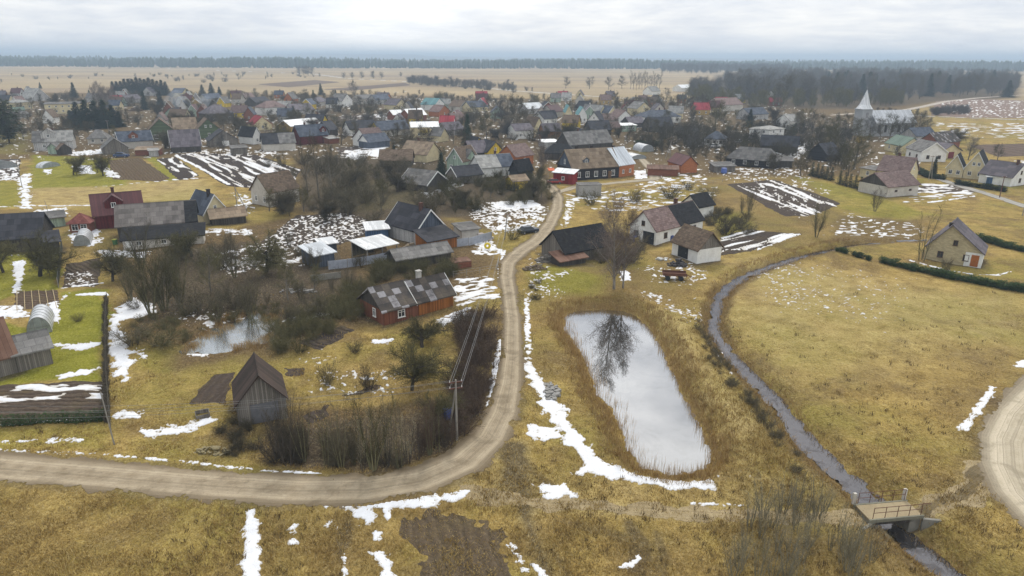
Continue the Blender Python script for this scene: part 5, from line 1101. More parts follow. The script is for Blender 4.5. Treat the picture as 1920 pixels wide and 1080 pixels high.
MB_ = scatter('hedge_strip', ['hedgebush'], [(lambda p: (p.x, p.y, .75, 'hedgebush', k, k * 1.7, .45))(at(198 + 2 * math.sin(k), 560 + k * 3.45)) for k in range(66)], 'narrow dark hedge strip along the wire fence of the lawn', 'hedge', 'dark')
# red gazebo
def gazebo():
    c = onground(at(156, 432)); root = thing('gazebo', 'small garden gazebo with red pyramid roof and white windows', 'gazebo', c, .2)
    MB().box(0, 0, .9, 3.6, 3.0, 2.2).obj('wall', W['brick'], root)
    r = MB(); a, b = 2.3, 2.0; q = [(-a, -b, 1.9), (a, -b, 1.9), (a, b, 1.9), (-a, b, 1.9)]; r.poly(q[::-1])
    for i in range(4): r.poly([q[i], q[(i + 1) % 4], (0, 0, 3.8)])
    r.obj('roof', rf('gazebo', (.22, .07, .06), (.28, .11, .09), 'slate'), root)
    for x in (-.8, .8): add_win(root, 'F', x, 1.1, 1.2, 1.2, 3.6, 3.0)
gazebo()
# bridge
CONC = m_wall('stained_concrete', (.25, .24, .21), 'plaster', (.12, .11, .09))
def bridge():
    a, b = at(1617, 962), at(1714, 953.5); c = (a + b) / 2; d = b - a; L = d.length; rz = math.atan2(d.y, d.x)
    root = thing('footbridge', 'small concrete bridge with rusty railings over the brook', 'bridge', Vector((c.x, c.y, 0)), rz); Wd = 1.8; z = .06
    MB().box(0, 0, z - .11, L, Wd, .24).obj('deck', m_wall('worn_deck', (.36, .29, .18), 'plaster', (.24, .18, .11)), root)
    for s in (-1, 1): MB().box(s * (L / 2 - .45), 0, -1.15, .9, Wd - .1, 2.2).obj('abutment', CONC, root)
    for s in (-1, 1): MB().box(0, s * (Wd / 2 - .2), z - .42, L - 1.2, .3, .36).obj('shade_beam', W['dgrey'], root)  # dark strips added under the deck edges to darken the opening
    for s in (-1, 1): MB().box(0, s * (Wd / 2 + .06), z - .1, L + .2, .14, .28).obj('kerb', m_wall('mossy_concrete', (.22, .21, .16), 'plaster', (.1, .1, .07)), root)
    m = MB().box(L / 2 + .9, -Wd / 2 - .4, -.75, 1.9, .24, 1.2, -.3); m.obj('wing_wall', CONC, root); MB().box(-L / 2 - .5, -Wd / 2 - .45, -.75, 1.2, .24, 1.2, .5).obj('wing_wall', CONC, root)
    for s in (-1, 1):
        ral = thing_child = link('railing', None, root); ral.location = (0, s * (Wd / 2 + .06), z + .1)
        for k in range(5): MB().tube((-L / 2 + .2 + k * (L - .4) / 4, 0, 0), (-L / 2 + .2 + k * (L - .4) / 4, 0, 1.0), .028, None, 6).obj('rail_post', RUST, ral)
        for zz in (.98, .52): MB().tube((-L / 2 + .2, 0, zz), (L / 2 - .2, 0, zz), .022, None, 6).obj('rail_bar', RUST, ral)
        if s < 0: MB().tube((L / 2 - .2, 0, 1.03), (L / 2 + .5, 0, .95), .03, None, 6).obj('rail_end', RUST, ral)
    for x, y in ((-L / 2 + .0, Wd / 2 + .3), (L / 2 - .05, Wd / 2 + .3)): MB().box(x, y, .5, .24, .2, 1.0).obj('marker_post', W['offwhite'], root)
bridge()
# utility poles and wires
INS = m_plain('insulator_white', (.6, .6, .58), .3, .5)
def pole(name, label, px, yb, yt, brace=None, arms=1, group=None, mat=None, r=.12, tilt=0.0, armdir=0.0):
    p = onground(at(px, yb)); hh = hgt(px, yb, yt) - p.z; root = thing(name, label, 'utility pole', p, armdir, group)
    MB().tube((0, 0, -.3), (tilt * hh, 0, hh), r, r * .7, 8).obj('post', mat or WOODP, root)
    if brace:
        q = onground(at(*brace)) - p; c, s = math.cos(-armdir), math.sin(-armdir); q = Vector((q.x * c - q.y * s, q.x * s + q.y * c, q.z))
        MB().tube((q.x, q.y, q.z - .2), (0, 0, hh * .88), r * .85, r * .7, 8).obj('brace', mat or WOODP, root)
    for k in range(arms):
        z = hh - .25 - .6 * k; ar = MB().box(tilt * hh, .0, z, 1.3, .09, .1).obj('crossarm', RUST, root)
        for x in (-.55, .55): MB().tube((x + tilt * hh, 0, z), (x + tilt * hh, 0, z + .22), .05, .035, 6).obj('insulator', INS, ar)
    return root, p + Vector((tilt * hh, 0, hh - .2))
GP = 'wooden utility poles'
p1, t1 = pole('utility_pole', 'braced wooden utility pole among bushes by the road bend', 857, 826, 712, (842,806), 2, armdir=.3)
p2, t2 = pole('utility_pole', 'wooden utility pole by the orange shed yard above the road', 946, 447, 400, None, 1, tilt=.10)
p3, t3 = pole('utility_pole', 'braced utility pole beside the bare trees left of the old brick house', 446, 398, 346, (464,396), 1)
p4, t4 = pole('utility_pole', 'braced pale utility pole between the timber house and small barn', 1256, 297, 263, (1247,298), 1)
p5, t5 = pole('utility_pole', 'pale utility pole on the lawn above the small tunnel greenhouse', 1171, 278, 255, None, 1)
p6, t6 = pole('utility_pole', 'braced pale utility pole beside the village road', 1741, 337, 292, (1747,337), 1)
p7, t7 = pole('utility_pole', 'dark utility pole at the blue garage, right edge', 1874, 371, 330, None, 1, mat=RUST)
p8, t8 = pole('utility_pole', 'leaning thin pole on the verge left of the grass corner', 214, 830, 735, None, 0, r=.07, tilt=-.05)
p9, t9 = pole('utility_pole', 'bare pole right of the green log house', 206, 259, 226, None, 1)
p10, t10 = pole('utility_pole', 'pole standing at the right edge by the village road', 1917, 404, 372, None, 1)
p11, t11 = pole('utility_pole', 'pole in the snowy yard by the polytunnel', 95, 412, 376, None, 0, r=.06, tilt=-.1)
p12, t12 = pole('utility_pole', 'pole at the dark shelter by the upper left beds', 42, 352, 300, None, 1, r=.09)
def wire(name, label, a, b, sag=.8, r=.018, grp=None):
    m = MB(); n = 12; P = [a.lerp(b, k / n) - Vector((0, 0, sag * 4 * (k / n) * (1 - k / n))) for k in range(n + 1)]
    for p, q in zip(P, P[1:]): m.tube(p, q, r, None, 3, False)
    o = m.obj(name, WIRE); return tag(o, label, 'wire', grp)
for k, (dx, dz) in enumerate(((-.5, .1), (.5, .1), (-.5, -.5), (.5, -.5))):
    wire('power_wire', 'thin power wire running from the braced roadside pole up the road', t1 + Vector((dx, 0, dz)), t2 + Vector((dx * .8, 0, dz * .5)), 1.0, .014, 'wires along the road')
    wire('service_wire', 'thin wire running left from the braced roadside pole past the old barn', t1 + Vector((dx, 0, dz)), at(-300, 760, 6.5) + Vector((0, dx * 1.4, dz)), 1.4, .011, 'wires past the barn')
# barrels, bins and other yard things
def barrel(name, label, px, py, r, h, mat, cat='barrel', lift=0.0):
    root = thing(name, label, cat, onground(at(px, py)))
    m = MB(); n = 14; prof = [(r * .92, 0), (r, h * .1), (r * 1.03, h * .33), (r * .98, h * .36), (r * 1.03, h * .64), (r * .98, h * .67), (r, h * .9), (r * .9, h)]
    for rr, z in prof:
        for i in range(n): m.v.append((rr * math.cos(6.2832 * i / n), rr * math.sin(6.2832 * i / n), z + lift))
    for k in range(len(prof) - 1):
        for i in range(n): j = (i + 1) % n; m.f.append((k * n + i, k * n + j, k * n + n + j, k * n + n + i))
    m.f.append(tuple(reversed(range(n)))); m.obj('drum', mat, root, True)
    l = MB().tube((0, 0, h + lift - .02), (0, 0, h + lift + .03), r * .94, None, n); l.tube((r * .4, 0, h + lift), (r * .4, 0, h + lift + .07), .06, None, 6); l.obj('lid', mat, root)
    if lift:
        for x, y in ((-.3, -.3), (.3, -.3), (.3, .3), (-.3, .3)): MB().tube((x, y, -.1), (x * .8, y * .8, lift), .05, None, 5).obj('leg', WOODP, root)
    return root
CM = lambda n, c: m_plain(n, c, .45, .4, 0.0, .15)
barrel('water_barrel', 'blue water barrel on a stand by the braced utility pole', 839, 798, .5, 1.2, CM('blue_plastic', (.06, .09, .30)), lift=1.0)
barrel('waste_barrel', 'yellow-lidded barrel at the white farmhouse gable', 1194, 455, .4, 1.0, CM('yellow_plastic', (.55, .42, .04)))
barrel('rain_barrel', 'blue barrel beside the yellow one at the white farmhouse', 1190, 453, .4, 1.1, CM('blue_drum', (.07, .12, .36)))
barrel('blue_drum', 'blue drum standing before the flat grey shed', 1357, 325, .9, 1.6, CM('blue_drum', (.07, .12, .36)))
barrel('corner_barrel', 'dark blue barrel at the corner of the white farmhouse front', 1259, 452, .4, 1.0, CM('navy_drum', (.04, .07, .22)))
def bin_(label, px, py, mat, lid):
    root = thing('wheelie_bin', label, 'bin', onground(at(px, py))); MB().prism([(-.28, .05), (.28, .05), (.34, 1.0), (-.34, 1.0)], -.3, .3).obj('body', mat, root)
    MB().prism([(-.38, 1.0), (.36, 1.0), (.36, 1.06), (-.38, 1.12)], -.33, .33).obj('lid', lid, root)
    for x in (-.26, .26): MB().tube((x, .3, .1), (x + .06, .3, .1), .1, None, 10).obj('wheel', DOORM['dark'], root)
bin_('green wheelie bin with yellow lid beside the long grey farm building', 216, 456, CM('bin_green', (.05, .16, .05)), CM('bin_yellow', (.5, .5, .08)))
def torus(name, label, px, py, Rr, r, mat, cat):
    m = MB(); n, k = 18, 8
    for i in range(n):
        for j in range(k):
            a, b = 6.2832 * i / n, 6.2832 * j / k; q = Rr + r * math.cos(b); m.v.append((q * math.cos(a), r * math.sin(b), Rr + r + q * math.sin(a)))
    for i in range(n):
        for j in range(k): a, b = (i + 1) % n, (j + 1) % k; m.f.append((i * k + j, a * k + j, a * k + b, i * k + b))
    o = m.obj(name, mat, None, True); o.location = onground(at(px, py)); return tag(o, label, cat)
torus('painted_tractor_ring', 'bright yellow painted tyre leaning by the road', 914, 466, .42, .22, CM('yellow_paint', (.65, .50, .03)), 'tyre')
def car(label, px, py, rz, col, name='parked_car', sc=1.0):
    root = thing(name, label, 'car', onground(at(px, py)), rz); root.scale = (sc,) * 3; pm = m_plain('paint_%.2f_%.2f_%.2f' % col, col, .3, .5, .2, .1)
    MB().prism([(-.85, .3), (.85, .3), (.88, .75), (.8, .92), (-.8, .92), (-.88, .75)], -2.1, 2.1).obj('body', pm, root)
    c = MB(); c.v = [(-1.7, -.76, .9), (1.1, -.76, .9), (.55, -.6, 1.42), (-1.25, -.6, 1.42), (-1.7, .76, .9), (1.1, .76, .9), (.55, .6, 1.42), (-1.25, .6, 1.42)]
    c.f = [(0, 1, 2, 3), (7, 6, 5, 4), (1, 5, 6, 2), (0, 3, 7, 4), (3, 2, 6, 7)]; c.obj('windows', GLASS, root)
    MB().box(-.35, 0, 1.45, 1.75, 1.18, .06).obj('roof', pm, root)
    for x in (-1.3, 1.3):
        for y in (-.82, .82):
            w = MB().tube((x, y - .1, .32), (x, y + .1, .32), .32, None, 14).obj('wheel', DOORM['dark'], root); MB().tube((x, y - .11, .32), (x, y + .11, .32), .18, None, 10).obj('rim', WIRE, w)
    for y in (-.6, .6): MB().box(2.1, y, .7, .05, .3, .14).obj('headlight', INS, root)
car('dark blue parked car by the grey plank gable', 228, 295, .15, (.03, .06, .16), sc=1.15)
car('dark car parked in the snowy yard left of the pale road', 990, 437, .5, (.03, .04, .06))
car('red car parked at the red porch of the timber house', 1040, 345, .1, (.28, .03, .03))
car('silver car parked near the pale modern block', 1386, 268, .3, (.4, .42, .45))
car('blue car parked near the white house row', 1083, 246, .2, (.05, .10, .25), sc=1.2)
car('maroon car parked under the snowy street eaves by the front gables', 1096, 249, 1.2, (.15, .03, .04), sc=1.2)
car('white van-like car parked beside the hip cottage', 1340, 277, .1, (.6, .6, .6), sc=1.1)
def trailer():
    root = thing('farm_trailer', 'rusty flatbed farm trailer on the grass below the timber barn', 'trailer', onground(at(1264, 523)), -.12)
    MB().box(0, 0, .85, 3.8, 1.8, .12).box(0, -.88, 1.05, 3.8, .06, .4).box(0, .88, 1.05, 3.8, .06, .4).obj('bed', RUST, root)
    MB().tube((1.9, 0, .75), (3.1, 0, .45), .06).obj('drawbar', RUST, root)
    for x in (-1.1, 1.0):
        for y in (-.8, .8): MB().tube((x, y - .1, .4), (x, y + .1, .4), .4, None, 12).obj('wheel', DOORM['dark'], root)
trailer()
fence('concrete_slabs', 'pair of leaning pale concrete slabs below the fence end', [(583,527),(609,524),(640,520)], 1.0, CONC, .12, False)
MB_w = S('low rusty red pen beside the road opposite the yard', (850,506),(884,502), 2.2, 1.0, .1, 'brick', 'rust', name='animal_pen', cat='pen', lean=True, over=.05)
DARKJ = m_plain('mixed_dark_scrap', (.06, .055, .055), .8); GREYJ = m_plain('grey_rubble', (.26, .25, .235), .9)
pile('scrap_heap', 'dark scrap heap beside the brown-roofed timber barn', 1270, 497, 1.8, 1.2, 1.1, DARKJ, 'heap', 4, 50, .4)
pile('board_stack', 'stack of old boards beside the black-roofed barn', 1022, 490, 1.6, 1.2, 1.1, W['grey'], 'stack', 5, 40, .5)
pile('brush_pile', 'brown brush pile at the road by the plank barn', 1002, 508, 2.0, 1.3, .8, m_plain('dead_branches', (.16, .12, .08)), 'heap', 6, 120, .22)
pile('rubble_heap', 'mossy rubble heap on the bank left of the pond', 1032, 730, 1.0, 2.2, .35, GREYJ, 'heap', 8, 40, .35)
pile('log_heap', 'heap of pale cut logs in the grass near the old barn', 395, 842, 1.5, .8, .6, m_plain('cut_logs', (.24, .2, .11)), 'heap', 9, 60, .22)
pile('yard_clutter', 'jumble of boards and sheets beside the farmhouse lean-to', 770, 470, 1.6, 1.4, 1.4, m_plain('yard_boards', (.24, .19, .13)), 'heap', 10, 60, .4)
pile('tarp_heap', 'heap of pale sheets behind the short metal fence', 902, 447, 2.2, 1.4, 1.0, m_plain('pale_sheets', (.5, .45, .43)), 'heap', 11, 30, .6)
pile('white_appliance_heap', 'white boxes and scrap in front of the timber barn', 1243, 487, 1.3, .6, .6, m_plain('white_scrap', (.55, .55, .53)), 'heap', 12, 12, .5)
pile('earth_mound', 'brown earth mound beside the conifers in the upper left', 254, 208, 4.0, 3.0, 2.4, m_plain('earth', (.14, .10, .07)), 'mound', 13, 80, 1.2)
pile('stone_scatter', 'loose stones beside the two leaning slabs', 560, 545, 3.0, 1.0, .3, GREYJ, 'heap', 14, 24, .35)
def crate():
    root = thing('wooden_crate', 'small wooden crate frame in the grass near the old barn', 'crate', onground(at(379, 773)), .5)
    for s in (-1, 1): MB().box(0, s * .6, .2, 1.3, .06, .4).obj('side', W['grey'], root); MB().box(s * .62, 0, .2, .06, 1.1, .4).obj('side', W['grey'], root)
crate()
def flag():
    root = thing('orange_awning', 'orange awning above the red porch corner', 'awning', onground(at(1033, 341)), .1)
    MB().prism([(-.9, 3.2), (.9, 3.7), (.9, 3.78), (-.9, 3.28)], -.9, .9).obj('sheet', m_plain('orange_cloth', (.55, .10, .02), .7), root)
    for x in (-.85, .85): MB().tube((x, 0, 0), (x, 0, 3.45), .05, None, 6).obj('post', WIRE, root)
flag()
for k in range(6):
    p = at(31 + k * 13.5, 541); q = at(31 + k * 15, 577); m = MB().box(0, 0, .06, (q - p).length, .09, .08); o = m.obj('bed_board', m_plain('bed_lath', (.42, .33, .19)), None)
    c = (p + q) / 2; o.location = onground(c, .02); o.rotation_euler = (0, 0, math.atan2(q.y - p.y, q.x - p.x)); tag(o, 'pale lath dividing the planted bed by the greenhouse', 'lath', 'laths in the planted bed')
# ------------------------------------------------------------------ trees one can tell apart
print('HOUSES DONE')
tree('birch', 1151, 543, 350, 'tall bare birch with white trunk and drooping twigs beside the pond', 'birch', wide=.82, var=0)
tree('birch', 1168, 541, 384, 'second birch trunk just right of the tall birch', 'birch', wide=.75, var=1)
tree('apple', 772, 724, 636, 'spreading old apple tree in the middle of the grass yard', 'apple_tree', wide=1.05, var=0)
tree('apple', 792, 650, 592, 'dark spreading apple tree close to the red cottage front', 'apple_tree', wide=1.35, var=1)
tree('apple', 806, 792, 728, 'small apple tree left of the braced roadside pole', 'apple_tree', var=2)
tree('apple', 73, 512, 428, 'leaning apple tree with whitewashed trunk on the left lawn', 'apple_tree', wide=.95, var=1)
tree('apple', 6, 508, 440, 'apple tree cut by the left edge of the lawn', 'apple_tree', var=0)
tree('apple', 138, 328, 284, 'small fruit tree by the long low greenhouse', 'apple_tree', wide=.8, var=2)
tree('apple', 194, 330, 280, 'fruit tree standing in a snow patch above the polytunnel', 'apple_tree', wide=.8, var=0)
tree('vase', 308, 578, 425, 'tall green-stemmed alder clump left of the marsh pond', 'alder', var=0, wide=.9)
tree('vase', 283, 588, 450, 'alder clump at the snow patch corner', 'alder', var=1, wide=.8)
tree('vase', 338, 574, 455, 'slender alder clump right of the tall alder clump', 'alder', var=2, wide=.7)
for k, (x, yb, yt, l) in enumerate([(245,560,478,'leafless alder left of the snow patch corner'),(395,545,455,'bare thicket tree below the cream cottage'),(440,520,440,'bare thicket tree below the woodshed'),(500,510,425,'bare thicket tree at the speckled snow slope'),(470,590,505,'bare tree behind the marsh pond'),(540,560,480,'bare tree in the thicket right of the marsh pond'),(265,500,400,'bare lichen tree in front of the long grey farm building'),(360,480,420,'bare tree at the corner of the long grey farm building'),(330,520,455,'small bare tree in the lower yard thicket'),(590,545,495,'bare shrub tree below the two concrete slabs'),(410,600,540,'bare tree over the marsh bank'),(210,520,455,'bare thicket tree right of the dug plot')]):
    tree(['vase', 'round', 'vase', 'apple'][k % 4], x, yb, yt, l, wide=.95, twig=['brown', 'olive'][k % 2])
for k, (x, yb, yt, l) in enumerate([(700,882,712,'tall green-stemmed sapling clump at the middle of the roadside thicket'),(726,872,712,'pale sapling clump just right of the tallest roadside clump'),(640,875,752,'dark sapling clump in the left half of the roadside thicket'),(540,866,728,'dense dark clump at the left end of the roadside thicket'),(570,858,745,'thin stems right of the dense left clump'),(520,850,760,'dark stems beside the old barn corner'),(806,852,722,'reddish sapling clump below the small apple tree'),(765,868,748,'fine pale stems between the roadside clumps'),(664,868,790,'leaning stems at the middle of the thicket'),(835,838,770,'stems at the foot of the braced pole'),(612,872,762,'thin upright stems right of the left clumps'),(680,884,760,'slender upright stems just left of the tallest roadside clump'),(748,880,742,'upright olive stems right of the pale clump'),(785,862,752,'thin stems left of the reddish clump'),(822,846,748,'slim stems between the reddish clump and the pole')]):
    tree(['vase', 'whip', 'vase', 'whip'][k % 4] if k < 10 else 'sapling', x, yb, yt, l, 'sapling_clump', 'sapling', wide=.8 if k not in (3, 5) else 1.0, twig=['olive', 'pale', 'brown', 'dark', 'brown', 'dark', 'red', 'pale', 'brown', 'brown'][k % 10], bark='olive' if k % 2 == 0 else 'dark')
for k, (x, yb, yt, l, w) in enumerate([(598,372,240,'tall dark grey tree, thickest in the central garden',.8),(578,368,258,'tall grey tree left of the thickest garden tree',.7),(622,366,262,'tall grey tree right of the thickest garden tree',.75)]):
    tree('tall', x, yb, yt, l, wide=w, twig='brown')
ol = [(505,395,352),(530,398,345),(548,392,350),(570,395,350),(650,355,305),(680,350,300),(705,345,305),(640,395,350),(690,385,335),(720,380,330),(745,360,318),(770,365,322),(660,330,290),(735,330,295),(815,395,345),(850,390,340),(875,385,345),(895,390,350),(920,370,330),(1000,370,325),(985,385,335),(1015,375,335),(610,410,365),(790,335,300),(830,300,272)]
for k, (x, yb, yt) in enumerate(ol): tree(['round', 'apple', 'vase'][k % 3], x, yb, yt, 'bare orchard tree in the gardens above the farmhouse', 'orchard_tree', 'tree', group='orchard trees above the farmhouse', twig=['olive', 'brown', 'brown'][k % 3])
tree('vase', 1404, 402, 340, 'bare multi-stemmed tree by the upper ploughed plot', var=0, wide=.75, twig='brown')
tree('vase', 1390, 398, 362, 'small bare tree left of the multi-stemmed tree', var=1, wide=.8, twig='brown')
tree('vase', 1530, 448, 374, 'green-barked vase-shaped tree on the brook bank', var=2, wide=.9)
tree('vase', 1640, 396, 348, 'reddish round bare tree below the stock barn', var=0, wide=1.0, twig='red')
tree('sapling', 1728, 488, 372, 'slim lichen-covered tree at the stone house corner', var=0, wide=1.3, twig='olive')
tree('shrub', 1770, 512, 478, 'thin little shrub before the stone house', 'shrub', 'shrub', wide=.5)
tree('round', 1600, 318, 246, 'broad bare willow left of the ochre-cream house', var=1, wide=1.2, twig='olive')
tree('round', 1575, 312, 262, 'smaller bare willow left of the broad willow', var=0, twig='olive')
tree('round', 1340, 248, 178, 'great bare willow in the middle of the village', var=2, wide=1.2, twig='olive', bark='olive')
tree('round', 1308, 252, 212, 'dark bare tree left of the great willow', var=0)
tree('round', 1366, 262, 222, 'low bare tree right of the great willow', var=1, twig='olive')
tree('birch', 1014, 324, 250, 'thin bare birch behind the maroon-roofed brick house', 'birch', wide=.8)
tree('round', 970, 255, 172, 'tall pale bare tree above the white balcony house', var=1, wide=.8, twig='brown')
tree('round', 664, 180, 146, 'round lone bare tree on the field edge', var=2, wide=1.2, twig='grey')
tree('round', 912, 262, 204, 'broad olive bare tree right of the dark spruce', var=0, wide=1.25, twig='olive')
tree('spruce', 877, 268, 212, 'dark pointed spruce in the village centre', 'spruce', wide=.8)
tree('shrub', 1612, 268, 250, 'golden-leaved shrub before the church', 'shrub', 'shrub', twig='gold', wide=1.2)
tree('spruce', 1749, 332, 292, 'dark fir beside the braced roadside pole', 'spruce', wide=.75)
tree('pine', 18, 268, 182, 'large dark pine filling the left edge', 'pine', wide=1.0, var=0)
tree('pine', -14, 262, 172, 'second dark pine behind the one at the left edge', 'pine', wide=1.0, var=1)
for k, (x, yb, yt, l) in enumerate([(148,238,190,'left spruce of the big dark clump'),(166,242,186,'tall spruce inside the big dark clump'),(183,240,188,'spruce in the middle of the big dark clump'),(199,240,186,'tallest right spruce of the big dark clump'),(214,238,196,'spruce at the right side of the dark clump'),(226,238,208,'low spruce at the right end of the dark clump'),(134,234,206,'low spruce at the left end of the dark clump'),(272,206,170,'dark fir in front of the lilac barn, left of two'),(302,202,170,'dark fir at the pale gable, right of two'),(329,208,184,'round blue spruce above the green log house'),(352,207,195,'small spruce above the dark green gable'),(140,184,154,'dark spruce above the terraced block'),(169,186,168,'slim spruce beyond the terraced block'),(76,166,154,'far spruce at the A-frame roof'),(602,178,156,'pointed spruce behind the tall white gable'),(630,186,168,'small dark spruce left of the tall white gable'),(588,184,168,'bluish spruce left of the pointed spruce'),(551,220,198,'green fir beside the brown hip house'),(850,204,186,'fir by the grey-brown gable'),(1405,238,204,'slim spruce left of the pale modern block'),(740,300,272,'dark fir at the mossy tan house'),(828,330,285,'dark bushy fir left of the mint house'),(397,176,155,'spruce hedge tree above the blue roof'),(380,178,158,'spruce left of the spruce hedge tree'),(412,178,162,'spruce right of the spruce hedge tree'),(1888,182,150,'dark spruce at the right end of the wood'),(1318,176,150,'dark pine group left of the wood'),(1297,178,152,'dark pine beside the far white farm')]):
    tree('spruce', x, yb, yt, l, 'spruce', wide=1.5 if k < 7 or k > 21 else 1.15)
for k in range(14):
    x = 214 + k * 7.6; tree('spruce', x, 179, 152 - 8 * math.sin(k / 13 * 3.0) + (k % 3) * 1.5, 'dark spruce in the tall conifer belt above the lilac barn', 'spruce', group='conifer belt', wide=1.5)
for k in range(5): tree('cone', 1522 + k * 9, 330 + k * 2.2, 303 + k * 2.4, 'dark conical conifer in the left clump by the tiny shed', 'conifer', 'conifer', group='left conifer clump', wide=1.15)
for k in range(5): tree('cone', 1574 + k * 9.5, 346 + k * 2.6, 319 + k * 2.8, 'dark conical conifer in the right clump by the stock barn', 'conifer', 'conifer', group='right conifer clump', wide=1.15)
for k in range(19): tree('thuja', 4 + k * 10.4, 791 - k * .58, 777 - k * .62 + 2 * math.sin(k * 2.1), 'small round thuja in the row below the dug bed', 'thuja', 'thuja', group='row of thujas', wide=1.0)
for k, (x, yb, yt, l) in enumerate([(1061,166,140,'lone round tree on the plain, leftmost of three'),(1105,167,142,'lone round tree on the plain, middle of three'),(1141,168,140,'lone round tree on the plain, nearest the tall tree group'),(1166,166,138,'tree at the left end of the tall plain group')]): tree('round', x, yb, yt, l, wide=1.1, twig='grey')
for k in range(11): tree('tall', 1182 + k * 5.4, 167 + (k % 3), 130 + (k * 7 % 5) * 2, 'tall bare tree in the dense group on the plain', group='tall group on the plain', wide=.95, twig='grey')
for k in range(24): x = 1150 + k * 8; tree('round', x, 210 + (k * 5 % 4), 176 + (k * 7 % 6) * 1.6 - (10 if k % 5 == 0 else 0), 'bare lime in the avenue above the wide hip house', 'lime_tree', 'tree', group='lime avenue', wide=.9, twig='brown')
for k, (x, yb, yt) in enumerate([(1490,252,200),(1505,250,198),(1522,256,200),(1540,262,206),(1555,268,214),(1572,262,204),(1590,258,206),(1600,268,218),(1630,262,212),(1650,262,214),(1668,262,210),(1690,262,214),(1708,258,210),(1722,256,206),(1736,252,214),(1530,280,226),(1560,290,232),(1510,275,222)]): tree('round', x, yb, yt, 'bare park tree around the church', 'park_tree', 'tree', group='park trees around the church', twig=['brown', 'olive', 'grey'][k % 3])
vt = []
rr_ = random.Random(3)
VT = [(60,205),(110,200),(120,240),(200,215),(240,225),(345,240),(360,225),(420,250),(440,262),(455,240),(430,238),(415,232),(462,225),(350,180),(430,180),(520,205),(575,220),(600,225),(630,240),(650,230),(665,240),(690,235),(720,240),(750,245),(780,240),(800,250),(715,225),(700,212),(670,210),(640,212),(590,200),(570,190),(500,190),(530,190),(760,210),(785,205),(850,222),(880,230),(900,232),(930,225),(950,240),(960,215),(985,228),(1000,222),(1090,262),(1160,258),(1110,268),(1215,255),(1270,255),(1285,260),(1300,240),(1250,262),(1180,262),(1060,262),(1040,265),(1250,185),(1270,190),(1290,195),(1320,200),(1390,240),(1400,250),(1460,240),(1450,250),(1480,262),(1380,225),(1420,215),(1300,285),(1360,290),(1395,290),(1410,275),(1200,270),(560,250),(535,262),(520,270),(420,285),(150,262),(215,262),(310,278),(100,262),(45,262),(80,240),(20,240),(10,225),(90,228),(640,272),(770,285),(800,280),(870,285),(850,270),(935,262),(940,285),(1815,300),(1870,300),(1790,268),(1680,300),(1590,330),(1500,330)]
for _k in range(70):
    a_ = rr_.uniform(0, 1500); b_ = rr_.uniform(186, 262) + a_ * .006; VT.append((a_, b_))
for k, (x, yb) in enumerate(VT): tree(['round', 'apple', 'low', 'round'][k % 4], x, yb, yb - ppm(yb) * rr_.uniform(5.5, 10.5), 'bare garden tree among the village roofs', 'garden_tree', 'tree', group='garden trees in the village', twig=rr_.choice(['brown', 'brown', 'olive', 'grey', 'dark']))
for k, (x, yb, yt) in enumerate([(190,175,150),(196,182,158),(205,186,162),(183,180,155),(212,180,158)]): tree('birch', x, yb + 18, yt, 'reddish bare birch left of the conifer belt', 'birch', group='birches by the conifer belt', twig='birch')
for k, (x, yb, yt) in enumerate([(562,141,122),(570,142,120),(578,142,121),(586,142,124),(205,130,117),(645,148,133),(660,148,134),(678,148,132),(700,148,131),(715,148,132),(752,145,134),(768,158,142),(775,158,138),(785,159,137),(795,160,140),(808,161,142),(820,162,140),(835,163,143),(845,164,141),(855,165,146),(870,166,148),(885,167,150),(900,168,152),(915,168,154)]): tree('low', x, yb, yt, 'hazy bare tree scattered on the far plain', 'plain_tree', 'tree', group='trees on the far plain', twig='grey', wide=1.3)
# ------------------------------------------------------------------ shrubs one can tell apart
for k, (x, yb, yt, l, w) in enumerate([(250,640,598,'rounded brown bush at the snow strip',1.5),(300,640,610,'low brown bush right of the snow strip',1.8),(1190,378,352,'leafless bush by the brick outhouse',1.2),(1255,372,340,'broad dark bush on the grassy bank',1.3),(1290,358,335,'dark bush right of the broad bank bush',1.2),(1330,376,345,'bush tangle above the small outbuilding',1.3),(1360,440,405,'brown shrub right of the small outbuilding',1.3),(1390,430,402,'brown shrub by the lower ploughed plot',1.2),(700,420,385,'bush above the white-roofed yard sheds',1.3),(960,448,420,'dark conifer-like bush by the road yard',1.0),(1085,470,425,'brown bush behind the roadside barn',1.2),(1180,492,450,'brown thorn bush right of the birch',1.2),(1200,470,430,'red-brown shrub at the white farmhouse corner',.9),(1110,382,352,'shrub below the site container',1.0),(690,720,680,'thin shrub in the middle of the grass yard',.6),(615,712,672,'thin twiggy shrub left in the grass yard',.6),(420,500,462,'shrub in the thicket below the farm building',1.4),(560,655,622,'dark shrub between the plots',1.0),(870,620,585,'bush right of the red cottage',1.1),(665,655,635,'low shrub by the plot corner',1.0)]):
    tree('shrub', x, yb, yt, l, 'shrub', 'shrub', wide=w, twig=['brown', 'olive', 'dark', 'brown'][k % 4])
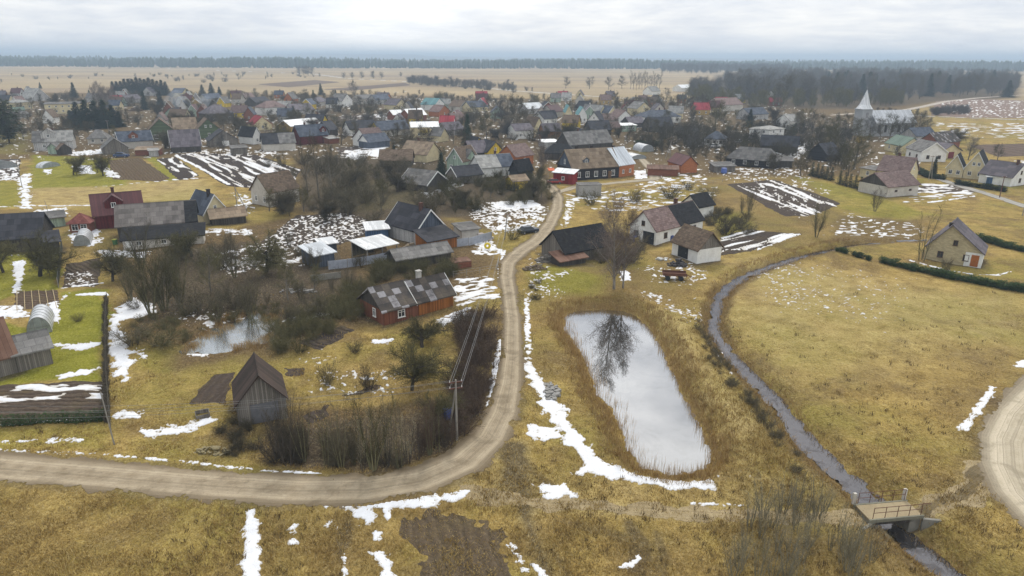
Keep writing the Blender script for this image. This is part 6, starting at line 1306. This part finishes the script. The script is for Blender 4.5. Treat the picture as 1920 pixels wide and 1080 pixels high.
# ------------------------------------------------------------------ growth nobody could count
TH = [([(190,480),(420,440),(580,470),(700,505),(680,560),(520,640),(400,600),(300,600),(230,590)],62,['shrub','vase','whip','vase'],1.4,4.4,'brown','tangled brown scrub filling the hollow above the marsh pond'),
 ([(510,600),(690,532),(690,580),(600,640),(520,660)],55,['shrub'],1.6,2.6,'olive','olive-brown willow scrub between the marsh and the red cottage'),
 ([(690,492),(850,500),(850,522),(700,532)],38,['shrub','shrub'],1.8,2.8,'olive','dense bushes behind the red cottage roof'),
 ([(490,300),(740,300),(820,350),(830,400),(640,420),(520,400)],75,['shrub','round','shrub'],2,5.5,'brown','brown garden scrub around the old brick house'),
 ([(800,340),(1020,320),(1036,385),(920,392),(840,410)],60,['shrub','shrub','vase'],2,4.5,'olive','bushes above the road bend'),
 ([(865,600),(930,580),(922,690),(900,790),(850,840),(845,760)],68,['shrub','whip','shrub'],1.3,3.0,'red','dark reddish hedge scrub lining the west side of the road'),
 ([(508,800),(570,795),(578,862),(520,866)],15,['whip','shrub','vase'],1.2,3.6,'dark','dark undergrowth at the left end of the roadside thicket'),
 ([(612,815),(668,810),(672,880),(618,876)],10,['whip','shrub'],1.0,2.6,'brown','brown undergrowth left of the middle of the roadside thicket'),
 ([(690,850),(745,850),(750,884),(695,886)],7,['whip','shrub'],.8,2.0,'brown','low undergrowth at the middle of the roadside thicket'),
 ([(775,800),(850,780),(852,835),(790,862)],12,['whip','shrub','vase'],1.2,3.2,'red','reddish undergrowth by the braced pole'),
 ([(1070,440),(1110,430),(1190,450),(1200,490),(1150,500),(1110,490)],20,['shrub'],1.8,3.0,'brown','brown brush behind the birch'),
 ([(1300,395),(1400,395),(1410,440),(1350,455),(1330,430)],22,['shrub'],1.2,2.4,'brown','brown shrubs right of the white farmhouse'),
 ([(1350,1100),(1390,1000),(1440,950),(1540,945),(1590,1010),(1650,1060),(1700,1100)],44,['whip','whip','sapling'],2.2,4.2,'pale','thin pale whips of willow in the lower right corner'),
 ([(1300,580),(1335,640),(1400,740),(1500,850),(1560,930),(1500,900),(1400,770),(1320,680)],46,['shrub'],.6,1.2,'brown','brown weeds along the brook bank'),
 ([(992,500),(1025,500),(1020,560),(994,570)],10,['shrub'],.6,1.3,'brown','low brown weeds east of the road'),
 ([(400,790),(470,780),(480,850),(420,850)],16,['shrub'],.6,1.4,'brown','weeds at the foot of the old barn'),
 ([(-60,180),(700,178),(1200,190),(1300,260),(1000,300),(560,290),(440,270),(-60,280)],520,['shrub','low','low'],2,7.5,'brown','hazy brown garden scrub between the village houses'),
 ([(1200,250),(1400,240),(1600,260),(1600,320),(1480,330),(1300,300),(1200,300)],210,['shrub','low','low'],2,7,'brown','garden scrub at the right of the village'),
 ([(140,600),(520,570),(520,590),(380,620),(330,650)],30,['shrub'],.8,1.6,'olive','sedge and scrub around the marsh pond'),
 ([(1600,210),(1740,214),(1740,224),(1620,228)],20,['low'],3,6,'brown','scrub behind the church')]
for k, (pts, n, kinds, h0, h1, tw, l) in enumerate(TH): scatter('undergrowth', kinds, spots_in(pts, n, kinds, h0, h1, 100 + k), l, 'undergrowth', tw)
def hedge(label, pts, h, step=.55, tw='thuja'):
    sp = []; P = [at(*p) for p in pts]; r = random.Random(len(label))
    for a, b in zip(P, P[1:]):
        n = max(2, int((b - a).length / step))
        for k in range(n): q = a.lerp(b, k / n); sp.append((q.x + r.gauss(0, .12), q.y + r.gauss(0, .12), h / 1.2 * r.uniform(.75, 1.2), 'hedgebush', r.randrange(4), r.uniform(0, 6), .8))
    o = scatter('hedge', ['hedgebush'], sp, label, 'hedge', tw); del o['kind']; return o
hedge('short green hedge end nearest the brook', [(1569,474),(1592,479)], .9)
hedge('short clipped hedge piece between the hedge end and the long hedge', [(1599,481),(1634,490)], 1.0)
hedge('long clipped evergreen hedge running to the right edge', [(1653,493),(1700,503),(1760,515),(1820,527),(1870,537),(1945,551)], 1.2)
hedge('clipped hedge behind the stone house', [(1838,449),(1880,461),(1945,476)], 1.3)
hedge('dark hedge along the village road by the fir', [(1715,320),(1740,334),(1775,338)], 1.6, .8, 'fir')
hedge('dark hedge in front of the blue garage', [(1793,346),(1830,352),(1890,361)], 1.5, .8, 'fir')
hedge('clipped garden hedge beyond the timber house', [(1195,272),(1240,274)], 2.0, .9, 'thuja')
# far woods
def wood(name, label, pts, n, h0, h1, tw, seed, kinds=('low',)):
    return scatter(name, kinds, spots_in(pts, n, list(kinds), h0, h1, seed, (.85, 1.2)), label, 'wood', tw)
WP = [(1345,190),(1420,199),(1500,200),(1600,196),(1690,192),(1760,184),(1830,182),(1908,180),(1900,150),(1760,146),(1600,145),(1450,145),(1360,152)]
wood('woods', 'large leafless hazy wood behind the church', WP, 560, 12, 23, 'grey', 301)
wood('woods', 'browner trees standing within the leafless wood', WP, 240, 13, 24, 'brown', 304, ('low', 'low', 'tall'))
wood('woods', 'olive young growth along the near edge of the wood', [(1280,196),(1345,198),(1420,203),(1500,204),(1600,201),(1700,196),(1690,191),(1500,197),(1345,188),(1290,186)], 110, 6, 15, 'olive', 305)
wood('woods', 'lower bare trees stepping down left of the wood', [(1285,188),(1345,190),(1350,165),(1300,170)], 40, 9, 18, 'grey', 306)
wood('scrub', 'dark bushes in strips on the far plain', [(765,152),(800,150),(960,164),(1000,172),(960,174),(860,166),(770,158)], 130, 4, 10, 'grey', 307, ('low', 'shrub'))
wood('scrub', 'scattered bushes on the nearer plain', [(740,175),(900,182),(1040,196),(1000,205),(800,190)], 40, 2, 5, 'brown', 308, ('shrub', 'low'))
wood('scrub', 'hazy thickets on the left plain', [(-50,142),(300,140),(600,138),(600,150),(200,160),(-50,160)], 70, 3, 8, 'grey', 309, ('low', 'shrub'))
wood('scrub', 'grey bushes where the hill track turns', [(1745,210),(1810,205),(1820,214),(1750,217)], 40, 3, 6, 'grey', 310, ('shrub', 'low'))
wood('woods', 'dark spruces mixed into the leafless wood', [(1480,197),(1600,195),(1640,190),(1880,182),(1860,160),(1500,158)], 26, 16, 22, 'fir', 302, ('spruce',))
wood('woods', 'paler far wood left of the large wood', [(1235,137),(1330,139),(1480,140),(1480,133),(1300,130),(1240,131)], 260, 18, 24, 'grey', 303)
def forest(name, label, x0, x1, y0, y1, n, h0, h1, seed, twig):
    r = np.random.default_rng(seed); VV, TT = [], []; nv = 0
    for k in range(n):
        y = y0 + (y1 - y0) * r.random() ** 1.7; x = r.uniform(x0, x1) * y / y0; e = 60 * math.sin(x / 400) + 90 * math.sin(x / 1130 + 1); y += e
        h = r.uniform(h0, h1) * (1 + .12 * math.sin(x / 170)); w = h * r.uniform(.16, .3); m = 6; a = r.uniform(0, 6.28)
        ring = []
        for z, f in ((0.0, .55), (.35, 1.0), (.75, .75)):
            for i in range(m): q = a + 6.2832 * i / m; g = w * f * r.uniform(.7, 1.25); ring.append((x + g * math.cos(q), y + g * math.sin(q), h * (z + r.uniform(-.06, .06))))
        VV += ring + [(x + r.uniform(-1, 1), y, h * r.uniform(.93, 1.1))]
        for l in range(2):
            for i in range(m): j = (i + 1) % m; b = nv + l * m; TT += [(b + i, b + j, b + m + j), (b + i, b + m + j, b + m + i)]
        for i in range(m): TT.append((nv + 2 * m + i, nv + 2 * m + (i + 1) % m, nv + 3 * m))
        nv += 3 * m + 1
    me = me_np(name, VV, TT); me.materials.append(TW[twig]); return tag(link(name, me), label, 'forest', kind='stuff')
forest('forest', 'blue hazy forest band along the horizon', -2600, 2300, 2000, 3300, 5200, 19, 27, 5, 'fir')
# ------------------------------------------------------------------ far hills
def hills():
    V, T = [], []; n = 160; X = np.linspace(-16000, 16000, n)
    for j, (yy, k) in enumerate(((6500, 0), (8000, .75), (9500, 1), (14000, .9))):
        for x in X: V.append((x * (yy / 8000), yy, k * (30 + 22 * (fbm(np.array([x / 2600]), np.array([1.7]), 4, 3)[0] - .5) * 2 + (18 if x < -1000 else 0)) - (1 if k == 0 else 0)))
    for j in range(3):
        for i in range(n - 1): a = j * n + i; T.append((a, a + 1, a + n + 1, a + n))
    me = me_np('hills', V, T, True); me.materials.append(m_plain('hill_woods', (.05, .06, .045), .9)); o = link('hills', me); o['kind'] = 'structure'
hills()
# ------------------------------------------------------------------ grass and reeds
def blades(name, X, Y, Hh, Wd, lean, nper, mat, label, cat, zoff=0.0, seed=1, spread=.18):
    r = np.random.default_rng(seed); n = len(X); Z = terrain(X, Y) + zoff
    x = np.repeat(X, nper) + r.normal(0, spread, n * nper); y = np.repeat(Y, nper) + r.normal(0, spread, n * nper); z = np.repeat(Z, nper) - .03
    h = np.repeat(Hh, nper) * r.uniform(.6, 1.2, n * nper); w = np.repeat(Wd, nper) * r.uniform(.6, 1.3, n * nper); a = r.uniform(0, 6.2832, n * nper)
    la = r.normal(0, lean, n * nper); lb = r.normal(0, lean, n * nper)
    V = np.empty((n * nper, 3, 3), np.float32)
    V[:, 0] = np.stack([x + w * np.cos(a), y + w * np.sin(a), z], 1); V[:, 1] = np.stack([x - w * np.cos(a), y - w * np.sin(a), z], 1); V[:, 2] = np.stack([x + la * h, y + lb * h, z + h], 1)
    me = me_np(name, V.reshape(-1, 3), np.arange(n * nper * 3).reshape(-1, 3))
    at_ = me.attributes.new('tone', 'FLOAT', 'FACE'); at_.data.foreach_set('value', np.repeat(r.random(n), nper).astype(np.float32))
    me.materials.append(mat); return tag(link(name, me), label, cat, kind='stuff')
def bl_mat(a, b_, c):
    def f(t):
        k = t.attr('tone', 'Fac'); t.out(t.mix(t.ramp(k, .6, 1), t.mix(t.ramp(k, 0, .6), a, b_), c), .8, None, .1)
    return f
r_ = np.random.default_rng(77)
def candidates(n, y0, y1):
    px, py = r_.uniform(-80, 2000, n), y0 + (y1 - y0) * r_.random(n)
    P = np.array([at(a, b)[:2] for a, b in zip(px, py)]); return px, py, P[:, 0], P[:, 1]
px, py, X, Y = candidates(70000, 545, 1110)
ok = np.ones(len(X), bool)
for k in ('road', 'gravel_road'): d, _ = ribbon(ROADS[k], X, Y, 2); ok &= d < -.25
d, _ = ribbon(SPTS, X, Y, 2, None); ok &= d < -.5
ok &= (sdf(POND, X, Y, 2) < -.3) & (sdf(MARSH, X, Y, 2) < 0)
for i in (0, 12, 6, 7, 13): d = sdf(wpoly(FIELDS[i][0]), X, Y, 2); ok &= (d < 0) | (r_.random(len(X)) < (.5 if i == 6 else 0))
lawn = sdf(wpoly([(-100,470),(200,540),(205,712),(-100,720)]), X, Y, 2) > 0; ok &= ~lawn
# blades do not stand on the snow
col = np.clip(np.searchsorted(pxs, px), 0, NC - 1); rowp = np.clip(np.searchsorted(-pys, -py) + 1, 0, NR - 1)
ok &= snow.reshape(NR, NC)[rowp, col] < -.12; ok &= r_.random(len(X)) > .8 * cov['b'].reshape(NR, NC)[rowp, col] * (py < 890)
ridge, _ = ribbon([(1180,560,1.5),(1245,600,2),(1290,660,2.3),(1340,730,2.6),(1390,800,2.8),(1440,880,3)], X, Y, 4)
clump = fbm(X / 2.2, Y / 2.2, 88, 3)
hh = .10 + .22 * np.clip((clump - .35) * 2.5, 0, 1) + .25 * sstep(-2, .5, ridge)
short = sdf(wpoly([(1380,480),(1980,560),(1980,700),(1500,860),(1350,640)]), X, Y, 4) > 0; hh = np.where(short, hh * .55, hh)
blades('dry_grass', X[ok], Y[ok], hh[ok], np.full(ok.sum(), .035), .55, 4, M('dry_grass_blades', bl_mat((.23, .15, .05), (.41, .29, .10), (.50, .38, .165))), 'matted straw-coloured winter grass over the banks and meadow', 'grass', seed=3)
wx = r_.random(len(X)) < .035; wx &= ok & (fbm(X / 9, Y / 9, 55, 3) > .46)
blades('dead_stalks', X[wx], Y[wx], np.full(wx.sum(), .42), np.full(wx.sum(), .03), .35, 9, M('dead_stalk_blades', bl_mat((.09, .06, .028), (.16, .11, .05), (.25, .18, .08))), 'dark brown dead weed stalks dotted over the grass', 'weeds', seed=12, spread=.16)
# reeds round the pond and tall sedge
def pond_spots(n, cond):
    lo, hi = POND.min(0) - 4, POND.max(0) + 4; X = r_.uniform(lo[0], hi[0], n); Y = r_.uniform(lo[1], hi[1], n); d = sdf(POND, X, Y, 5); k = cond(X, Y, d); return X[k], Y[k], d[k]
pc = wpoly([(1030,600),(1045,680),(1080,740),(1110,800),(1150,870),(1200,910),(1350,910),(1360,830),(1335,862),(1300,876),(1225,866),(1195,835),(1185,800),(1172,762),(1140,738),(1122,700),(1102,660),(1082,635),(1072,600)], ZP)
X, Y, d = pond_spots(26000, lambda X, Y, d: (d > -1.6) & ((sdf(pc, X, Y, 4) > -.5) | ((d < .5) & (d > -.9))) & (r_.random(len(X)) < np.where(d > .1, .2, .8)))
blades('reeds', X, Y, np.full(len(X), 1.0), np.full(len(X), .016), .12, 2, M('reed_stems', bl_mat((.36, .23, .095), (.46, .32, .15), (.30, .19, .09))), 'brown dead reeds fringing the pond', 'reeds', seed=4, spread=.12)
X, Y, d = pond_spots(9000, lambda X, Y, d: (d > -2.6) & (d < -.6) & (r_.random(len(X)) < .8))
blades('sedge', X, Y, np.full(len(X), .65), np.full(len(X), .03), .4, 5, M('sedge_stems', bl_mat((.26, .16, .06), (.36, .24, .10), (.42, .31, .14))), 'rusty brown sedge along the pond banks', 'sedge', seed=6)
sx = []
for (ax, ay, aw), (bx, by, bw) in zip(STREAM, STREAM[1:]):
    a, b = at(ax, ay, -1), at(bx, by, -1); n = int((b - a).length * 26); aw *= .8; bw *= .8
    if a.y > 130 or n <= 0: continue
    for k in range(n):
        q = a.lerp(b, r_.random()); nrm = Vector((-(b - a).y, (b - a).x, 0)).normalized(); s = 1 if r_.random() < .5 else -1; q = q + nrm * s * (aw + .1 + r_.normal(.25, .55)); sx.append((q.x, q.y))
sx = np.array(sx); blades('bank_sedge', sx[:, 0], sx[:, 1], np.full(len(sx), .5), np.full(len(sx), .03), .5, 4, M('sedge_stems', None), 'brown sedge leaning over the brook banks', 'sedge', seed=8)
mx = [(rr_.uniform(0, 1), rr_.uniform(0, 1)) for _ in range(2500)]; lo, hi = MARSH.min(0), MARSH.max(0); mx = np.array([(lo[0] + a * (hi[0] - lo[0]), lo[1] + b * (hi[1] - lo[1])) for a, b in mx]); mm = (fbm(mx[:, 0] / 2, mx[:, 1] / 2, 31, 2) > .5); mx = mx[mm]
blades('marsh_sedge', mx[:, 0], mx[:, 1], np.full(len(mx), .6), np.full(len(mx), .03), .3, 4, M('sedge_stems', None), 'dead sedge standing in the marsh water', 'sedge', seed=9)
# ------------------------------------------------------------------ light, sky, haze
SUN_AZ, SUN_EL = R(8), R(42)
sd = Vector((math.sin(SUN_AZ) * math.cos(SUN_EL), math.cos(SUN_AZ) * math.cos(SUN_EL), math.sin(SUN_EL)))
sl = bpy.data.lights.new('sun', 'SUN'); sl.energy = 1.5; sl.angle = R(12); sl.color = (1.0, .95, .86); so = bpy.data.objects.new('sun', sl); COL.objects.link(so)
so.rotation_euler = (-sd).to_track_quat('-Z', 'Y').to_euler()
wd = bpy.data.worlds.new('World'); scene.world = wd; wd.use_nodes = True; t = NT(wd.node_tree)
sky = t.n('ShaderNodeTexSky', sky_type='NISHITA', sun_disc=False, sun_elevation=SUN_EL, sun_rotation=SUN_AZ, air_density=1.0, dust_density=2.0)
d = t.n('ShaderNodeTexCoord').outputs['Generated']; sp = t.n('ShaderNodeSeparateXYZ', {'Vector': d}); zz = t.math('MAXIMUM', sp.outputs[2], 0.0)
den = t.math('ADD', zz, .13); uv = t.n('ShaderNodeCombineXYZ', {'X': t.math('DIVIDE', sp.outputs[0], den), 'Y': t.math('DIVIDE', sp.outputs[1], den), 'Z': 0.3}).outputs[0]
n1 = t.noise(uv, .95, 8, .58, .35); n2 = t.noise(uv, 3.4, 7, .62, .3)
cl = t.math('ADD', t.math('MULTIPLY', n1, .7), t.math('MULTIPLY', n2, .3))
grey = t.mix(t.ramp(cl, .40, .60), (6.6, 7.05, 7.9), (9.5, 9.5, 9.5))
high = t.mix(t.ramp(cl, .43, .57), (3.3, 3.6, 4.1), (9.8, 9.8, 9.7)); grey = t.mix(t.ramp(zz, .09, .24), grey, high)
dot = t.n('ShaderNodeVectorMath', {0: d, 1: tuple(sd)}, operation='DOT_PRODUCT').outputs['Value']
glow = t.math('POWER', t.math('MAXIMUM', dot, 0.0), 7.0)
gd = Vector((math.sin(R(-10)) * math.cos(R(5)), math.cos(R(-10)) * math.cos(R(5)), math.sin(R(5)))); dot2 = t.n('ShaderNodeVectorMath', {0: d, 1: tuple(gd)}, operation='DOT_PRODUCT').outputs['Value']
glow2 = t.math('POWER', t.math('MAXIMUM', dot2, 0.0), 160.0)
cloud = t.mix(1.0, grey, t.mix(glow, (0, 0, 0), (1.6, 1.5, 1.35)), 'ADD'); cloud = t.mix(1.0, cloud, t.mix(glow2, (0, 0, 0), (3.0, 2.9, 2.7)), 'ADD')
up_ = t.ramp(zz, .55, .95); cloud = t.mix(up_, cloud, t.mix(1.0, cloud, (1.9, 1.9, 1.9), 'MULTIPLY'))
back = t.ramp(sp.outputs[1], .35, -.6); cloud = t.mix(back, cloud, t.mix(1.0, cloud, (1.22, 1.22, 1.20), 'MULTIPLY'))  # unseen sky behind the camera brightened to light the house fronts
low = t.math('POWER', t.math('SUBTRACT', 1.0, zz, True), 40.0)
cloud = t.mix(t.math('MULTIPLY', low, .5), cloud, (7.9, 8.2, 8.7))
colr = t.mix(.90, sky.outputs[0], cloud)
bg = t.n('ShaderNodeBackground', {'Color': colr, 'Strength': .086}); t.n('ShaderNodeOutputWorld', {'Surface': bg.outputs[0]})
hz = MB().box(0, 10500, 36.5, 130000, 25000, 81).obj('haze', M('haze_air', lambda t: t.n('ShaderNodeOutputMaterial', {'Volume': t.n('ShaderNodeVolumePrincipled', {'Color': (.66, .82, 1.0), 'Density': 3.1e-4, 'Anisotropy': .2}).outputs[0]})))
hz['kind'] = 'stuff'
SMK = M('smoke_air', lambda t: t.n('ShaderNodeOutputMaterial', {'Volume': t.n('ShaderNodeVolumePrincipled', {'Color': (.8, .88, 1.0), 'Density': .055}).outputs[0]}))
def smoke(label, px, py, z, r):
    m = MB(); c = at(px, py) ; n, k = 12, 10
    for i in range(k + 1):
        a = math.pi * i / k
        for j in range(n): q = 6.2832 * j / n; w = r * (1 + .25 * math.sin(3 * q + a * 2)); m.v.append((w * 1.5 * math.sin(a) * math.cos(q) + r * .6 * math.cos(a), w * math.sin(a) * math.sin(q), r * 1.6 * math.cos(a)))
    for i in range(k):
        for j in range(n): l = (j + 1) % n; m.f.append((i * n + j, (i + 1) * n + j, (i + 1) * n + l, i * n + l))
    o = m.obj('chimney_smoke', SMK); o.location = (c.x, c.y, z); tag(o, label, 'smoke', kind='stuff')
smoke('thin blue chimney smoke over the green log house', 330, 212, 8, 3.6)
smoke('small wisp of smoke above the dark green gable', 388, 218, 8, 2.4)
scene.view_settings.view_transform = 'Standard'; scene.view_settings.look = 'None'; scene.view_settings.exposure = 0.42; scene.view_settings.gamma = 1.0
scene.render.engine = 'CYCLES'; cy = scene.cycles; cy.use_denoising = True; cy.max_bounces = 6; cy.diffuse_bounces = 2; cy.glossy_bounces = 3; cy.transmission_bounces = 2; cy.volume_bounces = 0; cy.transparent_max_bounces = 4
cy.use_adaptive_sampling = True; cy.adaptive_threshold = .02
print('OBJECTS', len(bpy.data.objects))
